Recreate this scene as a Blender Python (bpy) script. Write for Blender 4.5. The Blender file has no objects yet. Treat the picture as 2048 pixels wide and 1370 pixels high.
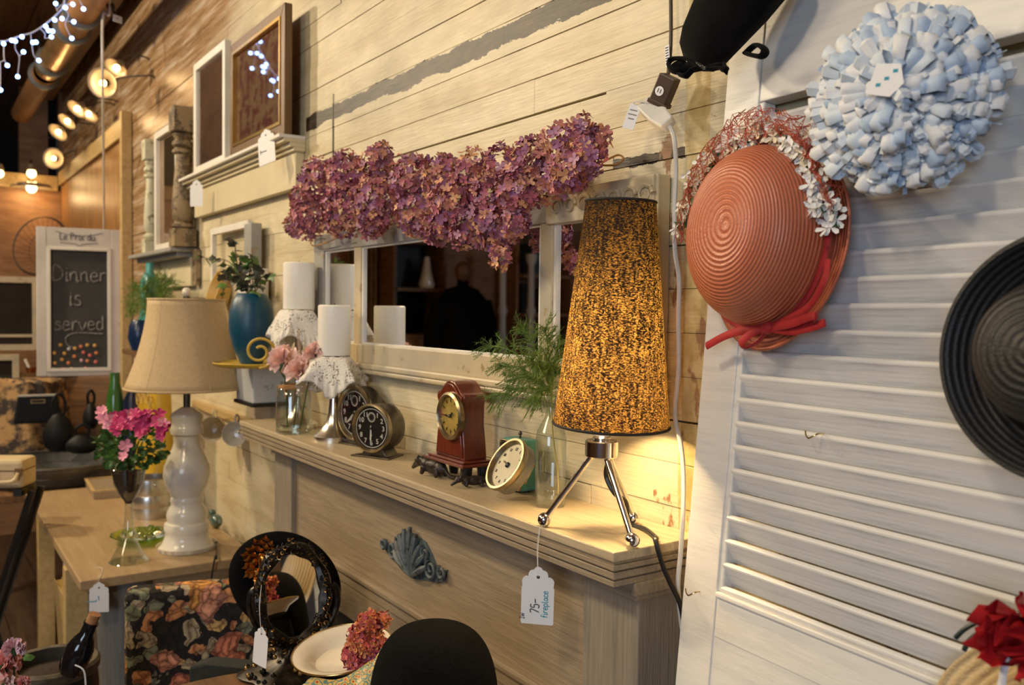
import bpy, math, random
from mathutils import Matrix, Vector
R = math.radians
rnd = random.Random(7)
SC = bpy.context.scene
COL = SC.collection

# ------------------------------------------------------------------ camera
D, ZC, FPX = .88, 1.55, 1760.
YAW, PIT, ROL = R(34.4), R(2.05), R(-.7)
_f = Vector((-math.cos(YAW)*math.cos(PIT), math.sin(YAW)*math.cos(PIT), -math.sin(PIT)))
_r = Vector((math.sin(YAW), math.cos(YAW), 0))
_u = _r.cross(_f)
_r, _u = _r*math.cos(ROL) - _u*math.sin(ROL), _r*math.sin(ROL) + _u*math.cos(ROL)
CAM = Vector((0, -D, ZC))
cam = bpy.data.cameras.new('camera'); camo = bpy.data.objects.new('camera', cam); COL.objects.link(camo)
m = Matrix.Identity(4)
for i in range(3):
    m[i][0], m[i][1], m[i][2], m[i][3] = _r[i], _u[i], -_f[i], CAM[i]
camo.matrix_world = m
cam.sensor_width = 36; cam.lens = 36*FPX/2048; cam.clip_start = .02
cam.dof.use_dof = True; cam.dof.focus_distance = 1.22; cam.dof.aperture_fstop = 6.5
SC.camera = camo

def ray(px, py): return _f + _r*((px-1024)/FPX) + _u*((685-py)/FPX)
def P(px, py, x=None, y=None, z=None, t=None):
    """the point of the room seen at a pixel, on a given plane or at a given depth"""
    d = ray(px, py)
    if x is not None: k = (x-CAM.x)/d.x
    elif y is not None: k = (y-CAM.y)/d.y
    elif z is not None: k = (z-CAM.z)/d.z
    else: k = t
    return CAM + d*k
def MPP(p): return (Vector(p)-CAM).dot(_f)/FPX

# ------------------------------------------------------------------ world, lights, exposure
SC.view_settings.view_transform = 'Standard'; SC.view_settings.look = 'None'
SC.view_settings.gamma = 1; SC.view_settings.use_curve_mapping = False
SC.view_settings.exposure = 0.2
w = bpy.data.worlds.new('world'); SC.world = w; w.use_nodes = True
w.node_tree.nodes['Background'].inputs[0].default_value = (.55, .6, .8, 1)
w.node_tree.nodes['Background'].inputs[1].default_value = .05
def area(name, loc, aim, size, power, col, sy=None):
    l = bpy.data.lights.new(name, 'AREA'); l.energy = power; l.color = col; l.size = size
    if sy: l.shape = 'RECTANGLE'; l.size_y = sy
    o = bpy.data.objects.new(name, l); COL.objects.link(o); o.location = loc
    o.rotation_euler = (Vector(aim)-Vector(loc)).to_track_quat('-Z', 'Y').to_euler()
    return o
WARM = (1, .80, .53)
area('ceiling_spot_key', (-3.0, -1.75, 2.95), (-1.6, 0, 1.3), .16, 25, WARM)
area('ceiling_spot_near', (-.3, -1.9, 2.95), (-.9, 0, 1.4), .2, 13, (1, .82, .58))
area('ceiling_spot_far', (-4.6, -1.9, 2.95), (-3.6, -.3, .9), .2, 44, WARM)
area('added_warm_fill', (-1.6, -2.7, 3.1), (-1.2, -.2, 1.2), 1.1, 38, (1, .80, .52))  # unseen soft area light, added to fill the wall from the front
area('shop_window_daylight', (1.9, -3.9, 2.0), (-.9, 0, 1.4), 1.8, 56, (.66, .80, 1), 1.5)

# ------------------------------------------------------------------ materials
def _nt(name):
    mt = bpy.data.materials.new(name); mt.use_nodes = True
    nt = mt.node_tree; b = nt.nodes['Principled BSDF']
    return mt, nt, b
def N(nt, typ, **kw):
    n = nt.nodes.new(typ)
    for k, v in kw.items():
        if k in n.inputs: n.inputs[k].default_value = v
        else: setattr(n, k, v)
    return n
def c4(c): return (c[0], c[1], c[2], 1)
def pm(name, col, rough=.5, metal=0, col2=None, scale=12, detail=5, lo=.35, hi=.65, bump=0, bscale=None, stretch=None, spec=None, sheen=0, coat=0, world=False, emit=None, estr=0, sub=0, trans=0, ior=1.45, alpha=None):
    mt, nt, b = _nt(name)
    b.inputs['Base Color'].default_value = c4(col); b.inputs['Roughness'].default_value = rough; b.inputs['Metallic'].default_value = metal
    if spec is not None: b.inputs['Specular IOR Level'].default_value = spec
    if sheen: b.inputs['Sheen Weight'].default_value = sheen
    if coat: b.inputs['Coat Weight'].default_value = coat; b.inputs['Coat Roughness'].default_value = .12
    if trans: b.inputs['Transmission Weight'].default_value = trans; b.inputs['IOR'].default_value = ior
    if sub: b.inputs['Subsurface Weight'].default_value = sub; b.inputs['Subsurface Radius'].default_value = (.02, .012, .008); b.inputs['Subsurface Scale'].default_value = .3
    if emit: b.inputs['Emission Color'].default_value = c4(emit); b.inputs['Emission Strength'].default_value = estr
    if world: src = N(nt, 'ShaderNodeNewGeometry').outputs['Position']
    else: src = N(nt, 'ShaderNodeTexCoord').outputs['Object']
    if stretch:
        mp = N(nt, 'ShaderNodeMapping'); mp.inputs['Scale'].default_value = stretch; nt.links.new(src, mp.inputs['Vector']); src = mp.outputs['Vector']
    if col2 is None: col2 = tuple(c*.82 for c in col)
    nz = N(nt, 'ShaderNodeTexNoise', Scale=scale, Detail=detail, Roughness=.6); nt.links.new(src, nz.inputs['Vector'])
    rp = N(nt, 'ShaderNodeValToRGB'); rp.color_ramp.elements[0].position = lo; rp.color_ramp.elements[1].position = hi
    rp.color_ramp.elements[0].color = c4(col2); rp.color_ramp.elements[1].color = c4(col)
    nt.links.new(nz.outputs['Fac'], rp.inputs['Fac']); nt.links.new(rp.outputs['Color'], b.inputs['Base Color'])
    if bump:
        n2 = N(nt, 'ShaderNodeTexNoise', Scale=bscale or scale*3, Detail=3); nt.links.new(src, n2.inputs['Vector'])
        bp = N(nt, 'ShaderNodeBump', Strength=min(1, bump), Distance=.002); nt.links.new(n2.outputs['Fac'], bp.inputs['Height']); nt.links.new(bp.outputs['Normal'], b.inputs['Normal'])
    return mt
def wood(name, col, col2, axis=0, scale=7, rough=.5, bump=.25, world=False, coat=0, k=14):
    st = [k, k, k]; st[axis] = 1
    return pm(name, col, rough, col2=col2, scale=scale, detail=7, lo=.3, hi=.72, bump=bump, bscale=scale*2.5, stretch=tuple(st), world=world, coat=coat)
def worn(name, paint, under, rough=.5, scale=25, amount=.42, bump=.25, grey=None):
    """painted wood with chips showing the under colour"""
    mt, nt, b = _nt(name); b.inputs['Roughness'].default_value = rough
    src = N(nt, 'ShaderNodeTexCoord').outputs['Object']
    n1 = N(nt, 'ShaderNodeTexNoise', Scale=scale, Detail=8, Roughness=.7); nt.links.new(src, n1.inputs['Vector'])
    n2 = N(nt, 'ShaderNodeTexNoise', Scale=scale*.25, Detail=4); nt.links.new(src, n2.inputs['Vector'])
    r0 = N(nt, 'ShaderNodeValToRGB'); r0.color_ramp.elements[0].color = c4(grey or tuple(c*.8 for c in paint)); r0.color_ramp.elements[1].color = c4(paint)
    r0.color_ramp.elements[0].position = .35; r0.color_ramp.elements[1].position = .6
    nt.links.new(n2.outputs['Fac'], r0.inputs['Fac'])
    r1 = N(nt, 'ShaderNodeValToRGB'); r1.color_ramp.elements[0].position = amount-.05; r1.color_ramp.elements[1].position = amount
    r1.color_ramp.elements[0].color = (1, 1, 1, 1); r1.color_ramp.elements[1].color = (0, 0, 0, 1)
    nt.links.new(n1.outputs['Fac'], r1.inputs['Fac'])
    mx = N(nt, 'ShaderNodeMixRGB'); nt.links.new(r1.outputs['Color'], mx.inputs['Fac']); nt.links.new(r0.outputs['Color'], mx.inputs['Color1']); mx.inputs['Color2'].default_value = c4(under)
    nt.links.new(mx.outputs['Color'], b.inputs['Base Color'])
    bp = N(nt, 'ShaderNodeBump', Strength=bump, Distance=.002); nt.links.new(n1.outputs['Fac'], bp.inputs['Height']); nt.links.new(bp.outputs['Normal'], b.inputs['Normal'])
    return mt
def glow(name, col, strength):
    mt, nt, b = _nt(name); b.inputs['Base Color'].default_value = c4(col)
    b.inputs['Emission Color'].default_value = c4(col); b.inputs['Emission Strength'].default_value = strength
    return mt
def glass(name, col=(1, 1, 1), rough=0., thin=True, fac=.12, frost=0):
    """thin clear glass: mostly see-through with a fresnel reflection"""
    mt, nt, b = _nt(name)
    if not thin:
        b.inputs['Base Color'].default_value = c4(col); b.inputs['Transmission Weight'].default_value = 1; b.inputs['Roughness'].default_value = rough; b.inputs['IOR'].default_value = 1.48
        return mt
    out = nt.nodes['Material Output']
    tr = N(nt, 'ShaderNodeBsdfTransparent', Color=c4(col)); gl = N(nt, 'ShaderNodeBsdfGlossy', Roughness=max(rough, .02))
    lw = N(nt, 'ShaderNodeLayerWeight', Blend=.25)
    mm = N(nt, 'ShaderNodeMath', operation='MULTIPLY_ADD'); mm.inputs[1].default_value = .75; mm.inputs[2].default_value = fac*.4
    nt.links.new(lw.outputs['Facing'], mm.inputs[0])
    mx = N(nt, 'ShaderNodeMixShader'); nt.links.new(mm.outputs[0], mx.inputs[0]); nt.links.new(tr.outputs[0], mx.inputs[1]); nt.links.new(gl.outputs[0], mx.inputs[2])
    nt.links.new(mx.outputs[0], out.inputs['Surface'])
    return mt

# painted boards of the big wall: cream paint, bare brown far left, peeled bands
def wall_paint():
    mt, nt, b = _nt('cream_board_paint'); b.inputs['Roughness'].default_value = .42
    L = nt.links.new
    pos = N(nt, 'ShaderNodeNewGeometry').outputs['Position']
    sx = N(nt, 'ShaderNodeSeparateXYZ'); L(pos, sx.inputs[0])
    def noise(scale, st=None, d=6, r=.6):
        src = pos
        if st:
            mp = N(nt, 'ShaderNodeMapping'); mp.inputs['Scale'].default_value = st; L(pos, mp.inputs['Vector']); src = mp.outputs[0]
        n = N(nt, 'ShaderNodeTexNoise', Scale=scale, Detail=d, Roughness=r); L(src, n.inputs['Vector']); return n.outputs['Fac']
    def math_(op, a, b2=None, c=None):
        n = N(nt, 'ShaderNodeMath', operation=op)
        for i, v in enumerate((a, b2, c)):
            if v is None: continue
            if isinstance(v, (int, float)): n.inputs[i].default_value = v
            else: L(v, n.inputs[i])
        return n.outputs[0]
    def ramp(fac, stops):
        n = N(nt, 'ShaderNodeValToRGB'); e = n.color_ramp.elements
        while len(e) < len(stops): e.new(.5)
        for i, (p, c) in enumerate(stops): e[i].position = p; e[i].color = c4(c) if not isinstance(c, (int, float)) else (c, c, c, 1)
        L(fac, n.inputs[0]); return n.outputs[0]
    def mix(fac, a, b2):
        n = N(nt, 'ShaderNodeMixRGB')
        for i, v in enumerate((fac, a, b2)):
            if isinstance(v, tuple): n.inputs[i].default_value = c4(v)
            elif isinstance(v, (int, float)): n.inputs[i].default_value = v
            else: L(v, n.inputs[i])
        return n.outputs[0]
    cream = ramp(noise(3, (1, 1, 5)), [(.32, (.60, .49, .285)), (.5, (.73, .63, .41)), (.72, (.79, .70, .49))])
    grain = ramp(noise(5, (2.5, 1, 60), 8), [(.38, .80), (.6, 1.0)])
    mg = N(nt, 'ShaderNodeMixRGB', blend_type='MULTIPLY'); mg.inputs[0].default_value = .8; L(cream, mg.inputs[1]); L(grain, mg.inputs[2]); cream = mg.outputs[0]
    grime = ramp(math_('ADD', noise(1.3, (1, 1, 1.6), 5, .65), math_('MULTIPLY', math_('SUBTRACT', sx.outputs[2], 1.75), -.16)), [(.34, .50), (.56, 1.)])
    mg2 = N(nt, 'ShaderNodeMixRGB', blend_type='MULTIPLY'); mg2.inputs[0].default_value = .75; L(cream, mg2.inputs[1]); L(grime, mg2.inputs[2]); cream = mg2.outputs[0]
    # small brown chips
    chips = ramp(noise(42, (1, 1, 1.6), 3), [(.70, 0.), (.735, 1.)])
    cream = mix(chips, cream, (.25, .15, .07))
    bare = ramp(noise(4, (.5, 1, 9), 9, .7), [(.32, (.12, .065, .03)), (.5, (.36, .22, .11)), (.66, (.62, .54, .44))])
    # bare wood towards the far end of the room
    e = math_('ADD', math_('SUBTRACT', sx.outputs[0], math_('MULTIPLY', math_('SUBTRACT', sx.outputs[2], 1.9), .75)), math_('MULTIPLY', noise(2.2, (1, 1, 2), 6), .9))
    bz = N(nt, 'ShaderNodeMapRange'); bz.inputs['From Min'].default_value = -2.78; bz.inputs['From Max'].default_value = -3.2; L(e, bz.inputs[0])
    colr = mix(bz.outputs[0], cream, bare)
    # dark peeled bands that follow two board joints
    def band(z0, half, x0, x1, amp):
        wob = math_('MULTIPLY', math_('SUBTRACT', noise(9, (1, 1, 3), 6, .7), .5), amp)
        dz = math_('ABSOLUTE', math_('ADD', math_('SUBTRACT', sx.outputs[2], z0), wob))
        mz = math_('LESS_THAN', dz, half)
        mx = math_('MULTIPLY', math_('GREATER_THAN', sx.outputs[0], x0), math_('LESS_THAN', sx.outputs[0], x1))
        return math_('MULTIPLY', mz, mx)
    dark = ramp(noise(14, (1, 1, 4), 6), [(.42, (.014, .010, .007)), (.6, (.05, .03, .017)), (.75, (.13, .085, .05))])
    colr = mix(band(2.041, .018, -2.27, .3, .045), colr, dark)
    colr = mix(band(1.772, .007, -1.02, -.87, .03), colr, dark)
    colr = mix(band(2.0, .09, -2.0935, -2.083, .05), colr, (.06, .045, .035))
    # ochre strip where a door casing once stood
    och = math_('MULTIPLY', math_('GREATER_THAN', math_('ADD', sx.outputs[0], math_('MULTIPLY', noise(8), .03)), -.855), math_('LESS_THAN', sx.outputs[0], -.825))
    colr = mix(och, colr, mix(ramp(noise(30), [(.4, 0.), (.6, 1.)]), (.42, .31, .12), (.55, .44, .22)))
    rust = math_('MULTIPLY', ramp(noise(23, (1, 1, .5), 5), [(.56, 0.), (.6, 1.)]), math_('GREATER_THAN', sx.outputs[0], -.92))
    colr = mix(math_('MULTIPLY', rust, math_('LESS_THAN', sx.outputs[2], 1.8)), colr, (.28, .15, .07))
    L(colr, b.inputs['Base Color'])
    rr = N(nt, 'ShaderNodeMapRange'); rr.inputs['To Min'].default_value = .45; rr.inputs['To Max'].default_value = .26; L(bz.outputs[0], rr.inputs[0]); L(rr.outputs[0], b.inputs['Roughness'])
    bp = N(nt, 'ShaderNodeBump', Strength=.35, Distance=.002); L(noise(6, (2, 1, 40), 8), bp.inputs['Height']); L(bp.outputs[0], b.inputs['Normal'])
    return mt

# ------------------------------------------------------------------ mesh helpers
def rot_to(v, up=(0, 0, 1)):
    """matrix whose local +Z points along v"""
    return Vector(v).to_track_quat('Z', 'Y').to_matrix().to_4x4()
def T(x, y=0, z=0):
    return Matrix.Translation(x if not isinstance(x, (int, float)) else (x, y, z))
def RX(a): return Matrix.Rotation(R(a), 4, 'X')
def RY(a): return Matrix.Rotation(R(a), 4, 'Y')
def RZ(a): return Matrix.Rotation(R(a), 4, 'Z')
def SCL(x, y, z): return Matrix.Diagonal((x, y, z, 1))
class MB:
    def __init__(s): s.v = []; s.f = []
    def add(s, vs, fs, M=None):
        o = len(s.v)
        s.v += [(M @ Vector(v)) if M is not None else Vector(v) for v in vs]
        s.f += [[i+o for i in f] for f in fs]; return s
    def box(s, x0, x1, y0, y1, z0, z1, M=None):
        return s.add([(x0, y0, z0), (x1, y0, z0), (x1, y1, z0), (x0, y1, z0), (x0, y0, z1), (x1, y0, z1), (x1, y1, z1), (x0, y1, z1)],
                     [(0, 3, 2, 1), (4, 5, 6, 7), (0, 1, 5, 4), (1, 2, 6, 5), (2, 3, 7, 6), (3, 0, 4, 7)], M)
    def cbox(s, c, sz, M=None):
        return s.box(c[0]-sz[0]/2, c[0]+sz[0]/2, c[1]-sz[1]/2, c[1]+sz[1]/2, c[2]-sz[2]/2, c[2]+sz[2]/2, M)
    def lathe(s, prof, n=32, M=None, rf=None):
        vs = []; fs = []; k = len(prof)
        for i in range(n):
            a = 2*math.pi*i/n
            for j, (r, z) in enumerate(prof):
                q = r*(rf(a, j/(k-1)) if rf else 1)
                vs.append((q*math.cos(a), q*math.sin(a), z))
        for i in range(n):
            for j in range(k-1):
                a, b = i*k+j, ((i+1) % n)*k+j
                fs.append((a, b, b+1, a+1))
        return s.add(vs, [f for f in fs if f], M)
    def solid(s, prof, n=32, M=None, rf=None):
        """lathe closed at both ends"""
        p = list(prof)
        if p[0][0] > 1e-6: p = [(1e-6, p[0][1])] + p
        if p[-1][0] > 1e-6: p = p + [(1e-6, p[-1][1])]
        return s.lathe(p, n, M, rf)
    def tube(s, pts, r, n=8, closed=False, flat=None, M=None):
        pts = [Vector(p) for p in pts]; k = len(pts); vs = []; fs = []
        rr = r if isinstance(r, (list, tuple)) else [r]*k
        prev = None
        for i, p in enumerate(pts):
            if closed: t = pts[(i+1) % k]-pts[i-1]
            else: t = pts[min(i+1, k-1)]-pts[max(i-1, 0)]
            t.normalize()
            if prev is None:
                a = Vector((0, 0, 1)) if abs(t.z) < .9 else Vector((1, 0, 0)); nrm = t.cross(a).normalized()
            else: nrm = (prev - t*prev.dot(t)).normalized()
            prev = nrm; bn = t.cross(nrm)
            for j in range(n):
                a = 2*math.pi*j/n
                vs.append(p + (nrm*math.cos(a) + bn*math.sin(a)*(flat or 1))*rr[i])
        for i in range(k if closed else k-1):
            for j in range(n):
                a = i*n+j; b = i*n+(j+1) % n; c = ((i+1) % k)*n+(j+1) % n; d = ((i+1) % k)*n+j
                fs.append((a, b, c, d))
        if not closed:
            fs.append(list(range(n))[::-1]); fs.append([(k-1)*n+j for j in range(n)])
        return s.add(vs, fs, M)
    def ball(s, c, r, n=16, m_=10, sc=(1, 1, 1), M=None):
        prof = [(math.sin(math.pi*j/m_)*r, -math.cos(math.pi*j/m_)*r) for j in range(m_+1)]
        prof[0] = (1e-6, -r); prof[-1] = (1e-6, r)
        MM = T(Vector(c)) @ SCL(*sc)
        if M is not None: MM = M @ MM
        return s.lathe(prof, n, MM)
    def prism(s, poly, z0, z1, M=None):
        k = len(poly)
        vs = [(x, y, z0) for x, y in poly]+[(x, y, z1) for x, y in poly]
        fs = [list(range(k))[::-1], list(range(k, 2*k))]+[(i, (i+1) % k, k+(i+1) % k, k+i) for i in range(k)]
        return s.add(vs, fs, M)
    def grid(s, fn, nu, nv, M=None, cu=False):
        vs = [fn(i/(nu if cu else nu-1), j/(nv-1)) for i in range(nu) for j in range(nv)]
        fs = [(i*nv+j, ((i+1) % nu)*nv+j, ((i+1) % nu)*nv+j+1, i*nv+j+1) for i in range(nu if cu else nu-1) for j in range(nv-1)]
        return s.add(vs, fs, M)
    def frame(s, x0, x1, z0, z1, wd, y0, y1, M=None):
        """four mitred sides of a picture frame"""
        for a, b, c, d in (((x0, z0), (x1, z0), (x1-wd, z0+wd), (x0+wd, z0+wd)), ((x1, z0), (x1, z1), (x1-wd, z1-wd), (x1-wd, z0+wd)),
                           ((x1, z1), (x0, z1), (x0+wd, z1-wd), (x1-wd, z1-wd)), ((x0, z1), (x0, z0), (x0+wd, z0+wd), (x0+wd, z1-wd))):
            q = [a, b, c, d]
            s.add([(x, y0, z) for x, z in q]+[(x, y1, z) for x, z in q], [(0, 1, 2, 3), (7, 6, 5, 4), (0, 4, 5, 1), (1, 5, 6, 2), (2, 6, 7, 3), (3, 7, 4, 0)], M)
        return s
def wm(o):
    mtx = o.matrix_basis.copy(); p = o.parent
    while p: mtx = p.matrix_basis @ mtx; p = p.parent
    return mtx
def build(mb, name, mat, parent=None, world=False, smooth=True, ang=40, bevel=0, solid=0, sub=0, kind=None, label=None):
    me = bpy.data.meshes.new(name)
    vs = mb.v; org = Vector((0, 0, 0))
    if parent is None:
        lo = [min(v[i] for v in vs) for i in range(3)]; hi = [max(v[i] for v in vs) for i in range(3)]
        org = Vector(((lo[0]+hi[0])/2, (lo[1]+hi[1])/2, lo[2])); vs = [Vector(v)-org for v in vs]
    elif world:
        iv = wm(parent).inverted(); vs = [iv @ Vector(v) for v in vs]
    me.from_pydata([tuple(v) for v in vs], [], mb.f); me.update()
    if mat: me.materials.append(mat)
    o = bpy.data.objects.new(name, me); COL.objects.link(o); o.location = org
    if parent is not None: o.parent = parent; o.location = (0, 0, 0)
    if smooth:
        me.polygons.foreach_set('use_smooth', [True]*len(me.polygons))
        try: me.set_sharp_from_angle(angle=R(ang))
        except Exception: pass
    if solid:
        md = o.modifiers.new('thick', 'SOLIDIFY'); md.thickness = solid; md.offset = 0
    if bevel:
        md = o.modifiers.new('edge', 'BEVEL'); md.width = bevel; md.segments = 2; md.limit_method = 'ANGLE'; md.angle_limit = R(40)
    if sub:
        md = o.modifiers.new('sub', 'SUBSURF'); md.levels = sub; md.render_levels = sub
    if kind: o['kind'] = kind
    if label: o['label'] = label
    return o
def ring(o, vals):
    a = o.data.attributes.new('ring', 'FLOAT', 'POINT'); a.data.foreach_set('value', vals); return o
def arcl(prof, n):
    out = [0.]
    for (r0, z0), (r1, z1) in zip(prof, prof[1:]): out.append(out[-1]+math.hypot(r1-r0, z1-z0))
    return out*n
def bx(name, mat, parent, *a, **k): return build(MB().box(*a), name, mat, parent, smooth=False, **k)
def tag(o, label, cat, group=None):
    o['label'] = label; o['category'] = cat
    if group: o['group'] = group
    return o
def thing(name, label, cat, loc=(0, 0, 0), rz=0, group=None, M=None):
    o = bpy.data.objects.new(name, None); COL.objects.link(o); o.empty_display_size = .02
    if M is not None: o.matrix_basis = M
    else: o.location = loc; o.rotation_euler = (0, 0, R(rz))
    return tag(o, label, cat, group)
def copy_part(src, parent, M=None):
    c = src.copy(); COL.objects.link(c); c.parent = parent
    if M is not None: c.matrix_basis = M
    return c
def struct(mb, name, mat, parent=None, **k):
    k.setdefault('smooth', False)
    return build(mb, name, mat, parent, kind='structure' if parent is None else None, **k)
def bez(pts, n=8):
    """smooth curve through points"""
    pts = [Vector(p) for p in pts]; out = []
    for i in range(len(pts)-1):
        p0 = pts[max(i-1, 0)]; p1 = pts[i]; p2 = pts[i+1]; p3 = pts[min(i+2, len(pts)-1)]
        for j in range(n):
            t = j/n
            out.append(.5*((2*p1)+(p2-p0)*t+(2*p0-5*p1+4*p2-p3)*t*t+(3*p1-p0-3*p2+p3)*t**3))
    out.append(pts[-1]); return out
def text_mb(s, size, M, ext=.0004, align='CENTER'):
    cu = bpy.data.curves.new('txt', 'FONT'); cu.body = s; cu.size = size; cu.align_x = align; cu.align_y = 'CENTER'; cu.extrude = ext; cu.resolution_u = 3
    o = bpy.data.objects.new('txt', cu); COL.objects.link(o)
    dg = bpy.context.evaluated_depsgraph_get(); me = bpy.data.meshes.new_from_object(o.evaluated_get(dg))
    mb = MB().add([v.co.copy() for v in me.vertices], [list(p.vertices) for p in me.polygons], M)
    bpy.data.objects.remove(o); bpy.data.curves.remove(cu); bpy.data.meshes.remove(me)
    return mb
# hand-written letters as strokes (x, y in letter units)
SF = {'D': (.75, [[(.1, 0), (.12, 1), (.5, .9), (.7, .5), (.5, .1), (.05, 0)]]), 'i': (.3, [[(.15, .6), (.15, 0), (.28, .05)], [(.15, .8), (.16, .84)]]),
      'n': (.62, [[(.08, .6), (.1, 0), (.12, .4), (.3, .6), (.45, .5), (.48, 0), (.6, .05)]]), 'e': (.55, [[(.05, .32), (.45, .36), (.4, .58), (.2, .6), (.05, .3), (.2, 0), (.5, .1)]]),
      'r': (.5, [[(.1, .6), (.12, 0), (.14, .4), (.3, .6), (.46, .55)]]), 's': (.5, [[(.42, .55), (.2, .6), (.1, .45), (.4, .25), (.38, .05), (.1, 0), (.05, .1)]]),
      'v': (.55, [[(.05, .6), (.25, 0), (.48, .6)]]), 'd': (.6, [[(.45, .5), (.2, .58), (.08, .25), (.25, 0), (.48, .2), (.5, 1), (.5, 0)]]),
      '7': (.6, [[(.05, 1), (.5, 1), (.15, 0)]]), '5': (.6, [[(.5, 1), (.15, 1), (.12, .6), (.4, .6), (.5, .3), (.35, 0), (.05, .08)]]), '-': (.6, [[(.05, .45), (.55, .5)]]),
      'f': (.45, [[(.45, .95), (.3, 1), (.2, .8), (.2, 0)], [(.05, .55), (.4, .57)]]), 'p': (.58, [[(.1, .6), (.1, -.35)], [(.1, .5), (.35, .6), (.5, .3), (.35, 0), (.1, .1)]]),
      'l': (.3, [[(.12, 1), (.12, .05), (.28, 0)]]), 'a': (.6, [[(.45, .5), (.2, .58), (.08, .25), (.25, 0), (.45, .2), (.47, .58), (.5, 0)]]), 'c': (.5, [[(.45, .5), (.2, .6), (.06, .3), (.2, 0), (.46, .08)]]),
      'I': (.5, [[(.25, 1), (.25, 0)], [(.05, 1), (.45, 1)], [(.05, 0), (.45, 0)]]), 'W': (.9, [[(.05, 1), (.22, 0), (.42, .7), (.6, 0), (.82, 1)]]), ' ': (.4, []),
      'T': (.6, [[(.02, 1), (.6, 1)], [(.3, 1), (.28, 0)]]), 'L': (.55, [[(.1, 1), (.1, 0), (.5, .05)]]), 'u': (.6, [[(.08, .6), (.12, .05), (.35, 0), (.46, .3), (.48, .6), (.5, 0)]]), 'o': (.55, [[(.3, .6), (.06, .3), (.28, 0), (.48, .3), (.3, .6)]]),
      'P': (.6, [[(.1, 0), (.1, 1), (.45, .95), (.5, .65), (.12, .5)]]), 'x': (.5, [[(.05, .6), (.45, 0)], [(.45, .6), (.05, 0)]]), 't': (.4, [[(.2, .95), (.2, .1), (.38, 0)], [(.03, .6), (.4, .62)]]), 'h': (.6, [[(.1, 1), (.1, 0), (.12, .4), (.3, .6), (.46, .5), (.48, 0)]])}
def scrawl(s, size, M, r, n=4, jit=0):
    mb = MB(); x = 0; tot = sum(SF[c][0] for c in s)*size
    for ch in s:
        wd, strokes = SF[ch]
        for st in strokes:
            pts = [((x+px*size-tot/2)+rnd.uniform(-jit, jit), py*size+rnd.uniform(-jit, jit), 0) for px, py in st]
            mb.tube(bez(pts, 4) if len(pts) > 2 else pts, r, n, M=M)
        x += wd*size
    return mb
def skin(name, verts, edges, radii, mat, parent, sub=2):
    me = bpy.data.meshes.new(name); me.from_pydata(verts, edges, []); me.update()
    o = bpy.data.objects.new(name, me); COL.objects.link(o)
    if parent is not None: o.parent = parent
    md = o.modifiers.new('skin', 'SKIN'); md.use_smooth_shade = True
    for i, sv in enumerate(me.skin_vertices[0].data):
        rr = radii[i]; sv.radius = rr if isinstance(rr, tuple) else (rr, rr); sv.use_root = (i == 0)
    md2 = o.modifiers.new('sub', 'SUBSURF'); md2.levels = sub; md2.render_levels = sub
    me.materials.append(mat)
    dg = bpy.context.evaluated_depsgraph_get(); ev = bpy.data.meshes.new_from_object(o.evaluated_get(dg))
    o.modifiers.clear(); o.data = ev; ev.name = name
    ev.polygons.foreach_set('use_smooth', [True]*len(ev.polygons))
    return o

# ------------------------------------------------------------------ palette
M = {}
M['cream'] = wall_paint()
M['dark'] = pm('dark_gap', (.03, .022, .016), .9)
M['plywood'] = pm('orange_plywood', (.42, .22, .075), .38, col2=(.26, .12, .035), scale=5, detail=8, stretch=(3, 3, 1), bump=.2)
M['plywood2'] = pm('pinkish_plywood', (.46, .25, .12), .5, col2=(.32, .16, .07), scale=4, detail=8, stretch=(1, 2, 8), bump=.2)
M['trimwood'] = wood('pale_trim_wood', (.62, .45, .2), (.45, .3, .12), 0, 4)
M['darkwood'] = wood('dark_ceiling_wood', (.26, .13, .052), (.10, .05, .022), 0, 4, .55)
M['floorwood'] = wood('dark_floor_wood', (.12, .07, .04), (.05, .03, .02), 0, 3, .5)
M['greywash'] = wood('grey_washed_oak', (.39, .30, .195), (.25, .19, .125), 0, 9, .45, .4, k=22)
M['greywashv'] = wood('grey_washed_oak_upright', (.34, .285, .21), (.23, .19, .14), 2, 9, .45, .4, k=22)
M['shelfwood'] = wood('pale_washed_shelf', (.56, .45, .29), (.42, .33, .2), 0, 8, .45, .3, k=16)
M['mirror'] = pm('silvered_glass', (.86, .86, .84), .015, 1, col2=(.84, .84, .82))
M['mframe'] = worn('worn_gilt_cream_paint', (.60, .49, .30), (.36, .26, .13), .4, 30, .40, .4, grey=(.42, .38, .3))
M['mgrey'] = worn('worn_grey_paint', (.34, .33, .31), (.30, .22, .13), .5, 26, .42, .4)
M['white'] = pm('white_paint', (.78, .75, .68), .45, col2=(.68, .64, .56), scale=6)
M['whitewood'] = pm('shutter_white', (.76, .74, .69), .38, col2=(.66, .65, .62), scale=5, detail=8, stretch=(2, 20, 20), lo=.3, hi=.55, bump=.15)
M['slat'] = pm('shutter_slat_white', (.72, .71, .69), .36, col2=(.42, .42, .44), scale=4, detail=9, stretch=(1.5, 14, 30), lo=.26, hi=.47, bump=.2)
M['chrome'] = pm('polished_chrome', (.88, .87, .85), .13, 1, col2=(.86, .85, .83))
M['brass'] = pm('brass', (.75, .55, .22), .25, 1)
M['gold'] = pm('gold_trim', (.8, .55, .2), .25, 1)
M['blackcord'] = pm('black_cord', (.02, .018, .016), .4)
M['whitecord'] = pm('white_cord', (.75, .72, .66), .4)
M['paper'] = pm('white_card', (.82, .82, .82), .6, col2=(.78, .78, .78))
M['ink'] = pm('dark_ink', (.03, .03, .05), .7)
M['inkblue'] = pm('teal_ink', (.03, .33, .45), .7)
M['string'] = pm('white_thread', (.75, .73, .68), .7)
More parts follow.
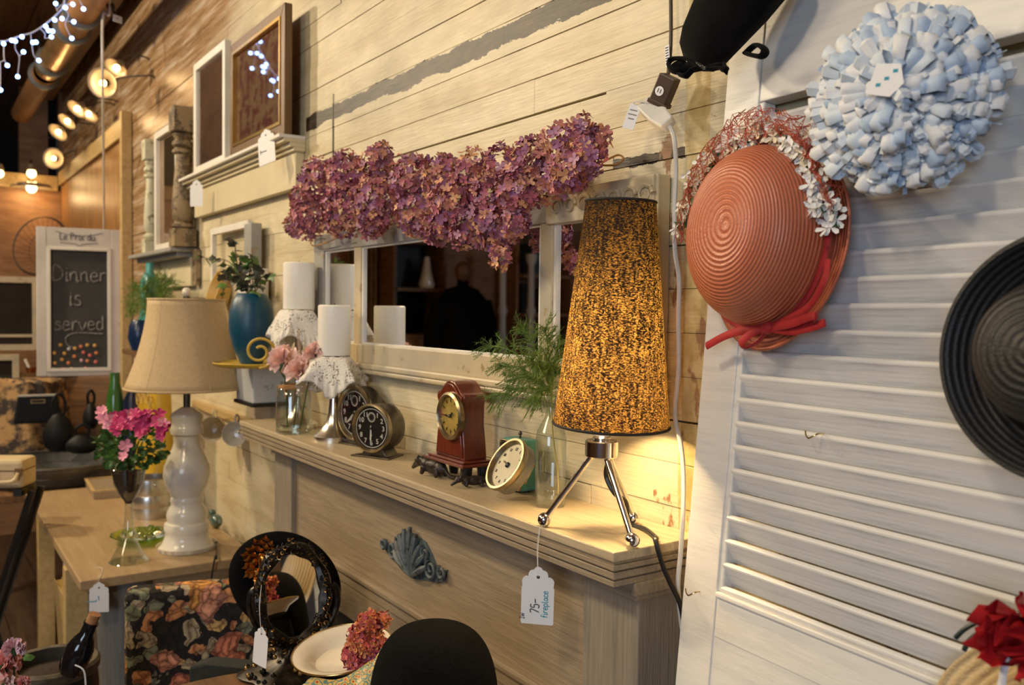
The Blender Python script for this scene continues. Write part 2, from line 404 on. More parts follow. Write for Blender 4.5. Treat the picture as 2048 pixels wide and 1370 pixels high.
M['black'] = pm('black_felt', (.008, .0078, .0076), .95, col2=(.003, .003, .003), scale=420, bump=.5, bscale=700, spec=.08)

# ------------------------------------------------------------------ room shell
ZCEIL = 3.15
wall = struct(MB().box(-6.85, 2.6, .016, .12, 0, ZCEIL), 'wall_north', M['dark'])
rows = [round(1.8265-.0608*k, 4) for k in range(21, 0, -1)]+[round(1.8265+.059*k, 4) for k in range(0, 23)]
endx = {}
def near(z): return min(range(len(rows)), key=lambda i: abs(rows[i]-z))
for i in range(len(rows)-1):
    z0, z1 = rows[i], rows[i+1]
    cuts = []
    x = -6.8 + rnd.uniform(.8, 2.0)
    while x < .2:
        cuts.append(x); x += rnd.uniform(1.5, 2.7)
    zm = (z0+z1)/2
    if 1.90 < zm < 2.06: cuts = [c for c in cuts if abs(c+2.087) > .5]+[-2.087]
    elif 1.80 < zm < 1.9: cuts = [c for c in cuts if abs(c+1.0385) > .5 and not -2.2 < c < -.8]+[-1.0385]
    elif 1.3 < zm < 1.36: cuts = [c for c in cuts if abs(c+1.03) > .5]+[-1.0334]
    else: cuts = [c for c in cuts if not (-2.0 < c < -.8 and 1.4 < zm < 2.2)]
    xs = [-6.8]+sorted(cuts)+[.9]
    for a, b in zip(xs, xs[1:]):
        g = rnd.choice((.0001, .0002, .0003, .0006, .0014, .0024))
        if abs(z1-1.8855) < .004 and b < -1.0: g = .003
        dy = rnd.uniform(-.0012, .0012)
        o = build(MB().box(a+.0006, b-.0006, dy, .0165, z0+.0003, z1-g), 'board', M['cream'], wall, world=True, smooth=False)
        md = o.modifiers.new('edge', 'BEVEL'); md.width = .0005; md.segments = 1
        if zm > 2.5 and a < -4.6: pass
# plywood panel, header and post at the far left
struct(MB().box(-6.75, -4.53, -.014, -.003, .55, 2.365), 'wall_panel', M['plywood'])
struct(MB().box(-6.75, -4.50, -.034, -.003, 2.365, 2.455), 'trim_1', M['trimwood'], bevel=.003)
struct(MB().box(-4.53, -4.485, -.05, -.003, .3, 2.47), 'trim_2', M['trimwood'], bevel=.003)
# far partition, beam above it, and the dark room behind it
struct(MB().box(-6.90, -6.78, -4.6, -.003, 0, 2.33), 'wall_west', M['plywood2'])
struct(MB().box(-6.90, -6.74, -4.6, -.035, 2.33, 2.43), 'trim_3', M['trimwood'], bevel=.004)
struct(MB().box(-9.6, -9.5, -4.6, .3, 0, ZCEIL), 'wall_far', M['dark'])
for k, (px0, px1) in enumerate(((38, 96), (118, 140))):
    a = P(px0, 280, x=-7.4); b = P(px1, 280, x=-7.4)
    struct(MB().box(-7.5, -7.4, min(a.y, b.y), max(a.y, b.y), 0, ZCEIL), 'trim_%d' % (5+k), M['plywood2'])
floor = struct(MB().box(-9.6, 2.6, -4.7, .1, -.08, -.021), 'floor', M['dark'])
for i in range(24):
    y0 = -4.7+i*.2
    for a, b in ((-9.5, -4.2+.3*(i % 3)), (-4.2+.3*(i % 3), 2.55)):
        build(MB().box(a, b-.004, y0, min(y0+.196, .016), -.02, 0), 'plank', M['floorwood'], floor, world=True, smooth=False)
ceil = struct(MB().box(-9.6, 2.6, -4.7, .3, ZCEIL+.02, ZCEIL+.1), 'ceiling', M['dark'])
for i in range(24):
    y0 = -4.7+i*.2
    build(MB().box(-9.5, 2.55, y0, min(y0+.194, .016), ZCEIL, ZCEIL+.021), 'plank', M['darkwood'], ceil, world=True, smooth=False)
for k, (y, z) in enumerate(((-.12, 2.93), (-.62, 2.98))):
    struct(MB().box(-6.7, 1.5, y-.05, y+.05, z, ZCEIL), 'trim_%d' % (8+k), M['darkwood'])
M['brownwall'] = wood('brown_plank_wall', (.3, .15, .06), (.15, .07, .03), 2, 3, .6)
ws = struct(MB().box(-9.6, 2.6, -4.75, -4.68, 0, ZCEIL), 'wall_south', M['dark'])
for i in range(30):
    x0 = -9.4+i*.4
    build(MB().box(x0, x0+.394, -4.68, -4.66, 0, ZCEIL), 'plank', M['brownwall'], ws, world=True, smooth=False)
struct(MB().box(2.55, 2.6, -4.7, .1, 0, ZCEIL), 'wall_east', M['brownwall'])

# ------------------------------------------------------------------ mantel
SZ = 1.25
mt = thing('fireplace_mantel', 'grey-washed oak fireplace mantel with moulded shelf, holding clocks and the tripod lamp', 'mantel', (-1.58, -.08, 0))
XL, XR, YF = -2.335, -.824, -.158
def W(mb, name, mat, par=mt, **k): return build(mb, name, mat, par, world=True, **k)
W(MB().box(XL, XR, YF, -.001, SZ-.013, SZ), 'shelf', M['shelfwood'], smooth=False, bevel=.002)
# stepped moulding under the shelf, returned at both ends
def mould(off, z0, z1): return MB().box(XL+off, XR-off, YF+off, -.001, z0, z1)
for off, z0, z1 in ((.0045, 1.232, 1.2365), (.001, 1.2255, 1.2325), (.007, 1.2225, 1.226), (.003, 1.214, 1.223), (.009, 1.2105, 1.2145), (.006, 1.203, 1.211)):
    W(mould(off, z0, z1), 'moulding', M['greywash'], smooth=False, bevel=.0012)
W(MB().box(-2.22, -.842, -.088, -.001, .93, 1.2035), 'front_panel', M['greywash'], smooth=False)
W(MB().box(-2.10, -.951, -.106, -.087, .972, .986), 'panel_moulding', M['greywash'], smooth=False, bevel=.004)
W(MB().box(-2.10, -.951, -.098, -.087, .947, .9725), 'panel_moulding', M['greywash'], smooth=False, bevel=.003)
W(MB().box(-2.22, -.842, -.095, -.001, .875, .9475), 'lower_rail', M['greywash'], smooth=False, bevel=.002)
for a, b in ((-2.22, -2.10), (-.951, -.838)):
    p = W(MB().box(a, b, -.102, -.001, 0, 1.19), 'pilaster', M['greywashv'], smooth=False, bevel=.002)
    build(MB().box(a-.006, b+.006, -.110, -.001, 1.176, 1.186), 'necking', M['greywash'], p, world=True, smooth=False, bevel=.003)
    build(MB().box(a-.010, b+.010, -.117, -.001, 1.185, 1.2035), 'capital', M['greywash'], p, world=True, smooth=False, bevel=.002)
W(MB().box(-2.10, -.951, -.03, -.001, 0, .876), 'firebox_board', M['dark'], smooth=False)
# carved shell applique in the middle of the panel
M['bluegrey'] = worn('blue_grey_shell', (.10, .125, .13), (.035, .038, .035), .55, 60, .47, .5)
oc = (P(765, 1080, y=-.09)+P(900, 1155, y=-.09))/2; oc.y = -.088
mb = MB(); hw = .136
body = [(-hw, .012), (-.1, .0), (-.075, .03), (-.05, .05), (0, .058), (.05, .05), (.075, .03), (.1, 0), (hw, .012), (hw-.01, -.014), (.1, -.026), (.05, -.034), (0, -.046), (-.05, -.034), (-.1, -.026), (-hw+.01, -.014)]
mb.prism([(x*.93, z*.84-.002) for x, z in body], 0, .004, T(oc) @ RX(90))
ornament = W(mb, 'carved_ornament', M['bluegrey'], smooth=False, label='blue-grey carved shell applied to the mantel front')
for k in range(9):
    a = R(90+(k-4)*15.5); L = .096-.022*abs(k-4)/4
    p0 = Vector((0, 0, -.036)); pts = []
    for j in range(6):
        t = j/5; pts.append(oc+Vector((math.cos(a)*L*t, -.007-.007*math.sin(math.pi*min(1, t*1.1)*.8), -.036+math.sin(a)*L*t)))
    build(MB().tube(pts, [.003, .0045, .0055, .0065, .0075, .004], 6), 'shell_rib', M['bluegrey'], ornament, world=True)
for sx in (-1, 1):
    for cx, cz, r0, turns in ((.078, -.002, .02, 1.4), (.055, .022, .014, 1.2), (.118, .002, .013, 1.3)):
        pts = []
        for j in range(22):
            t = j/21; a = t*turns*2*math.pi+2.4; rr = r0*(1-.8*t)
            pts.append(oc+Vector((sx*(cx+rr*math.cos(a)), -.009, cz+rr*math.sin(a))))
        build(MB().tube(pts, [.0045*(1-.5*j/21) for j in range(22)], 6), 'scroll', M['bluegrey'], ornament, world=True)

# ------------------------------------------------------------------ framed mirror on the wall
mr = thing('framed_mirror', 'wide old window-frame mirror of three panes hanging above the mantel', 'mirror', (-1.52, -.001, 1.40))
def W2(mb, name, mat, **k): return build(mb, name, mat, mr, world=True, **k)
def BB(name, mat, *a, bevel=.002): return W2(MB().box(*a), name, mat, smooth=False, bevel=bevel)
BB('bottom_rail', M['mframe'], -2.148, -.895, -.027, -.002, 1.4275, 1.470)
BB('sill_moulding', M['mframe'], -2.155, -.89, -.032, -.002, 1.414, 1.428, bevel=.004)
BB('sill_moulding', M['mframe'], -2.150, -.893, -.029, -.002, 1.403, 1.4145, bevel=.004)
BB('top_rail', M['mgrey'], -2.148, -.975, -.027, -.002, 1.693, 1.735)
BB('stile', M['mgrey'], -2.148, -2.085, -.026, -.002, 1.465, 1.696)
BB('stile', M['mframe'], -.985, -.895, -.026, -.002, 1.465, 1.742)
BB('mullion', M['mframe'], -1.905, -1.868, -.024, -.002, 1.468, 1.695)
BB('mullion', M['mframe'], -1.172, -1.138, -.024, -.002, 1.468, 1.695)
for a, b in ((-2.086, -1.904), (-1.869, -1.171), (-1.139, -.984)):
    BB('mirror_glass', M['mirror'], a, b, -.016, -.012, 1.466, 1.697, bevel=0)
    # thin bead around each pane
    W2(MB().frame(a+.001, b-.001, 1.468, 1.695, .006, -.021, -.015), 'glass_bead', M['white'], smooth=False)
# carved acanthus block at the right end of the top rail
cb = BB('carved_block', M['mframe'], -1.15, -.9, -.030, -.02, 1.690, 1.742)
for k in range(7):
    x = -1.12+k*.034
    pts = [(x+.016*math.cos(a)*(1-.06*j), -.031, 1.716+.014*math.sin(a)*(1-.06*j)) for j, a in enumerate([i*.75 for i in range(11)])]
    build(MB().tube(pts, [.0042-.0003*j for j in range(11)], 6), 'acanthus_curl', M['mframe'], cb, world=True)

# ------------------------------------------------------------------ shutter door leaning at the right
SY, SL = R(4), R(5)
sh_h = Vector((math.cos(SY), -math.sin(SY), 0)); sh_out0 = Vector((-math.sin(SY), -math.cos(SY), 0))
sh_v = (Vector((0, 0, 1))*math.cos(SL)-sh_out0*math.sin(SL)).normalized()
sh_o = sh_h.cross(sh_v).normalized()                # out of the shutter, towards the room
sh_p0 = P(1457, 122, y=-.022)
SM = Matrix.Identity(4)
for i in range(3): SM[i][0], SM[i][1], SM[i][2], SM[i][3] = sh_h[i], -sh_o[i], sh_v[i], sh_p0[i]
# local frame of the shutter: x along it, -y out of it, z up it
LBOT = -(sh_p0.z)/sh_v.z
def SHP(px, py, off=0):
    """point on the plane at distance off in front of the shutter face"""
    q = sh_p0+sh_o*off; d = ray(px, py); k = (q-CAM).dot(sh_o)/d.dot(sh_o); return CAM+d*k
def uv(px, py, off=0):
    q = SHP(px, py, off)-sh_p0; return q.dot(sh_h), q.dot(sh_v)
shm = SM @ T(0, 0, LBOT)
st = thing('louvered_shutter', 'tall white louvered shutter door leaning against the wall, hats hung on it', 'shutter', M=shm)
def SB(name, mat, x0, x1, y0, y1, z0, z1, bevel=.0015, par=None):
    return build(MB().box(x0, x1, y0, y1, z0-LBOT, z1-LBOT), name, mat, st if par is None else par, smooth=False, bevel=bevel)
TH = .024; SW = .52
SB('stile', M['whitewood'], 0, .058, 0, TH, LBOT, .13)
SB('stile', M['whitewood'], SW-.058, SW, 0, TH, LBOT, .13)
SB('top_rail', M['whitewood'], .058, SW-.058, .001, TH-.001, -.064, .13)
SB('middle_rail', M['whitewood'], .058, SW-.058, .001, TH-.001, -.71, -.655)
SB('bottom_rail', M['whitewood'], .058, SW-.058, .001, TH-.001, LBOT, LBOT+.12)
SB('lower_panel', M['whitewood'], .056, SW-.056, .0015, TH-.006, LBOT+.11, -.70)
SB('rail_bead', M['whitewood'], .058, SW-.058, -.003, .006, -.662, -.655, .002)
SB('jamb_bead', M['whitewood'], .056, .066, .002, TH-.002, -.655, -.064, .002)
z = -.082
sl = None
while z > -.66:
    Mx = T(SW/2, TH/2, z-.014-LBOT) @ RX(33)
    if sl is None:
        sl = build(MB().box(-SW/2+.062, SW/2-.062, -.0038, .0038, -.0168, .0168), 'slat', M['slat'], st, smooth=False, bevel=.0025); sl.matrix_basis = Mx
    else:
        c = copy_part(sl, st, Mx)
    z -= .0283
# two small brass hooks screwed into it
for px, py in ((1388, 1183), (1630, 868)):
    u_, v_ = uv(px, py, .004)
    pts = [(u_+.006, .002, v_+.001-LBOT), (u_+.006, -.006, v_+.001-LBOT), (u_+.003, -.010, v_-.002-LBOT), (u_-.002, -.011, v_-.005-LBOT), (u_-.005, -.012, v_-.002-LBOT), (u_-.0055, -.013, v_+.003-LBOT)]
    build(MB().tube(bez(pts, 4), .0009, 6), 'hook', M['brass'], st, label='small brass hook')

# ------------------------------------------------------------------ tripod lamp
def shade_mat():
    """dark woven paper-thread shade: black threads over a translucent golden lining"""
    mt, nt, b = _nt('woven_black_shade'); L = nt.links.new; out = nt.nodes['Material Output']
    tc = N(nt, 'ShaderNodeTexCoord').outputs['Object']
    mp = N(nt, 'ShaderNodeMapping'); mp.inputs['Scale'].default_value = (1, 1, 2.1); L(tc, mp.inputs[0])
    n1 = N(nt, 'ShaderNodeTexNoise', Scale=330, Detail=2, Roughness=.5, Distortion=.6); L(mp.outputs[0], n1.inputs['Vector'])
    mp2 = N(nt, 'ShaderNodeMapping'); mp2.inputs['Scale'].default_value = (1, 1, .12); L(tc, mp2.inputs[0])
    n2 = N(nt, 'ShaderNodeTexNoise', Scale=220, Detail=2); L(mp2.outputs[0], n2.inputs['Vector'])
    ad = N(nt, 'ShaderNodeMath', operation='MULTIPLY_ADD'); L(n2.outputs['Fac'], ad.inputs[0]); ad.inputs[1].default_value = .3; L(n1.outputs['Fac'], ad.inputs[2])
    rp = N(nt, 'ShaderNodeValToRGB'); rp.color_ramp.elements[0].position = .62; rp.color_ramp.elements[1].position = .82; L(ad.outputs[0], rp.inputs[0])
    rp.color_ramp.elements[0].color = (.012, .012, .012, 1)
    di = N(nt, 'ShaderNodeBsdfDiffuse', Color=(.022, .018, .016, 1)); tl = N(nt, 'ShaderNodeBsdfTranslucent', Color=(.15, .083, .022, 1))
    mx = N(nt, 'ShaderNodeMixShader'); L(rp.outputs[0], mx.inputs[0]); L(di.outputs[0], mx.inputs[1]); L(tl.outputs[0], mx.inputs[2]); L(mx.outputs[0], out.inputs['Surface'])
    return mt
M['shade'] = shade_mat()
LC = Vector((-.9095, -.108, SZ))                    # foot of the lamp axis on the shelf
kL = MPP(LC)
lp = thing('tripod_lamp', 'lit tripod table lamp with tall tapered black shade and three chrome ball feet', 'lamp', LC+Vector((0, 0, .0008)))
hz = lambda py: (P(1218, py, y=LC.y).z-SZ)
h_ring0, h_ring1, h_sh0 = hz(918), hz(884), hz(853)
tip = P(1242, 402, y=LC.y); shb = P(1222, 853, y=LC.y)
axis = (tip-shb); Ls = axis.length
SMx = T(shb-LC) @ rot_to(axis)
rb, rt = 116*MPP(shb), 70*MPP(tip)
sh = build(MB().lathe([(rb, 0), (rt, Ls)], 72), 'shade', M['shade'], lp); sh.matrix_basis = SMx
rimm = pm('shade_rim_binding', (.02, .017, .015), .7)
for z_, r_ in ((.002, rb), (Ls-.002, rt)):
    build(MB().tube([(r_*math.cos(a), r_*math.sin(a), z_) for a in [2*math.pi*i/72 for i in range(72)]], .0019, 6, closed=True), 'shade_rim', rimm, sh)
build(MB().lathe([(.0105, h_sh0-.03), (.0105, h_sh0+.03), (1e-5, h_sh0+.03)], 24), 'socket', M['white'], lp)
build(MB().lathe([(1e-5, h_ring1), (.009, h_ring1), (.0095, h_sh0+.02), (1e-5, h_sh0+.02)], 24), 'neck', M['chrome'], lp)
build(MB().lathe([(1e-5, h_ring0), (.021, h_ring0), (.0224, h_ring0+.0015), (.0224, h_ring1-.0015), (.021, h_ring1), (.0125, h_ring1+.0005), (.013, h_ring1+.004), (.0095, h_ring1+.007), (1e-5, h_ring1+.007)], 40), 'hub', M['chrome'], lp)
BR = .0098
for px, py in ((1089, 1040), (1265, 1081), (1268, 1036)):
    foot = P(px, py, z=SZ+BR)-LC
    d = Vector((foot.x, foot.y, 0)).normalized()
    top = Vector((d.x*.012, d.y*.012, h_ring0+.003))
    leg = build(MB().tube([top, foot], .0042, 12), 'leg', M['chrome'], lp)
    build(MB().ball(foot, BR, 24, 16), 'ball_foot', M['chrome'], leg)
hb = h_sh0+Ls*.36
build(MB().ball((0, 0, hb), .022, 20, 14).lathe([(.012, hb-.045), (.014, hb-.018)], 16), 'bulb', glow('warm_bulb', (1, .8, .5), 4), lp)
pl = bpy.data.lights.new('lamp_bulb_light', 'POINT'); pl.energy = 6.5; pl.color = (1, .70, .34); pl.shadow_soft_size = .02
po = bpy.data.objects.new('lamp_bulb_light', pl); COL.objects.link(po); po.parent = lp; po.location = (0, 0, hb-.034)
pl2 = bpy.data.lights.new('lamp_bulb_glow', 'POINT'); pl2.energy = 1.7; pl2.color = (1, .72, .36); pl2.shadow_soft_size = .024
po2 = bpy.data.objects.new('lamp_bulb_glow', pl2); COL.objects.link(po2); po2.parent = lp; po2.location = (0, 0, hb+.046)
cordp = [P(1218, 918, y=LC.y), P(1212, 950, y=LC.y+.004), P(1228, 985, y=LC.y+.01), P(1252, 1005, y=-.075)]
fl = [P(1258, 1046, z=SZ+.004), P(1290, 1058, z=SZ+.004), P(1312, 1076, z=SZ+.004)]
edge = P(1322, 1088, z=SZ+.006); edge.x = XR+.007; edge.z = SZ+.008
dn = [P(1325, 1130, x=XR+.014), P(1340, 1165, x=XR+.016), P(1362, 1215, x=XR+.02), P(1370, 1290, x=XR+.022), P(1372, 1420, x=XR+.022)]
build(MB().tube(bez(cordp+fl+[edge]+dn, 8), .0034, 8), 'power_cord', M['blackcord'], lp, world=True)

# price tags: card with scalloped top, hole, thread, handwriting
def price_tag(name, label, top, wdt, hgt, facing, roll=0, texts=(), thread=None, fold=0, back=True):
    """top: where the card's upper end hangs; facing: direction the printed side looks"""
    n = Vector(facing); n.z = 0 if not fold else n.z; n.normalize(); xax = Vector((0, 0, 1)).cross(n).normalized(); zax = n.cross(xax) if False else n.cross(xax)*1
    zax = Vector((0, 0, 1)) if not fold else n.cross(xax).normalized()
    Mx = Matrix.Identity(4)
    for i in range(3): Mx[i][0], Mx[i][1], Mx[i][2], Mx[i][3] = xax[i], zax[i], n[i], top[i]
    Mx = Mx @ RZ(roll)
    t = thing(name, label, 'price tag', M=Mx, group='price tags')
    a, h = wdt/2, hgt
    out = [(-a*.94, -h), (a*.94, -h), (a, -h+a*.1), (a, -h*.34), (a*.95, -h*.30)]
    for cx, cy, r0, a0, a1 in ((a*.66, -h*.22, a*.33, -20, 100), (a*.30, -h*.09, a*.3, 0, 60), (0, -h*.03, a*.3, 20, 160), (-a*.30, -h*.09, a*.3, 120, 180), (-a*.66, -h*.22, a*.33, 80, 200)):
        for k in range(5):
            an = R(a0+(a1-a0)*k/4); out.append((cx+r0*math.cos(an), cy+r0*math.sin(an)))
    out += [(-a*.95, -h*.30), (-a, -h*.34), (-a, -h+a*.1)]
    build(MB().prism(out, -.0003, .0003), 'card', M['paper'], t, smooth=False)
    build(MB().lathe([(1e-5, .0005), (a*.10, .0005)], 14, T(0, -h*.13, 0)), 'punched_hole', M['dark'], t)
    for s, size, x, y, rz, mat in texts:
        build(scrawl(s, size*h, T(x*a, y*h, .0007) @ RZ(rz), size*h*.055), 'handwriting', M[mat], t)
    if thread:
        hole = Mx @ Vector((0, -h*.13, .0005))
        for dx in (-.0009, .0009):
            pts = bez([hole]+[Vector(p)+Vector((dx*(i+1 < len(thread)), 0, 0)) for i, p in enumerate(thread)], 5)
            build(MB().tube(pts, .00042, 5), 'thread', M['string'], t, world=True)
    return t
tt = P(1077, 1140, y=-.168)
price_tag('price_tag', 'white price tag hanging on a thread from the tripod lamp over the mantel edge', tt, 66*MPP(tt), 110*MPP(tt), (.72, -.69, 0), -1,
          [('75-', .15, .1, -.66, 90, 'ink'), ('fireplace', .115, .62, -.62, 90, 'inkblue'), ('IW', .085, -.78, -.86, 90, 'ink')],
          [P(1075, 1100, y=-.166), P(1079, 1062, y=-.1605), P(1083, 1049, z=SZ+.0008)])

# ------------------------------------------------------------------ glass bottle with asparagus fern
M['cglass'] = glass('clear_bottle_glass', (.93, .97, .95), fac=.2)
bp_ = P(1100, 1012, z=SZ); bp_.y = min(bp_.y, -.04)
bt = thing('glass_bottle', 'clear slender glass bottle holding asparagus fern, behind the tripod lamp', 'bottle', bp_)
build(MB().lathe([(1e-5, .001), (.021, .001), (.0235, .004), (.0238, .105), (.021, .118), (.0095, .138), (.0075, .152), (.0078, .178), (.0095, .180), (.0095, .184), (.007, .184)], 36), 'body', M['cglass'], bt)
build(MB().lathe([(1e-5, .006), (.0205, .006), (.0218, .012), (.0218, .02), (1e-5, .02)], 30), 'thick_base', M['cglass'], bt)
M['fern'] = pm('fern_green', (.20, .31, .05), .55, col2=(.11, .19, .03), scale=40)
M['stem'] = pm('yellow_stem', (.45, .36, .06), .5)
def fern(name, label, root, tips, needle, parent_cat='fern', seed=1, spread=.7):
    rg = random.Random(seed)
    t = thing(name, label, parent_cat, root)
    mb = MB(); stems = MB()
    for tip in tips:
        mid = (Vector(root)*.45+Vector(tip)*.55)+Vector((0, 0, .25*(Vector(tip)-Vector(root)).length*.5))
        main = bez([root, mid, tip], 12)
        stems.tube(main, .0009, 5)
        for i in range(4, len(main)-1):
            for sgn in (-1, 1):
                d = (main[i+1]-main[i]).normalized()
                side = d.cross(Vector((rg.uniform(-1, 1), rg.uniform(-1, 1), rg.uniform(-1, 1)))).normalized()
                L = needle*rg.uniform(2.2, 5.5)*(1-.5*i/len(main))
                dirn = (d*rg.uniform(.4, 1)+side*spread).normalized()
                p = main[i]; q = p+dirn*L+Vector((0, 0, -.12*L))
                br = [p, (p+q)/2+Vector((0, 0, .1*L)), q]
                stems.tube(br, .0004, 3)
                for j in range(9):
                    s = j/8; c = p.lerp(q, s)
                    for _ in range(3):
                        v = (dirn*.8+Vector((rg.uniform(-1, 1), rg.uniform(-1, 1), rg.uniform(-1, 1)))).normalized()*needle*rg.uniform(.5, 1.1)
                        w_ = v.cross(Vector((.3, .5, .8))).normalized()*needle*.055
                        mb.add([c-w_, c+w_, c+v], [(0, 1, 2)])
    build(stems, 'frond_stems', M['fern'], t, world=True, kind='stuff')
    build(mb, 'needles', M['fern'], t, world=True, smooth=False, kind='stuff')
    return t
ft = bp_+Vector((0, 0, .176))
fern('asparagus_fern', 'feathery green asparagus fern spraying out of the clear bottle beside the black shade', ft,
     [P(975, 690, y=-.10), P(1000, 730, y=-.13), P(1040, 655, y=-.095), P(985, 800, y=-.12), P(1070, 800, y=-.13), P(1090, 655, y=-.09), P(1118, 690, y=-.085), P(1020, 760, y=-.09), P(1060, 720, y=-.14), P(1105, 730, y=-.10)], .011, seed=3)
build(MB().tube(bez([ft+Vector((.0, 0, .01)), bp_+Vector((.004, 0, .12)), bp_+Vector((.014, .004, .05)), bp_+Vector((.017, .002, .022))], 6), .0011, 6), 'stem', M['stem'], bpy.data.objects['asparagus_fern'], world=True)

# ------------------------------------------------------------------ clocks on the shelf
M['darkmetal'] = pm('worn_bronze', (.17, .145, .11), .38, .85, col2=(.1, .085, .065), scale=30)
M['bezel'] = pm('old_brass_bezel', (.47, .38, .23), .32, 1, col2=(.28, .23, .15), scale=25)
M['dial'] = pm('black_dial', (.014, .013, .012), .4)
M['cream_num'] = pm('cream_numeral', (.90, .86, .72), .6)
M['clkglass'] = glass('clock_glass', (1, 1, 1), fac=.05)
M['dialy'] = pm('yellowed_dial', (.55, .38, .08), .5, col2=(.3, .2, .05), scale=30, lo=.3, hi=.6)
M['dialc'] = pm('cream_dial', (.62, .55, .36), .5, col2=(.5, .42, .25), scale=20)
def numerals(r, size, mat, par, M0, which=range(1, 13)):
    for h in which:
        a = R(90-30*h)
        build(text_mb(str(h), size, M0 @ T(r*math.cos(a), r*math.sin(a), .0002)), 'numeral', mat, par, smooth=False)
def hand(L, w0, ang, M0, z=.002, tail=.2, lume=True):
    a = R(90-ang)
    return MB().prism([(-tail*L, -w0*.6), (L*.55, -w0), (L*.72, -w0*1.5), (L, 0), (L*.72, w0*1.5), (L*.55, w0), (-tail*L, w0*.6)], 0, .0006, M0 @ T(0, 0, z) @ RZ(math.degrees(a)))
FACE = RX(90)              # dial plane: local x right, y up, z out towards -Y
def drum_clock(name, label, base, rz, rad, dep, tilt=0, hr=0, mn=0, subdial=True, foot=True, skip=()):
    t = thing(name, label, 'clock', base, rz, 'black-faced alarm clocks')
    zc = rad+.011
    F0 = T(0, 0, zc) @ RX(-tilt) @ FACE
    prof = [(1e-5, -dep/2), (rad*.86, -dep/2), (rad*.95, -dep/2+.006), (rad*.98, -dep/2+.02), (rad*.97, dep/2-.004), (rad*.93, dep/2)]
    build(MB().lathe(prof, 56, F0), 'case', M['darkmetal'], t)
    fz = dep/2-.002
    build(MB().lathe([(rad*.985, fz-.006), (rad*1.02, fz), (rad*1.0, fz+.005), (rad*.93, fz+.006), (rad*.86, fz-.001)], 56, F0), 'bezel', M['bezel'], t)
    build(MB().lathe([(1e-5, fz-.001), (rad*.9, fz-.001)], 48, F0), 'dial', M['dial'], t)
    FF = F0 @ T(0, 0, fz)
    build(MB().lathe([(rad*.785, .0004), (rad*.81, .0004)], 48, FF), 'minute_ring', M['cream_num'], t)
    numerals(rad*.62, rad*.29, M['cream_num'], t, FF, [h for h in range(1, 13) if not (subdial and h == 12)])
    if subdial:
        build(MB().lathe([(rad*.17, .0004), (rad*.2, .0004)], 24, FF @ T(0, rad*.45, 0)), 'alarm_subdial', M['cream_num'], t)
        for k in range(12):
            a = R(30*k); build(MB().cbox((rad*.13*math.cos(a), rad*.45+rad*.13*math.sin(a), .0004), (rad*.02, rad*.02, .0004), FF), 'subdial_mark', M['cream_num'], t, smooth=False)
    build(hand(rad*.42, rad*.035, hr, FF, .0015), 'hour_hand', M['cream_num'], t, smooth=False)
    build(hand(rad*.6, rad*.025, mn, FF, .0025), 'minute_hand', M['cream_num'], t, smooth=False)
    build(MB().lathe([(1e-5, .005), (rad*.05, .0045), (rad*.06, .0015)], 16, FF), 'hub', M['bezel'], t)
    build(MB().lathe([(1e-5, .0045), (rad*.55, .004), (rad*.89, .002)], 40, FF), 'glass', M['clkglass'], t)
    if foot:
        build(MB().prism([(-rad*1.0, -.034), (rad*1.0, -.034), (rad*.72, .034), (-rad*.72, .034)], 0, .0035), 'base_plate', M['darkmetal'], t, smooth=False, bevel=.001)
        build(MB().prism([(-rad*.7, 0), (rad*.7, 0), (rad*.35, .02), (-rad*.35, .02)], -.02, .02, T(0, 0, .003) @ RX(90)), 'pedestal', M['darkmetal'], t, smooth=False, bevel=.002)
    return t
ac = P(741.5, 851, y=-.105); rad = 48*MPP(ac)
drum_clock('alarm_clock', 'bronze drum alarm clock with black face, foremost of the two', Vector((ac.x+.008, -.088, SZ)), 25, rad, .058, hr=180, mn=180)
ac2 = P(716, 836, y=-.06); rad2 = 54*MPP(ac2)
drum_clock('alarm_clock', 'black-faced round alarm clock half hidden behind the bronze one', Vector((ac2.x+.004, -.052, SZ)), 12, rad2, .045, hr=220, mn=225, subdial=True)

# mantel clock: shaped red wooden case on a plinth with four feet
M['redwood'] = wood('red_mahogany', (.20, .035, .012), (.09, .014, .008), 2, 8, .28, .15, coat=.5)
kx = P(905, 860, y=-.105); ck = MPP(kx)
CX = P(898, 880, y=-.094).x
mc = thing('mantel_clock', 'small red wooden mantel clock with arched top and yellowed dial', 'clock', (CX, -.058, SZ), 0)
FY = -.034; DP = .046
def zz(py, px=905): return P(px, py, y=-.094).z-SZ
zp0, zp1 = zz(918), zz(905)
zp0, zp1 = .030, .040
ztop = zz(761, 903)
prof = [(-.050, zp1), (-.046, zp1+.03), (-.0405, zp1+.06), (-.041, ztop-.040), (-.047, ztop-.030), (-.046, ztop-.023), (-.034, ztop-.019), (-.024, ztop-.009), (-.012, ztop-.002), (0, ztop)]
outl = prof+[(-x, z) for x, z in prof[-2::-1]]
build(MB().prism(outl, -FY-DP, -FY, RX(90)), 'case', M['redwood'], mc, bevel=.002)
build(MB().prism([(x*.90, .5*(zp1+ztop)+(z-.5*(zp1+ztop))*.93) for x, z in outl], -FY, -FY+.003, RX(90)), 'front_panel', M['redwood'], mc, bevel=.0015)
for z0, z1, e in ((zp0, zp0+.006, .021), (zp0+.006, zp1, .013)):
    build(MB().box(-.050-e, .050+e, FY-e*.8, FY+DP+.004, z0, z1), 'plinth', M['redwood'], mc, smooth=False, bevel=.003)
for sx in (-.05, .05):
    for y in (FY+.004, FY+DP-.008):
        build(MB().solid([(.008, 0), (.0095, .012), (.011, zp0)], 12, T(sx, y, 0)), 'foot', M['dial'], mc)
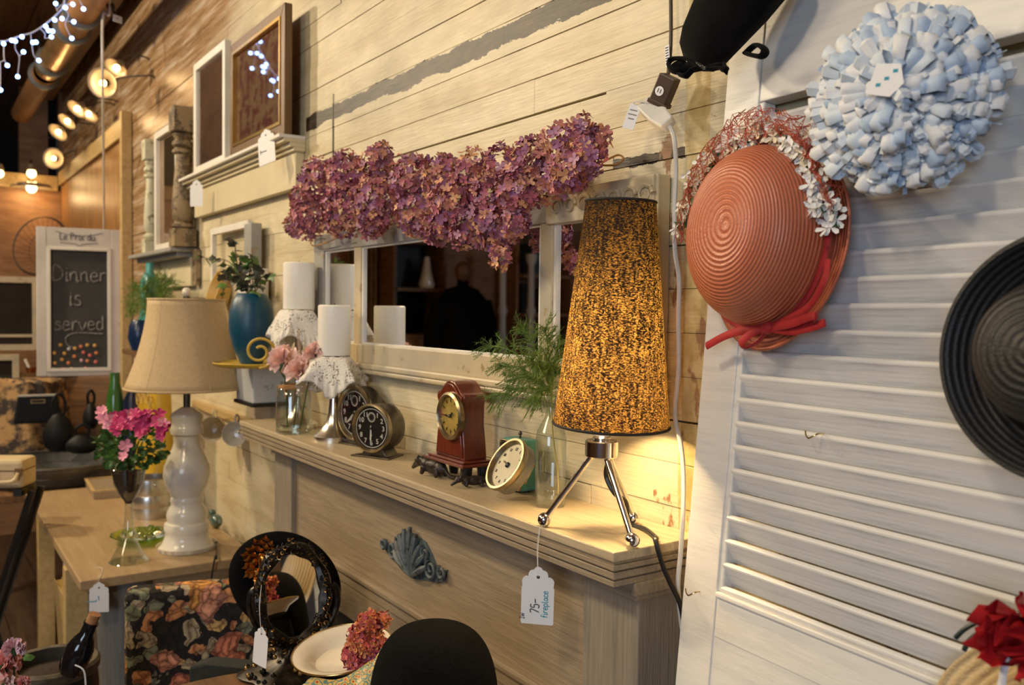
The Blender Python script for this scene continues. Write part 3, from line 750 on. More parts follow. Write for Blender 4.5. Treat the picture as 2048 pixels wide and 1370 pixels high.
dz = P(901, 832, y=-.098).z-SZ; dr = .042; DX = P(901, 832, y=-.098).x-CX
F0 = T(DX, FY-.003, dz) @ FACE
build(MB().lathe([(dr*1.02, 0), (dr*1.0, .007), (dr*.9, .010), (dr*.83, .006), (dr*.8, .002)], 48, F0), 'bezel', M['bezel'], mc)
build(MB().lathe([(1e-5, .002), (dr*.84, .002)], 40, F0), 'dial', M['dialy'], mc)
for h in range(12):
    a = R(30*h); build(MB().cbox((0, dr*.66, .0028), (dr*.035, dr*.16, .0006), F0 @ RZ(30*h)), 'hour_mark', M['dial'], mc, smooth=False)
build(hand(dr*.5, dr*.03, 270, F0, .004), 'minute_hand', M['dial'], mc, smooth=False)
build(hand(dr*.3, dr*.04, 55, F0, .0045), 'hour_hand', M['dial'], mc, smooth=False)
build(MB().ball((0, 0, .005), dr*.08, 10, 6, M=F0), 'hub', M['darkmetal'], mc)
build(MB().lathe([(1e-5, .010), (dr*.5, .0092), (dr*.88, .007)], 40, F0), 'glass', M['clkglass'], mc)

# two little cast-iron animals lying in front of the mantel clock
M['iron'] = pm('brown_cast_iron', (.045, .032, .024), .42, .3, col2=(.02, .015, .012), scale=60, bump=.6, bscale=160)
M['walnutd'] = pm('tarnished_hand', (.22, .13, .05), .7)
def beast(name, label, pl_, pr_):
    base = (pl_+pr_)/2; dv_ = pr_-pl_; rz = math.degrees(math.atan2(dv_.y, dv_.x)); s = dv_.length/.122; base = base-Vector((math.cos(R(rz)), math.sin(R(rz)), 0))*.007*s
    t = thing(name, label, 'figurine', base, rz, 'cast-iron animal figurines')
    mb = MB()
    mb.ball((.012, 0, .020), .016, 18, 12, (1.55, .85, .95)).ball((-.012, 0, .021), .0145, 16, 12, (1.1, .9, 1)).ball((.030, 0, .019), .0135, 16, 12, (1.1, .9, 1))
    mb.tube([(-.014, 0, .024), (-.026, 0, .028), (-.034, 0, .025)], [.010, .0095, .0095], 12)
    mb.ball((-.036, 0, .025), .0105, 16, 12, (1.1, .95, 1)).tube([(-.038, 0, .024), (-.050, 0, .016), (-.058, 0, .010)], [.0085, .006, .004], 12).ball((-.058, 0, .010), .0042, 10, 8)
    for sy in (-1, 1):
        mb.tube([(-.032, sy*.006, .031), (-.030, sy*.0085, .0385)], [.0042, .0022], 8)
        mb.tube([(-.012, sy*.009, .018), (-.014, sy*.0105, .009), (-.017, sy*.0105, .0035)], [.0065, .0048, .0042], 10)
        mb.tube([(.030, sy*.009, .018), (.034, sy*.0115, .010), (.029, sy*.0115, .0035)], [.0075, .0052, .0042], 10)
    mb.tube(bez([(.042, 0, .020), (.052, .002, .010), (.062, .004, .005), (.072, .004, .007)], 5), [.0048-.0002*k for k in range(16)], 8)
    o = build(mb, 'body', M['iron'], t); o.data.transform(SCL(s, s, s))
    md = o.modifiers.new('one_skin', 'REMESH'); md.mode = 'VOXEL'; md.voxel_size = .0011*s; md.use_smooth_shade = True
    md = o.modifiers.new('soft', 'SMOOTH'); md.iterations = 4; md.factor = .5
    dg = bpy.context.evaluated_depsgraph_get(); ev = bpy.data.meshes.new_from_object(o.evaluated_get(dg)); o.modifiers.clear(); o.data = ev; ev.name = 'body'
    if not ev.materials: ev.materials.append(M['iron'])
    for sy in (-1, 1): build(MB().ball((-.043*s, sy*.0072*s, .0275*s), .0015*s, 8, 6), 'eye', M['dial'], t)
    return t
beast('animal_figurine', 'dark cast-iron animal figurine lying snout down before the mantel clock, tail to the right', P(906, 976, z=SZ), P(984, 972, z=SZ))
beast('animal_figurine', 'dark cast-iron animal figurine at the left foot of the mantel clock', P(829, 944, z=SZ), P(905, 962, z=SZ))

# green alarm clock at the back, and the tilted movement without a case leaning on it
M['aqua'] = pm('aqua_enamel', (.10, .36, .29), .35, col2=(.07, .28, .22))
M['chip'] = pm('bronze_dark', (.11, .08, .05), .4, .7)
gc = P(1042, 984, z=SZ)
gt = thing('square_alarm_clock', 'square aqua green alarm clock with dark worn face, at the back of the shelf', 'clock', (gc.x-.012, -.040, SZ), 4)
gw, gd, gh = .056, .038, .088
build(MB().box(-gw/2, gw/2, -gd/2, gd/2, .003, gh), 'case', M['aqua'], gt, smooth=False, bevel=.005)
build(MB().frame(-gw/2+.001, gw/2-.001, .005, gh-.002, .005, -gd/2-.004, -gd/2+.001), 'bezel', M['bezel'], gt, smooth=False, bevel=.001)
build(MB().box(-gw/2+.004, gw/2-.004, -gd/2-.0015, -gd/2, .009, gh-.006), 'dial', M['chip'], gt, smooth=False)
for i in range(12):
    a = R(30*i); x, z_ = .0195*math.sin(a), .031*math.cos(a)
    build(MB().cbox((max(-.018, min(.018, x*1.3)), -gd/2-.002, .047+max(-.028, min(.028, z_*1.2))), (.006, .001, .009)), 'hour_mark', M['dial'], gt, smooth=False)
build(MB().tube([(0, 0, gh), (0, 0, gh+.006)], .0016, 8).ball((0, 0, gh+.008), .0035, 12, 8), 'alarm_button', M['darkmetal'], gt)
for sx in (-.02, .02): build(MB().solid([(.004, 0), (.004, .004)], 10, T(sx, 0, 0)), 'foot', M['dial'], gt)
rc = P(1016, 962, y=-.098); rr = 55*MPP(rc)
nrm = Vector((-.08, -.855, .548)).normalized()
RM = T(rc) @ rot_to(nrm)
# roll so that twelve points up the dial
zl = RM.inverted().to_3x3() @ Vector((0, 0, 1)); RM = RM @ RZ(math.degrees(math.atan2(zl.y, zl.x))-90)
low = min((RM @ Vector((rr*1.05*math.cos(a), rr*1.05*math.sin(a), zz_))).z for a in [i*.1 for i in range(63)] for zz_ in (0, -.03))
RM = T(0, 0, SZ-low+.0002) @ RM
rt_ = thing('round_clock', 'round brass clock movement without a case tilted back on the shelf edge', 'clock', M=RM)
build(MB().lathe([(1e-5, -.018), (rr*.97, -.018), (rr*.99, -.003)], 56), 'case', pm('grey_drum_metal', (.34, .32, .28), .4, .8, col2=(.25, .23, .2)), rt_)
build(MB().lathe([(rr*.99, -.003), (rr*1.05, .002), (rr*1.02, .008), (rr*.93, .008), (rr*.86, .001)], 56), 'bezel', M['bezel'], rt_)
build(MB().lathe([(1e-5, 0), (rr*.9, 0)], 48), 'dial', M['dialc'], rt_)
numerals(rr*.66, rr*.17, M['ink'], rt_, T(0, 0, .0002))
build(hand(rr*.42, rr*.025, 285, Matrix.Identity(4), .0015), 'hour_hand', M['walnutd'], rt_, smooth=False)
build(MB().ball((0, 0, .002), rr*.11, 14, 8, (1, 1, .5)), 'hub', M['dial'], rt_)
build(MB().lathe([(1e-5, -.017), (rr*.9, -.018), (rr*.6, -.019), (rr*.55, -.030), (1e-5, -.030)], 32), 'movement', M['bezel'], rt_)
for k in range(6):
    a = R(60*k+20); build(MB().tube([(rr*.5*math.cos(a), rr*.5*math.sin(a), -.03), (rr*.72*math.cos(a+.3), rr*.72*math.sin(a+.3), -.027), (rr*.8*math.cos(a+.6), rr*.8*math.sin(a+.6), -.02)], .0012, 6), 'spring_wire', M['gold'], rt_)

# ------------------------------------------------------------------ candlesticks, doilies, candles, jar of carnations
M['silver'] = pm('silver_plate', (.84, .81, .74), .24, 1, col2=(.78, .74, .66))
M['wax'] = pm('white_wax', (.93, .89, .80), .36, col2=(.91, .86, .76), sub=.3)
def lace():
    mt, nt, b = _nt('crochet_lace'); b.inputs['Base Color'].default_value = (.8, .76, .68, 1); b.inputs['Roughness'].default_value = .85
    tc = N(nt, 'ShaderNodeTexCoord').outputs['Object']
    vo = N(nt, 'ShaderNodeTexVoronoi', Scale=230); nt.links.new(tc, vo.inputs['Vector'])
    nz = N(nt, 'ShaderNodeTexNoise', Scale=40, Detail=2); nt.links.new(tc, nz.inputs['Vector'])
    lt = N(nt, 'ShaderNodeMath', operation='LESS_THAN'); nt.links.new(vo.outputs['Distance'], lt.inputs[0]); lt.inputs[1].default_value = .40
    gt_ = N(nt, 'ShaderNodeMath', operation='GREATER_THAN'); nt.links.new(nz.outputs['Fac'], gt_.inputs[0]); gt_.inputs[1].default_value = .50
    ml = N(nt, 'ShaderNodeMath', operation='MULTIPLY'); nt.links.new(lt.outputs[0], ml.inputs[0]); nt.links.new(gt_.outputs[0], ml.inputs[1])
    iv = N(nt, 'ShaderNodeMath', operation='SUBTRACT'); iv.inputs[0].default_value = 1; nt.links.new(ml.outputs[0], iv.inputs[1]); nt.links.new(iv.outputs[0], b.inputs['Alpha'])
    bp = N(nt, 'ShaderNodeBump', Strength=.7, Distance=.002); nt.links.new(vo.outputs['Distance'], bp.inputs['Height']); nt.links.new(bp.outputs[0], b.inputs['Normal'])
    return mt
M['lace'] = lace()
def candle_set(base, h, rbase, cr, ch, dlab, clab, slab, dr, dh, pts_n, seed, lean=0):
    rg = random.Random(seed)
    s = thing('candlestick', slab, 'candlestick', base, 0, 'silver candlesticks')
    build(MB().lathe([(1e-5, 0), (rbase, 0), (rbase, .012), (rbase*.93, .015), (rbase*.72, .022), (rbase*.42, .04), (rbase*.28, .065), (rbase*.22, .1), (rbase*.2, h-.02), (rbase*.3, h-.008), (rbase*.75, h-.004), (rbase*.75, h), (1e-5, h)], 44), 'stick', M['silver'], s)
    c = thing('pillar_candle', clab, 'candle', Vector(base)+Vector((0, 0, h+.0045)), 0, 'white pillar candles')
    build(MB().solid([(cr-.001, 0), (cr, .002), (cr, ch-.003), (cr-.003, ch), (cr*.5, ch-.001), (1e-5, ch-.002)], 44), 'wax', M['wax'], c)
    build(MB().tube([(0, 0, ch-.002), (.001, 0, ch+.005)], .0008, 5), 'wick', M['dial'], c)
    d = thing('doily', dlab, 'doily', Vector(base)+Vector((0, 0, h+.002)), 0, 'crocheted doilies')
    def fn(u, v):
        a = 2*math.pi*u; sc = 1+.06*math.sin(26*a)*(v > .85)
        if v < .35: rr_ = (cr*1.08)*v/.35; return (rr_*math.cos(a), rr_*math.sin(a), .0008*math.sin(9*a))
        t = (v-.35)/.65
        rf = cr*1.08+(dr-cr*1.08)*(t**.8)*(1+.32*math.sin(pts_n*a+seed)*t+.1*math.sin(2*pts_n*a+1)*t)
        drop = dh*(t**1.35)*(1+.28*math.cos(pts_n*a+seed+.6))
        return (rf*sc*math.cos(a), rf*sc*math.sin(a)*(.72 if math.sin(a) > 0 else 1), -drop)
    build(MB().grid(fn, 144, 22, cu=True), 'lace', M['lace'], d, solid=.0009)
def zat(p, py): return P(1024, 0, y=0).z if False else (lambda q: q.z)(P(int(1024), py, y=0))
b1 = Vector(P(650, 868, z=SZ)); b1.y = -.085; 
k1 = MPP(b1); h1 = P(682, 716, y=b1.y).z-SZ; c1 = P(682, 614, y=b1.y).z-SZ-h1
b1.x = P(668, 868, y=b1.y).x
candle_set(b1, h1, 39*k1, 31*k1, c1, 'white crocheted doily under the front pillar candle, draped over its candlestick', 'white pillar candle on the front candlestick, the lower one', 'silver candlestick with wide round foot beside the alarm clocks', 70*k1, .070, 5, 2)
b2 = Vector((P(575, 845, y=-.075).x, -.075, SZ)); b2.x = P(597, 845, y=-.075).x
k2 = MPP(b2); h2 = P(597, 622, y=b2.y).z-SZ; c2 = P(597, 529, y=b2.y).z-SZ-h2
candle_set(b2, h2, 38*k2, 31*k2, c2, 'white crocheted doily under the rear, taller pillar candle, hanging in points', 'white pillar candle on the rear candlestick, the higher one', 'silver candlestick at the left end of the shelf behind the flower jar', 58*k2, .085, 4, 5)

jb = Vector((P(598, 858, y=-.105).x, -.118, SZ)); jk = MPP(jb)
M['jarglass'] = glass('jar_glass', (.88, .92, .88), fac=.3)
jr = thing('glass_jar', 'clear glass jar tied with raffia holding pink carnations', 'jar', jb)
rj = 35*jk; hj = P(598, 765, y=jb.y).z-SZ
build(MB().lathe([(1e-5, .0015), (rj*.9, .001), (rj, .006), (rj, hj*.72), (rj*.92, hj*.82), (rj*.74, hj*.9), (rj*.76, hj), (rj*.7, hj)], 40), 'body', M['jarglass'], jr)
build(MB().lathe([(1e-5, hj*.5), (rj*.95, hj*.5)], 32), 'water_surface', M['jarglass'], jr)
M['raffia'] = pm('raffia', (.5, .26, .09), .7, col2=(.36, .18, .06), scale=60)
for k in range(4):
    build(MB().tube([(rj*.78*math.cos(a)*(1+.04*math.sin(3*a+k)), rj*.78*math.sin(a), hj*.88+.002*k+.0015*math.sin(2*a+k)) for a in [2*math.pi*i/28 for i in range(28)]], .0015, 5, closed=True), 'raffia_wrap', M['raffia'], jr)
for k, (dx, dz_) in enumerate(((-.03, -.012), (.028, -.02), (-.022, .004), (.02, .006))):
    f = Vector((.02, -rj*.8, hj*.88)); build(MB().tube(bez([f, f+Vector((dx*.6, -.006, abs(dz_)*.6)), f+Vector((dx, -.004, dz_))], 6), .0012, 5), 'raffia_end', M['raffia'], jr)
M['leafstem'] = pm('dark_green_stem', (.05, .10, .03), .5)
M['pink'] = pm('pale_pink_petal', (.95, .60, .50), .6, col2=(.92, .72, .66), scale=30)
def carnation(name, label, root, c, r_, mat, group, seed, stem=True, n=46):
    rg = random.Random(seed)
    t = thing(name, label, 'carnation', c, 0, group)
    for k in range(n):
        ph = rg.uniform(0, 2*math.pi); th = math.acos(1-rg.uniform(0, 1.25)); L = r_*rg.uniform(.75, 1.08)
        Mp = RZ(math.degrees(ph)) @ RY(math.degrees(th)) 
        def fn(u, v, L=L, k=k):
            a = (u-.5)*1.5; w_ = v*(.75+.25*v)
            return (L*.62*w_*math.sin(a)*1.1, L*.14*math.sin(9*u+k)*v*v+.12*L*v*v, L*(.12+.88*w_*math.cos(a*.6))+(.05*L*math.sin(22*u+k) if v > .9 else 0))
        build(MB().grid(fn, 6, 4, Mp), 'petal', mat, t)
    build(MB().solid([(.003, -r_*.75), (r_*.28, -r_*.35), (r_*.3, 0), (1e-5, r_*.1)], 10), 'calyx', M['leafstem'], t)
    if stem: build(MB().tube(bez([Vector(c)-Vector((0, 0, r_*.5)), (Vector(c)+Vector(root))/2+Vector((0, 0, .01)), Vector(root)], 6), .0016, 6), 'stem', M['leafstem'], t, world=True)
    return t
for i, (px, py, rp, yy_, lb) in enumerate(((569, 728, 36, -.145, 'pale pink carnation at the left of the jar, the largest head'), (602, 744, 31, -.15, 'pale pink carnation drooping at the centre of the jar'), (630, 710, 26, -.125, 'pale pink carnation at the right of the jar, beside the doily'))):
    c = P(px, py, y=yy_); carnation('carnation', lb, jb+Vector((.015*(i-1), .01*(i-1), .012)), c, rp*MPP(c), M['pink'], 'pink carnations in the jar', 40+i)

# ------------------------------------------------------------------ hydrangea garland over the mirror
PET = [((.36, .10, .17), (.30, .08, .14)), ((.44, .16, .18), (.34, .12, .12)), ((.30, .12, .27), (.24, .08, .22)), ((.52, .26, .22), (.42, .18, .14)), ((.24, .07, .14), (.16, .05, .10)), ((.60, .33, .22), (.48, .22, .12)), ((.40, .20, .34), (.32, .15, .28))]
PET = [((min(.9, a[0]*1.4), a[1]*1.45, a[2]*1.15), (b[0]*1.2, b[1]*1.2, b[2]*.95)) for a, b in PET]
PM = [pm('hydrangea_petal_%d' % i, a, .6, col2=b, scale=90) for i, (a, b) in enumerate(PET)]
ORP = [pm('dried_petal_%d' % i, tuple(c*1.35 for c in a), .6, col2=b, scale=90) for i, (a, b) in enumerate((((.55, .16, .06), (.40, .10, .05)), ((.48, .08, .08), (.34, .05, .06)), ((.62, .25, .08), (.5, .15, .05)), ((.36, .08, .12), (.26, .06, .10))))]
def floret_mesh(mb, M0, s, rg):
    """four rounded cupped petals"""
    cup = rg.uniform(.1, .45); off = rg.uniform(0, 90)
    for k in range(4):
        Mp = M0 @ RZ(off+90*k+rg.uniform(-9, 9))
        q = s*rg.uniform(.85, 1.1); c = cup*q
        mb.add([(0, 0, 0), (q*.35, -q*.30, c*.35), (q*.8, -q*.36, c*.8), (q*1.05, 0, c*1.05), (q*.8, q*.36, c*.8), (q*.35, q*.30, c*.35), (q*.55, 0, c*.35)],
               [(0, 1, 6), (1, 2, 6), (2, 3, 6), (3, 4, 6), (4, 5, 6), (5, 0, 6)], Mp)
def hydrangea(t, blobs, size, n_obj, n_stuff, mats, seed, bias):
    """blobs: (centre, radius, colour weights); the florets nearest the viewer's side are objects, the rest one stuff part each colour"""
    rg = random.Random(seed)
    protos = []
    for i, mt_ in enumerate(mats):
        for v in range(2):
            mb = MB(); floret_mesh(mb, Matrix.Identity(4), size, rg)
            me = bpy.data.meshes.new('floret'); me.from_pydata([tuple(q) for q in mb.v], [], mb.f); me.materials.append(mt_); protos.append((i, me))
    tot = sum(r*r for _, r, _w in blobs)
    stuff = [MB() for _ in mats]; objs = 0
    inv = wm(t).inverted()
    for c, r, wts in blobs:
        n1 = n_obj*r*r/tot; n2 = n_stuff*r*r/tot
        for k in range(int(n1+n2+.5)):
            o_ = k < n1
            while True:
                d = Vector((rg.gauss(0, 1), rg.gauss(0, 1), rg.gauss(0, 1))).normalized()
                if d.dot(bias) > (.25 if o_ else -.35): break
            rad = r*(rg.uniform(.96, 1.08) if o_ else rg.uniform(.6, 1.0))
            p = Vector(c)+Vector((d.x*rad, d.y*rad*.8, d.z*rad))
            dd = (d+Vector((rg.uniform(-.6, .6), rg.uniform(-.6, .6), rg.uniform(-.6, .6)))).normalized()
            Mx = inv @ T(p) @ rot_to(dd) @ RZ(rg.uniform(0, 90))
            mi = rg.choices(range(len(mats)), wts)[0]
            if o_:
                o = bpy.data.objects.new('floret', rg.choice([m_ for i, m_ in protos if i == mi])); COL.objects.link(o); o.parent = t; o.matrix_basis = Mx @ SCL(*[rg.uniform(.85, 1.15)]*3)
            else: floret_mesh(stuff[mi], Mx, size*rg.uniform(.8, 1.1), rg)
    for mb, mt_ in zip(stuff, mats):
        if mb.f: build(mb, 'florets', mt_, t, smooth=False, kind='stuff')
HB = [(640, 365, 52), (622, 430, 48), (690, 352, 50), (690, 420, 58), (752, 335, 44), (765, 310, 26), (750, 400, 60), (745, 445, 36), (820, 355, 52), (835, 420, 58), (880, 350, 46), (905, 415, 62), (945, 345, 48), (975, 395, 58), (1000, 335, 46), (1035, 375, 52), (1060, 315, 46), (1085, 360, 52), (1115, 290, 44), (1135, 345, 50), (1170, 310, 48), (1160, 255, 30), (1195, 285, 32), (985, 455, 50), (1000, 515, 26), (930, 455, 44), (875, 450, 40), (1030, 440, 34), (600, 400, 26), (590, 450, 26), (965, 470, 30)]
gl = thing('hydrangea_garland', 'long garland of dried mauve and pink hydrangea heads draped along the mirror top', 'garland', P(900, 470, y=-.09))
blobs = []
for px, py, r_ in HB:
    yb = -.092-.018*math.sin(px*.05)
    c = P(px, py, y=yb); f = (px-600)/600
    blobs.append((c, r_*MPP(c), [1.4-.6*f, 1, .6+.6*f, .4+.8*f, 1.3-1.1*f, .25+.7*f, .5+.7*f]))
toC = (CAM-P(900, 400, y=-.08)).normalized()
hydrangea(gl, blobs, .0092, 300, 4200, PM, 11, toC)
for pts in ([P(690, 470, y=-.05), P(630, 492, y=-.04), P(622, 478, y=-.035), P(640, 470, y=-.04)], [P(1195, 330, y=-.05), P(1230, 330, y=-.03), P(1247, 318, y=-.02), P(1235, 310, y=-.02), P(1205, 325, y=-.04)]):
    build(MB().tube(bez(pts, 6), .0016, 6), 'twine_loop', M['raffia'], gl, world=True)

# ------------------------------------------------------------------ upper ledge with two pictures
M['creamold'] = worn('cream_peeling', (.66, .57, .37), (.30, .18, .08), .5, 9, .36, .3)
lx0, lx1 = -3.30, -2.28
lg = thing('wall_ledge', 'cream wall ledge with moulded top and peeling apron, holding two pictures', 'shelf', ((lx0+lx1)/2, -.001, 1.87))
def W3(mb, name, mat, par, **k): return build(mb, name, mat, par, world=True, smooth=False, **k)
W3(MB().box(lx0+.01, lx1, -.026, -.001, 1.872, 1.985), 'apron', M['creamold'], lg, bevel=.002)
for y, z0, z1 in ((-.075, 2.000, 2.010), (-.062, 1.990, 2.0005), (-.045, 1.978, 1.9905), (-.035, 1.968, 1.9785)):
    W3(MB().box(lx0-.02, lx1+.01, y, -.001, z0, z1), 'moulding', M['white'] if y < -.07 else M['creamold'], lg, bevel=.002)
zl_ = 2.0105
def picture(name, label, x0, x1, z0, z1, wd, fm, cm, gm=True, y=-.05, dep=.022, cat='picture', inner=None):
    t = thing(name, label, cat, ((x0+x1)/2, y, z0))
    build(MB().frame(x0, x1, z0, z1, wd, y-dep/2, y+dep/2), 'frame', fm, t, world=True, smooth=False, bevel=.002)
    if inner: build(MB().frame(x0+wd*.8, x1-wd*.8, z0+wd*.8, z1-wd*.8, wd*.25, y-dep/2-.003, y+dep/2-.003), 'inner_slip', inner, t, world=True, smooth=False)
    build(MB().box(x0+wd*.7, x1-wd*.7, y-.001, y+.004, z0+wd*.7, z1-wd*.7), 'picture_panel', cm, t, world=True, smooth=False)
    if gm: build(MB().box(x0+wd*.8, x1-wd*.8, y-.0035, y-.002, z0+wd*.8, z1-wd*.8), 'glass', M['picglass'], t, world=True, smooth=False)
    return t
M['picglass'] = glass('picture_glass', (1, 1, 1), rough=.02, fac=.35)
M['paintflow'] = pm('faded_floral_painting', (.44, .28, .14), .6, col2=(.26, .045, .03), scale=26, detail=6, lo=.46, hi=.52)
M['paintdark'] = pm('dark_old_print', (.36, .19, .09), .6, col2=(.20, .10, .05), scale=9, detail=8)
M['walnut'] = wood('brown_frame_wood', (.20, .11, .045), (.11, .06, .025), 2, 6, .4)
a, b = P(480, 92, y=-.05), P(592, 12, y=-.05)
picture('framed_picture', 'brown wooden framed flower painting on the cream ledge, tag at its foot', -2.745, -2.27, zl_, 2.352, .035, M['walnut'], M['paintflow'], inner=M['gold'])
picture('framed_picture', 'narrow white framed picture standing left of the brown one on the ledge', -3.20, -2.83, zl_, 2.395, .026, M['white'], M['paintdark'], y=-.042)
tt = P(531, 262, y=-.078)
price_tag('price_tag', 'white price tag leaning against the brown flower painting on the ledge', tt, .055, .10, (.5, -.86, .25), 16, [('T', .2, 0, -.6, 90, 'ink')], None, fold=1)
tt = P(393, 362, y=-.082)
price_tag('price_tag', 'blank white price tag hanging from the left end of the cream ledge', tt, .046, .085, (.72, -.69, 0), 0, [], [tt+Vector((0, .006, .004))])

# ------------------------------------------------------------------ lower-left ledge, mirror between two turned posts
l2 = thing('wall_ledge', 'lower small wall ledge with grey top, holding a white mirror between turned posts', 'shelf', (-3.72, -.001, 1.625))
W3(MB().box(-4.02, -3.36, -.022, -.001, 1.628, 1.735), 'apron', M['creamold'], l2, bevel=.002)
W3(MB().box(-4.08, -3.34, -.10, -.001, 1.752, 1.768), 'ledge_board', M['mgrey'], l2, bevel=.003)
W3(MB().box(-4.05, -3.37, -.07, -.001, 1.735, 1.7525), 'moulding', M['mgrey'], l2, bevel=.004)
m2 = thing('framed_mirror', 'narrow white framed mirror between two turned posts on the lower ledge', 'mirror', (-3.60, -.05, 1.769))
x0, x1, z1 = -3.76, -3.40, 2.245
build(MB().frame(x0, x1, 1.769, z1, .028, -.062, -.035), 'frame', M['white'], m2, world=True, smooth=False, bevel=.002)
build(MB().box(x0+.02, x1-.02, -.046, -.042, 1.785, z1-.02), 'mirror_glass', pm('old_mirror', (.6, .45, .28), .06, .9, col2=(.4, .26, .13), scale=6), m2, world=True, smooth=False)
M['greenpost'] = worn('chippy_green_white_post', (.62, .6, .42), (.22, .19, .1), .5, 30, .45, .3)
M['oldpost'] = worn('bare_brown_post', (.30, .22, .12), (.10, .07, .04), .6, 18, .5, .4)
def turned_post(name, label, x, y, z0, z1, r_, mat):
    t = thing(name, label, 'post', (x, y, z0)); h = z1-z0
    build(MB().box(-r_, r_, -r_, r_, 0, h*.13), 'square_base', mat, t, smooth=False, bevel=.003)
    prof = [(r_*.7, h*.13), (r_*.95, h*.145), (r_*.95, h*.16), (r_*.6, h*.18), (r_*.85, h*.2), (r_*.95, h*.3), (r_*.8, h*.45), (r_*.62, h*.6), (r_*.6, h*.66), (r_*.9, h*.675), (r_*.9, h*.69), (r_*.62, h*.71), (r_*.9, h*.73), (r_*.9, h*.75), (r_*.65, h*.77), (r_*.85, h*.80), (r_*.7, h*.82)]
    build(MB().solid(prof, 24), 'turned_shaft', mat, t)
    build(MB().box(-r_, r_, -r_, r_, h*.82, h), 'square_top', mat, t, smooth=False, bevel=.003)
    return t
turned_post('turned_post', 'short chippy green-white turned post left of the narrow white mirror', -3.865, -.052, 1.769, 2.235, .03, M['greenpost'])
turned_post('turned_post', 'tall dark bare turned post right of the narrow white mirror', -3.352, -.052, 1.769, 2.275, .04, M['oldpost'])
st_ = thing('dark_stake', 'dark weathered wood strip fixed upright on the wall under the tall turned post', 'wood strip', (-3.315, -.012, 1.63))
build(MB().box(-.022, .022, -.010, .010, 0, .13), 'strip', M['oldpost'], st_, smooth=False, bevel=.002)

# ------------------------------------------------------------------ small white frame, white post, oval bowl above the blue vase
f3 = thing('empty_frame', 'small empty white picture frame leaning on the wall behind the ivy', 'picture frame', (-2.83, -.03, 1.44))
build(MB().frame(-3.052, -2.65, 1.44, 1.815, .022, -.036, -.020), 'frame', M['white'], f3, world=True, smooth=False, bevel=.002)
wp = thing('white_post', 'slim chippy white wooden post standing behind the blue vase', 'post', (-2.60, -.03, 1.44))
build(MB().box(-2.642, -2.575, -.050, -.018, 1.44, 1.80), 'shaft', M['mgrey'], wp, world=True, smooth=False, bevel=.002)
build(MB().box(-2.70, -2.53, -.056, -.012, 1.44, 1.665), 'wide_foot', M['white'], wp, world=True, smooth=False, bevel=.003)
M['butter'] = pm('yellow_bowl_wood', (.62, .42, .12), .45, col2=(.5, .32, .08))
ob = P(396, 585, y=-.10)
bw = thing('wooden_bowl', 'yellow wooden bowl standing on edge above the beige lamp shade', 'bowl', (ob.x, -.05, ob.z-.075))
build(MB().lathe([(1e-5, -.05), (.05, -.045), (.072, 0), (.078, .004), (.07, .004), (.048, -.038), (1e-5, -.043)], 36, T(0, 0, .078) @ RX(72) @ SCL(.8, 1, 1)), 'shell', M['butter'], bw)

# wall bracket, yellow tray, blue vase with ivy
M['yellowmetal'] = pm('yellow_painted_metal', (.62, .42, .05), .4, col2=(.45, .28, .03), scale=25)
bk = thing('wall_bracket', 'chippy white wooden wall bracket carrying the yellow tray and blue vase', 'bracket', (-2.58, -.001, 1.18))
BX0, BX1 = P(472, 760, y=-.10).x, P(506, 760, y=-.10).x
build(MB().box(BX0, BX1, -.10, -.001, 1.285, 1.392), 'corbel', worn('corbel_white', (.6, .62, .6), (.06, .05, .04), .5, 16, .4, .3), bk, world=True, smooth=False, bevel=.004)
build(MB().box(BX0-.008, BX1+.008, -.105, -.001, 1.275, 1.2855), 'corbel_foot', M['dial'], bk, world=True, smooth=False, bevel=.002)
build(MB().box(BX1-.06, BX1+.03, -.03, -.001, 1.13, 1.275), 'back_strip', M['mframe'], bk, world=True, smooth=False, bevel=.002)
TZ = 1.393
vx = P(503, 700, y=-.125).x
tr = thing('yellow_tray', 'yellow metal scroll-handled tray on the wall bracket under the blue vase', 'tray', (vx, -.118, TZ))
build(MB().solid([(.10, 0), (.112, .004), (.116, .010), (.113, .012), (.108, .007), (1e-5, .005)], 48, SCL(.98, .92, 1)), 'dish', M['yellowmetal'], tr)
for sx in (-1, 1):
    pts = []; sc_ = (P(519, 703, y=-.19) if sx > 0 else P(446, 706, y=-.06))-Vector((vx, -.118, TZ))
    for j in range(34):
        t = j/33; a = -1.57+t*3.2*math.pi; rr_ = (.047 if sx > 0 else .03)*(1-.75*t)
        pts.append(sc_+Vector((_r.x, _r.y, 0))*(rr_*math.cos(a))*.9+Vector((0, 0, rr_*math.sin(a)*.85)))
    build(MB().tube(pts, .0035, 8), 'scroll_handle', M['yellowmetal'], tr)
vz = TZ+.0078
vc = P(503, 715, y=-.12); vk = MPP(vc)
vx = P(503, 700, y=-.125).x
M['bluegl'] = pm('teal_blue_satin_glass', (.004, .07, .125), .4, col2=(.004, .05, .10), scale=3)
vs = thing('blue_vase', 'teal blue ovoid satin vase holding ivy on the yellow tray', 'vase', (vx, -.125, vz))
vh = P(503, 587, y=-.125).z-vz; vr = 44*vk
build(MB().lathe([(1e-5, 0), (vr*.48, 0), (vr*.6, vh*.08), (vr*.82, vh*.25), (vr*.97, vh*.45), (vr*1.0, vh*.58), (vr*.95, vh*.75), (vr*.82, vh*.9), (vr*.66, vh*.985), (vr*.6, vh), (vr*.56, vh*.985), (vr*.7, vh*.88)], 44), 'body', M['bluegl'], vs)
M['ivy'] = pm('ivy_green', (.10, .20, .035), .45, col2=(.06, .13, .03), scale=30)
M['ivyd'] = pm('ivy_dark', (.035, .05, .03), .5, col2=(.07, .05, .04), scale=30)
M['vine'] = pm('brown_vine', (.14, .09, .04), .6)
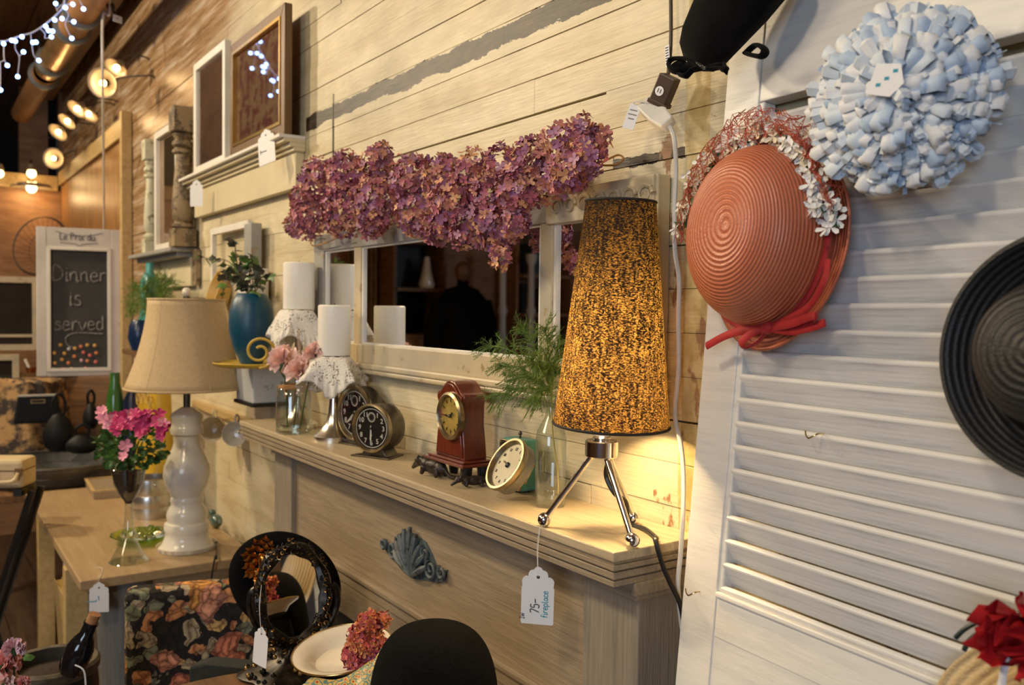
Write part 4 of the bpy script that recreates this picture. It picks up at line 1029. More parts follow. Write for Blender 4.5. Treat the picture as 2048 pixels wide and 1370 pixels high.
def leaf(mb, M0, s):
    o_ = [(0, 0), (.25, -.42), (.55, -.36), (.62, -.18), (1.0, 0), (.62, .18), (.55, .36), (.25, .42)]
    vs_ = [(x*s, y*s, .12*s*math.sin(3*x)-.5*abs(y)*s*.3) for x, y in o_]+[(.45*s, 0, .12*s)]
    mb.add(vs_, [(i, (i+1) % 8, 8) for i in range(8)], M0)
def vine_plant(name, label, root, runs, s, mats, seed, cat='plant', every=2):
    rg = random.Random(seed); t = thing(name, label, cat, root)
    for pts in runs:
        c = bez([root]+list(pts), 8)
        build(MB().tube(c, .0016, 5), 'vine', M['vine'], t, world=True)
        for i in range(4, len(c), every):
            mb = MB(); d = Vector((rg.uniform(-1, 1), rg.uniform(-1, .2), rg.uniform(-.7, .7))).normalized()
            leaf(mb, T(c[i]) @ rot_to(d) @ RY(-90) @ RZ(rg.uniform(0, 360)) if False else T(c[i]) @ d.to_track_quat('X', 'Z').to_matrix().to_4x4() @ RX(rg.uniform(-50, 50)), s*rg.uniform(.7, 1.2))
            build(mb, 'leaf', rg.choice(mats), t, world=True, smooth=False)
    return t
root = Vector((vx, -.125, vz+vh*.93)); Y = -.125
def V(px, py, y=Y): return P(px, py, y=y)
vine_plant('ivy_plant', 'trailing ivy with green and dark leaves growing from the blue vase', root,
           [[V(480, 545), V(450, 520, -.10), V(425, 522, -.08), V(403, 512, -.06)], [V(478, 540), V(472, 510), V(470, 482)], [V(470, 560), V(450, 575, -.08), V(442, 610, -.05), V(437, 635, -.05)],
            [V(500, 545), V(505, 525), V(515, 520)], [V(490, 550), V(465, 545), V(448, 560)], [V(520, 570), V(537, 560), V(543, 548)], [V(505, 560), V(500, 530, -.14), V(492, 520)], [V(485, 565), V(478, 545), V(455, 530)], [V(515, 565), V(520, 545), V(518, 530)]],
           .032, [M['ivy'], M['ivyd'], M['ivyd']], 5)
sp = Vector((P(560, 610, y=-.06).x, -.075, SZ+.0))
vr2 = P(556, 640, y=-.085)
dv = thing('glass_bud_vase', 'small dark bud vase with dry greenery between blue vase and tall candle', 'vase', (vr2.x-.03, -.055, 1.40))
# stands on the end of the tray bracket shelf
COL.objects.unlink(dv); bpy.data.objects.remove(dv)

# ------------------------------------------------------------------ peg rail with hanging teacups
pr = thing('peg_rail', 'short wooden peg rail with hooks holding white cups under the bracket', 'peg rail', (-2.95, -.001, 1.20))
build(MB().box(-3.35, -2.66, -.02, -.001, 1.178, 1.206), 'rail', M['trimwood'], pr, world=True, smooth=False, bevel=.003)
M['china'] = pm('cream_china', (.78, .72, .6), .15, col2=(.7, .62, .48), coat=.6)
for i, (px, py, lb) in enumerate(((425, 858, 'cream teacup hanging by its handle on the peg rail, the left one'), (469, 868, 'white teacup hanging nearest the mantel end, showing its round inside'))):
    c = P(px, py, y=-.09); r_ = 25*MPP(c)
    hx = c.x-.012
    build(MB().tube(bez([(hx, -.019, 1.192), (hx, -.05, 1.190), (hx, -.075, 1.182), (hx, -.07, 1.172)], 5), .002, 6), 'hook', M['brass'], pr, world=True)
    d = (CAM-c); d.z = 0; d.normalize(); d = (d+Vector((-.25, -.2, .05))).normalized()
    t = thing('teacup', lb, 'cup', M=T(c) @ rot_to(d), group='hanging teacups')
    build(MB().lathe([(1e-5, -.055), (r_*.5, -.055), (r_*.55, -.05), (r_*.85, -.03), (r_*1.0, .004), (r_*.96, .004), (r_*.8, -.028), (r_*.45, -.047), (1e-5, -.048)], 36), 'bowl', M['china'], t)
    iv = t.matrix_basis.to_3x3().inverted() @ Vector((0, 0, 1)); ang_ = math.atan2(iv.y, iv.x)
    pts = [(math.cos(ang_)*q, math.sin(ang_)*q, zc) for q, zc in ((r_*.9, -.008), (r_*1.35, -.006), (r_*1.5, -.02), (r_*1.3, -.036), (r_*.85, -.032))]
    build(MB().tube(bez(pts, 6), .003, 8), 'handle', M['china'], t)

# ------------------------------------------------------------------ console table along the wall, left
TBZ = .84
tb = thing('console_table', 'pale wooden console table with grey tapered leg, holding the beige-shaded lamp', 'table', (-3.1, -.30, 0))
M['tabletop'] = wood('pale_oak_top', (.47, .33, .18), (.36, .24, .12), 0, 6, .42, .2, k=10)
M['greymetal'] = wood('grey_brushed_leg', (.19, .19, .18), (.13, .13, .125), 2, 9, .4, .3)
def W5(mb, name, mat, par, **k): return build(mb, name, mat, par, world=True, **k)
tx0, tx1, ty0, ty1 = -3.76, -2.475, -.525, -.062
W5(MB().box(tx0, tx1, ty0, ty1, TBZ-.026, TBZ), 'tabletop', M['tabletop'], tb, smooth=False, bevel=.003)
W5(MB().box(tx0+.05, tx1-.06, ty0+.05, ty1-.04, TBZ-.085, TBZ-.026), 'apron', M['tabletop'], tb, smooth=False)
lt = P(248, 1160, x=tx1-.09); lt.z = 0
W5(MB().solid([(.048, 0), (.05, .3), (.066, .62), (.074, TBZ-.027)], 32, T(lt.x, lt.y, 0)), 'leg', M['greymetal'], tb, label='grey tapered front leg')
for x, y in ((tx0+.06, ty0+.06), (tx0+.06, ty1-.06), (-2.85, ty1-.05)):
    W5(MB().box(x-.028, x+.028, y-.028, y+.028, 0, TBZ-.026), 'leg', M['trimwood'], tb, smooth=False, bevel=.003)
a = P(152, 1200, x=-2.72)
W5(MB().box(-2.75, -2.70, a.y-.03, a.y+.03, 0, TBZ-.026), 'leg', M['trimwood'], tb, smooth=False, bevel=.003, label='pale square leg')
tt = P(198, 1168, x=tx1+.012)
price_tag('price_tag', 'white price tag hanging from the near corner of the pale console table', tt, .048, .074, (.9, -.43, 0), 0, [('l', .3, -.3, -.6, 90, 'inkblue'), ('-', .3, .4, -.5, 90, 'inkblue')],
          [P(197, 1150, x=tx1+.004), Vector((tx1+.004, P(198, 1145, x=tx1).y, TBZ+.003)), P(205, 1137, z=TBZ+.001), P(188, 1135, z=TBZ+.001)])

# beige table lamp with turned white base
M['shadefab'] = pm('beige_silk_shade', (.56, .41, .22), .75, col2=(.50, .36, .19), scale=120, detail=2, bump=.15, bscale=500)
M['ceramic'] = worn('white_glazed_wood', (.80, .74, .62), (.12, .08, .05), .16, 22, .315, .05, grey=(.76, .7, .58))
lc = P(374, 1096, z=TBZ); kk = MPP(lc)
bl = thing('table_lamp', 'unlit table lamp with beige bell shade and turned white distressed base', 'lamp', lc+Vector((0, 0, .0008)))
def zl(py): return P(372, py, y=lc.y).z-TBZ
rp = [(1118, 57), (1108, 58.5), (1098, 57), (1085, 48), (1072, 43), (1062, 41), (1058, 43), (1050, 44), (1043, 42), (1040, 37), (1034, 38), (1026, 39), (1016, 36), (1008, 30.5), (1003, 30), (999, 31.5), (994, 31), (990, 29.5), (984, 33), (968, 41), (948, 45), (930, 43), (910, 35), (892, 27), (878, 24), (869, 24.5), (866, 31), (858, 32), (852, 30), (849, 28.5), (838, 29), (833, 31), (826, 29), (820, 20), (814, 11)]
pr_ = [(r_*kk, max(0, zl(py))) for py, r_ in rp]; pr_[0] = (pr_[0][0], 0); pr_[1] = (pr_[1][0], .012)
build(MB().solid(pr_, 48), 'base', M['ceramic'], bl)
hb0, hb1, hb2 = zl(818), zl(775), zl(600)
build(MB().tube([(0, 0, hb0), (0, 0, hb2+.01)], .010, 16), 'stem', M['darkmetal'], bl)
def bell(u, v):
    a = 2*math.pi*u; r_ = (113-66*(1-(1-v)**1.9)-.0*v)*kk if True else 0
    r_ = (73+(117-73)*(1-v)**1.7)*kk
    r_ *= 1-.018*abs(math.sin(3*a))
    return (r_*math.cos(a), r_*math.sin(a), hb1+(hb2-hb1)*v)
sh2 = build(MB().grid(bell, 72, 16, cu=True), 'lamp_shade', M['shadefab'], bl, solid=.002)
for v, e in ((.0, 1), (1, 1)):
    build(MB().tube([bell(i/60, v) for i in range(60)], .0035, 6, closed=True), 'shade_piping', M['shadefab'], sh2)
for i in range(6): build(MB().tube([Vector(bell(i/6+.02, j/12))*1.0 for j in range(13)], .0016, 5), 'shade_seam', M['shadefab'], sh2)
build(MB().tube([(0, 0, hb2), (0, 0, hb2+.012)], .004, 8).ball((0, 0, hb2+.022), .014, 16, 10), 'finial', M['china'], bl)
for i in range(3):
    a = i*2.1; build(MB().tube([(0, 0, hb2+.002), (64*kk*math.cos(a), 64*kk*math.sin(a), hb2-.002)], .0018, 5), 'spider_wire', M['darkmetal'], bl)
build(MB().tube(bez([P(408, 1092, z=TBZ+.0045), P(428, 1080, z=TBZ+.0045), P(433, 1090, z=TBZ+.006), Vector((tx1+.006, P(432, 1099, x=tx1).y, TBZ+.009)), P(431, 1112, x=tx1+.013), P(424, 1150, x=tx1+.012), P(420, 1200, x=tx1+.012)], 6), .0028, 6), 'power_cord', M['blackcord'], bl, world=True)

# goblet with potted flowers
gq = P(258, 1122, z=TBZ)
M['leafg'] = pm('bright_leaf_green', (.07, .17, .035), .5, col2=(.03, .09, .02), scale=40)
M['magenta'] = pm('magenta_petal', (.62, .04, .18), .55, col2=(.42, .02, .12), scale=60)
M['lpink'] = pm('light_pink_petal', (.80, .34, .42), .55, col2=(.68, .22, .34), scale=60)
M['soil'] = pm('dark_soil', (.025, .016, .010), .95, col2=(.05, .03, .02), scale=90, bump=1)
gb = thing('goblet_planter', 'clear stemmed goblet planted with magenta flowers at the table corner', 'planter', gq)
gk = MPP(gq)
def zg(py): return max(0, P(255, py, y=gq.y).z-TBZ)
build(MB().lathe([(1e-5, .001), (38*gk, .001), (34*gk, .006), (16*gk, zg(1080)), (11*gk, zg(1072)), (15*gk, zg(1064)), (10*gk, zg(1052)), (7*gk, zg(1020)), (8*gk, zg(1000)), (20*gk, zg(985)), (28*gk, zg(965)), (33*gk, zg(935)), (32*gk, zg(934)), (27*gk, zg(964))], 40), 'goblet', M['cglass'], gb)
build(MB().solid([(6*gk, zg(1004)), (18*gk, zg(983)), (26*gk, zg(964)), (30.5*gk, zg(942)), (1e-5, zg(936))], 32), 'soil', M['soil'], gb)
rg = random.Random(4)
fc = P(262, 880, y=gq.y)
lm = [MB(), MB()]
for i in range(190):
    d = Vector((rg.gauss(0, 1), rg.gauss(0, 1), rg.gauss(0, 1))).normalized()
    c = fc+Vector((d.x*62*gk, d.y*62*gk, d.z*48*gk-10*gk))*rg.uniform(.55, 1)
    mb = MB(); dd = (d+Vector((rg.uniform(-.7, .7), rg.uniform(-.7, .7), rg.uniform(-.5, .7)))).normalized()
    q = .020*rg.uniform(.7, 1.3)
    mb.add([(0, 0, 0), (q*.3, -q*.45, .1*q), (q*.8, -q*.5, .2*q), (q*1.1, 0, .1*q), (q*.8, q*.5, .2*q), (q*.3, q*.45, .1*q), (q*.6, 0, -.05*q)], [(0, 1, 6), (1, 2, 6), (2, 3, 6), (3, 4, 6), (4, 5, 6), (5, 0, 6)], T(c) @ dd.to_track_quat('X', 'Z').to_matrix().to_4x4() @ RX(rg.uniform(-60, 60)))
    build(mb, 'leaf', M['leafg'] if i % 5 else M['ivy'], gb, world=True, smooth=False)
for i in range(4):
    p0 = Vector((gq.x, gq.y, TBZ+zg(945))); e_ = fc+Vector((rg.uniform(-.04, .04), rg.uniform(-.03, .03), 0))
    build(MB().tube(bez([p0, (p0+e_)/2, e_], 5), .002, 5), 'stem', M['leafstem'], gb, world=True)
def blossom(mb, c, s, rg):
    d = Vector((rg.uniform(.2, 1), rg.uniform(-1, .1), rg.uniform(-.1, 1))).normalized(); Mb = T(c) @ rot_to(d)
    for k in range(5):
        Mp = Mb @ RZ(72*k+rg.uniform(-8, 8)); q = s
        mb.add([(0, 0, 0), (q*.5, -q*.4, .3*q), (q*1.0, -q*.3, .35*q), (q*1.1, 0, .3*q), (q*1.0, q*.3, .35*q), (q*.5, q*.4, .3*q)], [(0, 1, 2, 3), (0, 3, 4, 5)], Mp)
for i in range(72):
    px = rg.uniform(198, 335); py = 832+14*math.sin(px*.06)+rg.uniform(-14, 18)+(22 if px > 270 else 0)*rg.random()
    if i < 8: px, py = rg.uniform(272, 295), rg.uniform(850, 878)
    if i in (8, 9, 10, 11): px, py = rg.uniform(235, 255), rg.uniform(888, 915)
    c = P(px, py, y=gq.y-.03-.04*rg.random()*(1-abs(px-262)/90)); mb = MB(); blossom(mb, c, .0135*rg.uniform(.8, 1.2), rg)
    build(mb, 'blossom', M['lpink'] if (px < 225 or i in (8, 9, 10, 11) or rg.random() < .12) else M['magenta'], gb, world=True, smooth=False)

# silver bucket, small framed box, green dish, glass bird
M['tin'] = pm('polished_tin', (.62, .60, .55), .28, .9, col2=(.5, .48, .44))
qb = P(302, 1032, z=TBZ); qk = MPP(qb)
bu = thing('metal_pail', 'polished tin pail with ribbed bands behind the goblet planter', 'pail', qb)
hB = P(300, 952, y=qb.y).z-TBZ
build(MB().lathe([(1e-5, .001), (36*qk, 0), (38*qk, hB*.25), (37.4*qk, hB*.28), (38.2*qk, hB*.31), (38*qk, hB*.55), (37*qk, hB*.58), (38*qk, hB*.61), (35*qk, hB*.97), (37*qk, hB), (34*qk, hB), (34*qk, .01)], 44), 'body', M['tin'], bu)
for sx in (-1, 1): build(MB().ball((sx*37*qk, 0, hB*.86), .006, 10, 8), 'handle_lug', M['tin'], bu)
yb = P(310, 860, y=-.13)
M['lemon'] = pm('yellow_oilcloth', (.60, .38, .03), .4, col2=(.5, .3, .02), scale=4)
tz = thing('yellow_tote_bag', 'yellow tote bag printed with pale rings standing behind the magenta flowers', 'bag', (P(312, 900, y=-.14).x, -.145, TBZ))
bw_, bh_ = .30, P(310, 765, y=-.14).z-TBZ
def tote(u, v):
    a = 2*math.pi*u; e = .55
    cx_ = math.copysign(abs(math.cos(a))**e, math.cos(a)); sy_ = math.copysign(abs(math.sin(a))**e, math.sin(a))
    return (bw_/2*cx_*(1-.05*v), .055*sy_*(1-.35*v), bh_*v)
build(MB().grid(tote, 40, 8, cu=True), 'bag_body', M['lemon'], tz)
for k, (x, z_) in enumerate(((-.09, .86), (-.02, .88), (.06, .9), (.11, .86), (-.06, .70), (.03, .72), (.10, .68))):
    y_ = -.056*(1-.35*z_)
    for r1 in (.026, .014):
        build(MB().tube([(x+r1*math.cos(a), y_-.0005, bh_*z_+r1*math.sin(a)) for a in [i*2*math.pi/24 for i in range(24)]], .0016, 5, closed=True), 'printed_ring', M['butter'], tz)
build(MB().tube(bez([(-.06, -.03, bh_*.98), (-.05, -.032, bh_+.05), (.05, -.032, bh_+.05), (.06, -.03, bh_*.98)], 6), .004, 6), 'handle', M['lemon'], tz)
fb = P(200, 985, z=TBZ)
fx = thing('frame_box', 'shallow grey-washed wooden box lying on the console table behind the goblet', 'box', (fb.x, fb.y+.02, TBZ), -3)
build(MB().box(-.16, .13, -.055, .075, 0, .028), 'box_body', M['greywash'], fx, smooth=False, bevel=.002)
build(MB().frame(-.155, .125, -.07, .05, .012, -.0, .004, T(0, .0, .028) @ RX(-90) @ T(0, 0, -.005) if False else T(0, 0, .028) @ Matrix(((1, 0, 0, 0), (0, 0, 1, 0), (0, 1, 0, 0), (0, 0, 0, 1))) @ T(0, 0, .01)), 'lid_rim', M['trimwood'], fx, smooth=False)
gd = P(285, 1082, z=TBZ); gdk = MPP(gd)
M['greenglass'] = glass('green_glass', (.62, .86, .30), fac=.35)
ds = thing('green_glass_dish', 'pale green glass dish holding clear gems beside the white lamp base', 'dish', gd)
build(MB().lathe([(1e-5, .002), (26*gdk, .002), (40*gdk, .008), (58*gdk, .022), (60*gdk, .024), (57*gdk, .024), (39*gdk, .011), (1e-5, .005)], 48, None, lambda a, v: 1+.03*math.cos(12*a)*v), 'dish', M['greenglass'], ds)
M['crystal'] = glass('cut_crystal', (.95, 1, .9), thin=False)
for px, py, lb in ((248, 1072, 'clear faceted glass gem at the left rim of the green glass dish'), (264, 1066, 'clear glass gem behind the goblet stem in the green dish'), (276, 1070, 'glittering clear glass gem in the middle of the green dish'), (302, 1056, 'pale glass gem farthest back in the green dish, toward the pail'), (290, 1078, 'clear glass gem nearest the white lamp base in the green dish')):
    c = P(px, py, z=TBZ+.02)
    tag(build(MB().ball(c+Vector((0, 0, .002)), .009, 7, 5), 'glass_gem', M['crystal'], smooth=False), lb, 'gem', 'glass gems in the green dish')
bd = P(432, 1055, z=TBZ)
M['bluegreen'] = pm('blue_green_glass', (.10, .17, .16), .15, col2=(.06, .11, .11), coat=.5)
bi = thing('glass_bird', 'blue-green glass bird ornament behind the white lamp base', 'figurine', bd)
build(MB().ball((0, 0, .022), .022, 20, 14, (1.5, .9, 1)).ball((-.026, -.004, .043), .012, 16, 10), 'body', M['bluegreen'], bi)
build(MB().solid([(.010, 0), (.007, .02), (.0005, .034)], 10, T(.026, 0, .024) @ RY(75) @ SCL(1, .5, 1)), 'tail', M['bluegreen'], bi)
build(MB().solid([(.004, 0), (.0004, .010)], 8, T(-.037, -.005, .044) @ RY(-90)), 'beak', M['bluegreen'], bi)

# behind the table lamp: teal bottle, fern, navy vase, green bottle, navy cloth
tq = P(276, 680, y=-.12)
tz_ = TBZ
hs = thing('hanging_teal_bottle', 'teal gourd-shaped glass bottle hanging on the wall between chalkboard and ledge', 'bottle', (tq.x, -.075, P(276, 690, y=-.08).z))
k_ = MPP(tq); hT = P(276, 530, y=-.08).z-P(276, 690, y=-.08).z
build(MB().solid([(10*k_, 0), (20*k_, hT*.12), (23*k_, hT*.3), (16*k_, hT*.48), (15*k_, hT*.55), (20*k_, hT*.68), (15*k_, hT*.82), (7*k_, hT*.9), (7*k_, hT), (9*k_, hT*1.01)], 28), 'body', pm('teal_glass', (.10, .42, .40), .15, col2=(.07, .34, .34), coat=.4), hs)
build(MB().tube([(0, 0, hT), (0, .04, hT+.02), (0, .075, hT+.02)], .002, 6), 'hanging_wire', M['darkmetal'], hs)
fr = Vector((P(300, 640, y=-.11).x, -.10, P(300, 640, y=-.11).z))
fern('wall_fern', 'small green fern spraying in front of the teal bottle above the beige lamp', fr, [P(262, 595, y=-.12), P(330, 555, y=-.10), P(345, 560, y=-.09), P(300, 555, y=-.14), P(255, 620, y=-.13), P(330, 590, y=-.13), P(290, 570, y=-.16), P(268, 575, y=-.1)], .02, seed=9)
nv = P(292, 690, y=-.10)
nq = thing('navy_vase', 'dark navy vase half hidden by the beige lamp shade, fern in it', 'vase', (nv.x+.01, -.125, P(292, 700, y=-.10).z))
hN = P(292, 640, y=-.1).z-P(292, 700, y=-.1).z
build(MB().solid([(.03, 0), (.045, hN*.4), (.04, hN*.8), (.028, hN)], 28), 'body', pm('navy_glaze', (.01, .03, .09), .25), nq)
sb = thing('wall_shelf', 'small wooden wall shelf behind the lamp shade carrying the navy vase', 'shelf', (nv.x, -.09, P(292, 700, y=-.1).z-.02))
build(MB().box(-.16, .2, -.07, .088, 0, .0195), 'board', M['walnut'], sb, smooth=False, bevel=.002)
build(MB().box(-.1, .1, .05, .088, -.06, 0), 'bracket', M['walnut'], sb, smooth=False, bevel=.002)
gbq = P(230, 785, y=-.16)
gx = thing('green_bottle', 'tall green glass bottle standing beside the toile-covered trunk', 'bottle', (gbq.x, -.16, TBZ))
hG = P(230, 745, y=-.16).z-TBZ
build(MB().solid([(.034, 0), (.036, .02), (.036, hG*.7), (.03, hG*.8), (.02, hG*.9), (.02, hG)], 28), 'body', pm('green_bottle_glass', (.05, .16, .03), .12, col2=(.03, .1, .02), coat=.5), gx)
nvx = P(255, 800, y=-.12)
nb = thing('navy_bottle', 'dark navy bottle between the green bottle and the yellow tote bag', 'bottle', (nvx.x, -.10, TBZ))
hN2 = P(255, 762, y=-.10).z-TBZ
build(MB().solid([(.036, 0), (.038, .02), (.038, hN2*.8), (.02, hN2*.9), (.02, hN2)], 28), 'body', pm('navy_glass', (.012, .016, .04), .2), nb)

# ------------------------------------------------------------------ far table, tub, suitcase, toile trunk with black bags
ft_ = thing('back_table', 'dark back table with black legs behind the console table', 'table', (-4.45, -.40, 0))
FTZ = .83
build(MB().box(-5.3, -3.79, -.78, -.06, FTZ-.03, FTZ), 'tabletop', M['darkwood'], ft_, world=True, smooth=False, bevel=.003)
for x, y in ((-3.83, -.74), (-3.83, -.12), (-5.25, -.74), (-5.25, -.12)):
    build(MB().box(x-.02, x+.02, y-.02, y+.02, 0, FTZ-.03), 'leg', M['dial'], ft_, world=True, smooth=False)
M['zinc'] = pm('galvanised_zinc', (.17, .165, .155), .45, .6, col2=(.10, .098, .09), scale=18)
tq = P(132, 945, z=FTZ+.02)
tu = thing('zinc_tub', 'oval galvanised zinc tub on the back table behind the console table', 'tub', (-4.035, -.38, FTZ), 0)
def tub(u, v):
    a = 2*math.pi*u; s = .86+.14*v
    return (.25*s*math.cos(a), .30*s*math.sin(a), .085*v)
build(MB().grid(tub, 56, 6, cu=True), 'wall', M['zinc'], tu, solid=.003)
build(MB().tube([tub(i/56, 1) for i in range(56)], .006, 8, closed=True), 'rolled_rim', M['zinc'], tu)
build(MB().tube([tub(i/56, .5) for i in range(56)], .003, 6, closed=True), 'band', M['zinc'], tu)
build(MB().lathe([(1e-5, .002), (1, .002)], 40, SCL(.215, .257, 1)), 'bottom', M['zinc'], tu)
# cream suitcase on a black folding stand
sc = P(22, 945, t=2.75)
M['luggage'] = pm('cream_leather', (.66, .52, .3), .5, col2=(.56, .43, .24), scale=10)
M['toile'] = pm('toile_cloth', (.42, .25, .10), .85, col2=(.035, .025, .02), scale=13, detail=6, lo=.44, hi=.56, bump=.3, bscale=30)
cs = thing('cream_suitcase', 'cream leather suitcase with brass-cornered handle on a black folding stand', 'suitcase', (sc.x, sc.y, P(22, 978, t=2.75).z), 62)
hS = P(22, 920, t=2.75).z-P(22, 978, t=2.75).z
build(MB().box(-.24, .034, 0, .11, 0, hS), 'case', M['luggage'], cs, smooth=False, bevel=.012)
build(MB().box(-.241, .035, -.001, .111, hS*.60, hS*.64), 'lid_seam', M['walnut'], cs, smooth=False)
build(MB().tube(bez([(-.05, -.004, hS*.55), (-.045, -.02, hS*.3), (.012, -.02, hS*.3), (.022, -.004, hS*.55)], 6), .006, 8), 'handle', M['luggage'], cs)
for x in (-.05, .022): build(MB().box(x-.010, x+.012, -.006, .002, hS*.45, hS*.72), 'latch', M['walnut'], cs, smooth=False, bevel=.002)
fs = thing('folding_stand', 'black wooden folding luggage stand with crossed legs beneath the cream suitcase', 'stand', (sc.x, sc.y, 0), 62)
zt = P(22, 978, t=2.75).z
for y in (.02, .09):
    for s in (-1, 1):
        build(MB().tube([(-.09-s*.16, y+s*.012, .005), (-.09+s*.14, y+s*.012, zt-.012)], .012, 8), 'leg', M['dial'], fs)
for x in (-.22, .018): build(MB().box(x-.012, x+.012, 0, .11, zt-.024, zt-.001), 'top_rail', M['dial'], fs, smooth=False)
# toile-covered trunk
tk = P(108, 915, t=3.9)
tkx = thing('toile_trunk', 'low trunk draped in black-and-tan toile cloth below the chalkboard', 'trunk', (-4.58, -.53, FTZ), 58)
ttop = P(120, 755, t=4.15).z-FTZ
def drape(u, v):
    a = 2*math.pi*u; e = .45
    cx_ = math.copysign(abs(math.cos(a))**e, math.cos(a)); sy_ = math.copysign(abs(math.sin(a))**e, math.sin(a))
    s = 1.0 if v < .7 else 1-.999*((v-.7)/.3)
    z_ = ttop*min(1, v/.7)
    lean = .10*(1-min(1, v/.7))
    return ((.235+lean*.3)*cx_*s+.012*math.sin(7*a+6*v)*(1-v), (.14+lean*.8)*sy_*s+.012*math.sin(9*a+4*v)*(1-v)-.0, z_*(1+.0)+.006*math.sin(11*a)*(v > .6))
build(MB().grid(drape, 90, 24, cu=True), 'cloth_cover', M['toile'], tkx)
M['bagblack'] = pm('black_leather', (.005, .005, .005), .55, col2=(.009, .009, .009), scale=30, spec=.25)
def onface(px, py, off=.0): return P(px, py, t=3.62-off)
def bag(name, label, cpx, cpy, w_, h_, kind, t=3.6):
    c = P(cpx, cpy, t=t); face = (CAM-c); face.z = 0
    rz = math.degrees(math.atan2(face.y, face.x))+90
    b = thing(name, label, 'handbag', Vector((c.x, c.y, c.z-h_/2)), rz, 'black handbags on the toile trunk')
    if kind == 'clutch':
        build(MB().prism([(-w_/2, 0), (w_/2, 0), (w_*.40, h_), (-w_*.40, h_)], -.025, .025, RX(90)), 'body', M['bagblack'], b, smooth=False, bevel=.008)
        build(MB().box(-w_*.41, w_*.41, -.028, .028, h_*.96, h_*1.02), 'metal_frame', M['mgrey'], b, smooth=False, bevel=.003)
        build(MB().frame(-.028, .028, h_*.72, h_*.88, .006, -.031, -.025), 'clasp', M['bezel'], b, smooth=False)
    else:
        def fn(u, v):
            a = 2*math.pi*u; s = math.sin(math.pi*min(.98, .08+.9*v))**.55*(1-.35*v)
            return (w_/2*s*math.cos(a)*(1+.06*math.sin(6*a)), .045*s*math.sin(a), h_*.75*v)
        build(MB().grid(fn, 40, 14, cu=True), 'pouch', M['bagblack'], b)
        build(MB().tube(bez([(-w_*.14, 0, h_*.7), (-w_*.17, -.004, h_*.95), (0, -.006, h_*1.1), (w_*.17, -.004, h_*.95), (w_*.14, 0, h_*.7)], 6), .006, 8), 'handle', M['bagblack'], b)
    return b
bag('handbag', 'black trapezoid clutch bag with silver frame and clasp on the toile trunk', 76, 818, .185, .118, 'clutch', 3.75)
bag('handbag', 'black gathered pouch bag with twin looped handles below the clutch', 118, 850, .14, .22, 'pouch', 3.72)
bag('handbag', 'slim black pouch bag hanging at the right of the toile trunk', 182, 822, .075, .15, 'pouch', 3.8)
bag('handbag', 'black crumpled pouch bag at the lower right edge of the toile trunk', 165, 880, .15, .11, 'pouch', 3.72)

# ------------------------------------------------------------------ chalkboard sign
cc = P(159, 604, t=4.25); mp = MPP(cc)
cz0 = P(159, 752, t=4.25).z
fwd = (CAM-cc); fwd.z = 0; fwd.normalize(); xr = Vector((0, 0, 1)).cross(fwd).normalized()
CM = Matrix.Identity(4)
for i in range(3): CM[i][0], CM[i][1], CM[i][2] = xr[i], -fwd[i], (0, 0, 1)[i]
CM[0][3], CM[1][3], CM[2][3] = cc.x, cc.y, cz0
CM = CM @ RZ(0) @ RX(-3)
cbd = thing('chalkboard_sign', 'white-framed chalkboard reading Dinner is served, standing above the toile trunk', 'sign', M=CM)
cw, chh = 76*mp, 296*mp
build(MB().box(-cw, cw, .004, .012, .01, chh-.01), 'chalkboard', pm('slate_black', (.018, .018, .019), .75, col2=(.05, .05, .05), scale=5, lo=.3, hi=.8), cbd, smooth=False)
M['frost'] = worn('grey_white_frame', (.62, .58, .54), (.3, .22, .15), .5, 18, .34, .3)
for a_ in ((-cw-.0, -cw+18*mp, 0, chh), (cw-18*mp, cw, 0, chh)): build(MB().box(a_[0], a_[1], -.012, .016, a_[2], a_[3]), 'stile', M['frost'], cbd, smooth=False, bevel=.003)
build(MB().box(-cw+18*mp, cw-18*mp, -.011, .016, chh-38*mp, chh), 'header_rail', M['frost'], cbd, smooth=False, bevel=.002)
build(MB().box(-cw+18*mp, cw-18*mp, -.011, .016, 0, 9*mp), 'bottom_rail', M['frost'], cbd, smooth=False, bevel=.002)
build(MB().box(cw, cw+.045, -.012, .016, 0, chh), 'side_board', M['frost'], cbd, smooth=False, bevel=.003)
build(MB().frame(-cw+18*mp, cw-18*mp, 9*mp, chh-38*mp, 7*mp, -.016, .004), 'inner_frame', M['white'], cbd, smooth=False, bevel=.002)
M['chalk'] = pm('white_chalk', (.40, .39, .37), .95, col2=(.12, .12, .12), scale=90)
for s, yy_, sz, dx in (('Dinner', 190, 30, 0), ('is', 142, 30, -8), ('served', 92, 28, 0)):
    build(scrawl(s, sz*mp, T(dx*mp, .003, yy_*mp) @ RX(90), .0024, 4, .002), 'chalk_writing', M['chalk'], cbd)
build(MB().tube(bez([(42*mp, .003, 84*mp), (-5*mp, .003, 86*mp), (-24*mp, .003, 78*mp), (-22*mp, .003, 62*mp), (-8*mp, .003, 56*mp)], 6), .0022, 4), 'chalk_flourish', M['chalk'], cbd)
build(scrawl('Le Prix du', 13*mp, T(-3*mp, -.012, (296-24)*mp) @ RX(90), .0016, 4), 'printed_script', M['ink'], cbd)
build(MB().tube(bez([(-42*mp, -.012, 288*mp), (-20*mp, -.012, 282*mp), (0, -.012, 281*mp), (20*mp, -.012, 282*mp), (42*mp, -.012, 288*mp)], 6), .0012, 4), 'printed_swag', M['ink'], cbd)
build(MB().tube(bez([(-34*mp, -.012, 266*mp), (-8*mp, -.012, 264*mp), (0, -.012, 260*mp), (8*mp, -.012, 264*mp), (34*mp, -.012, 267*mp)], 6), .0012, 4), 'printed_swag', M['ink'], cbd)
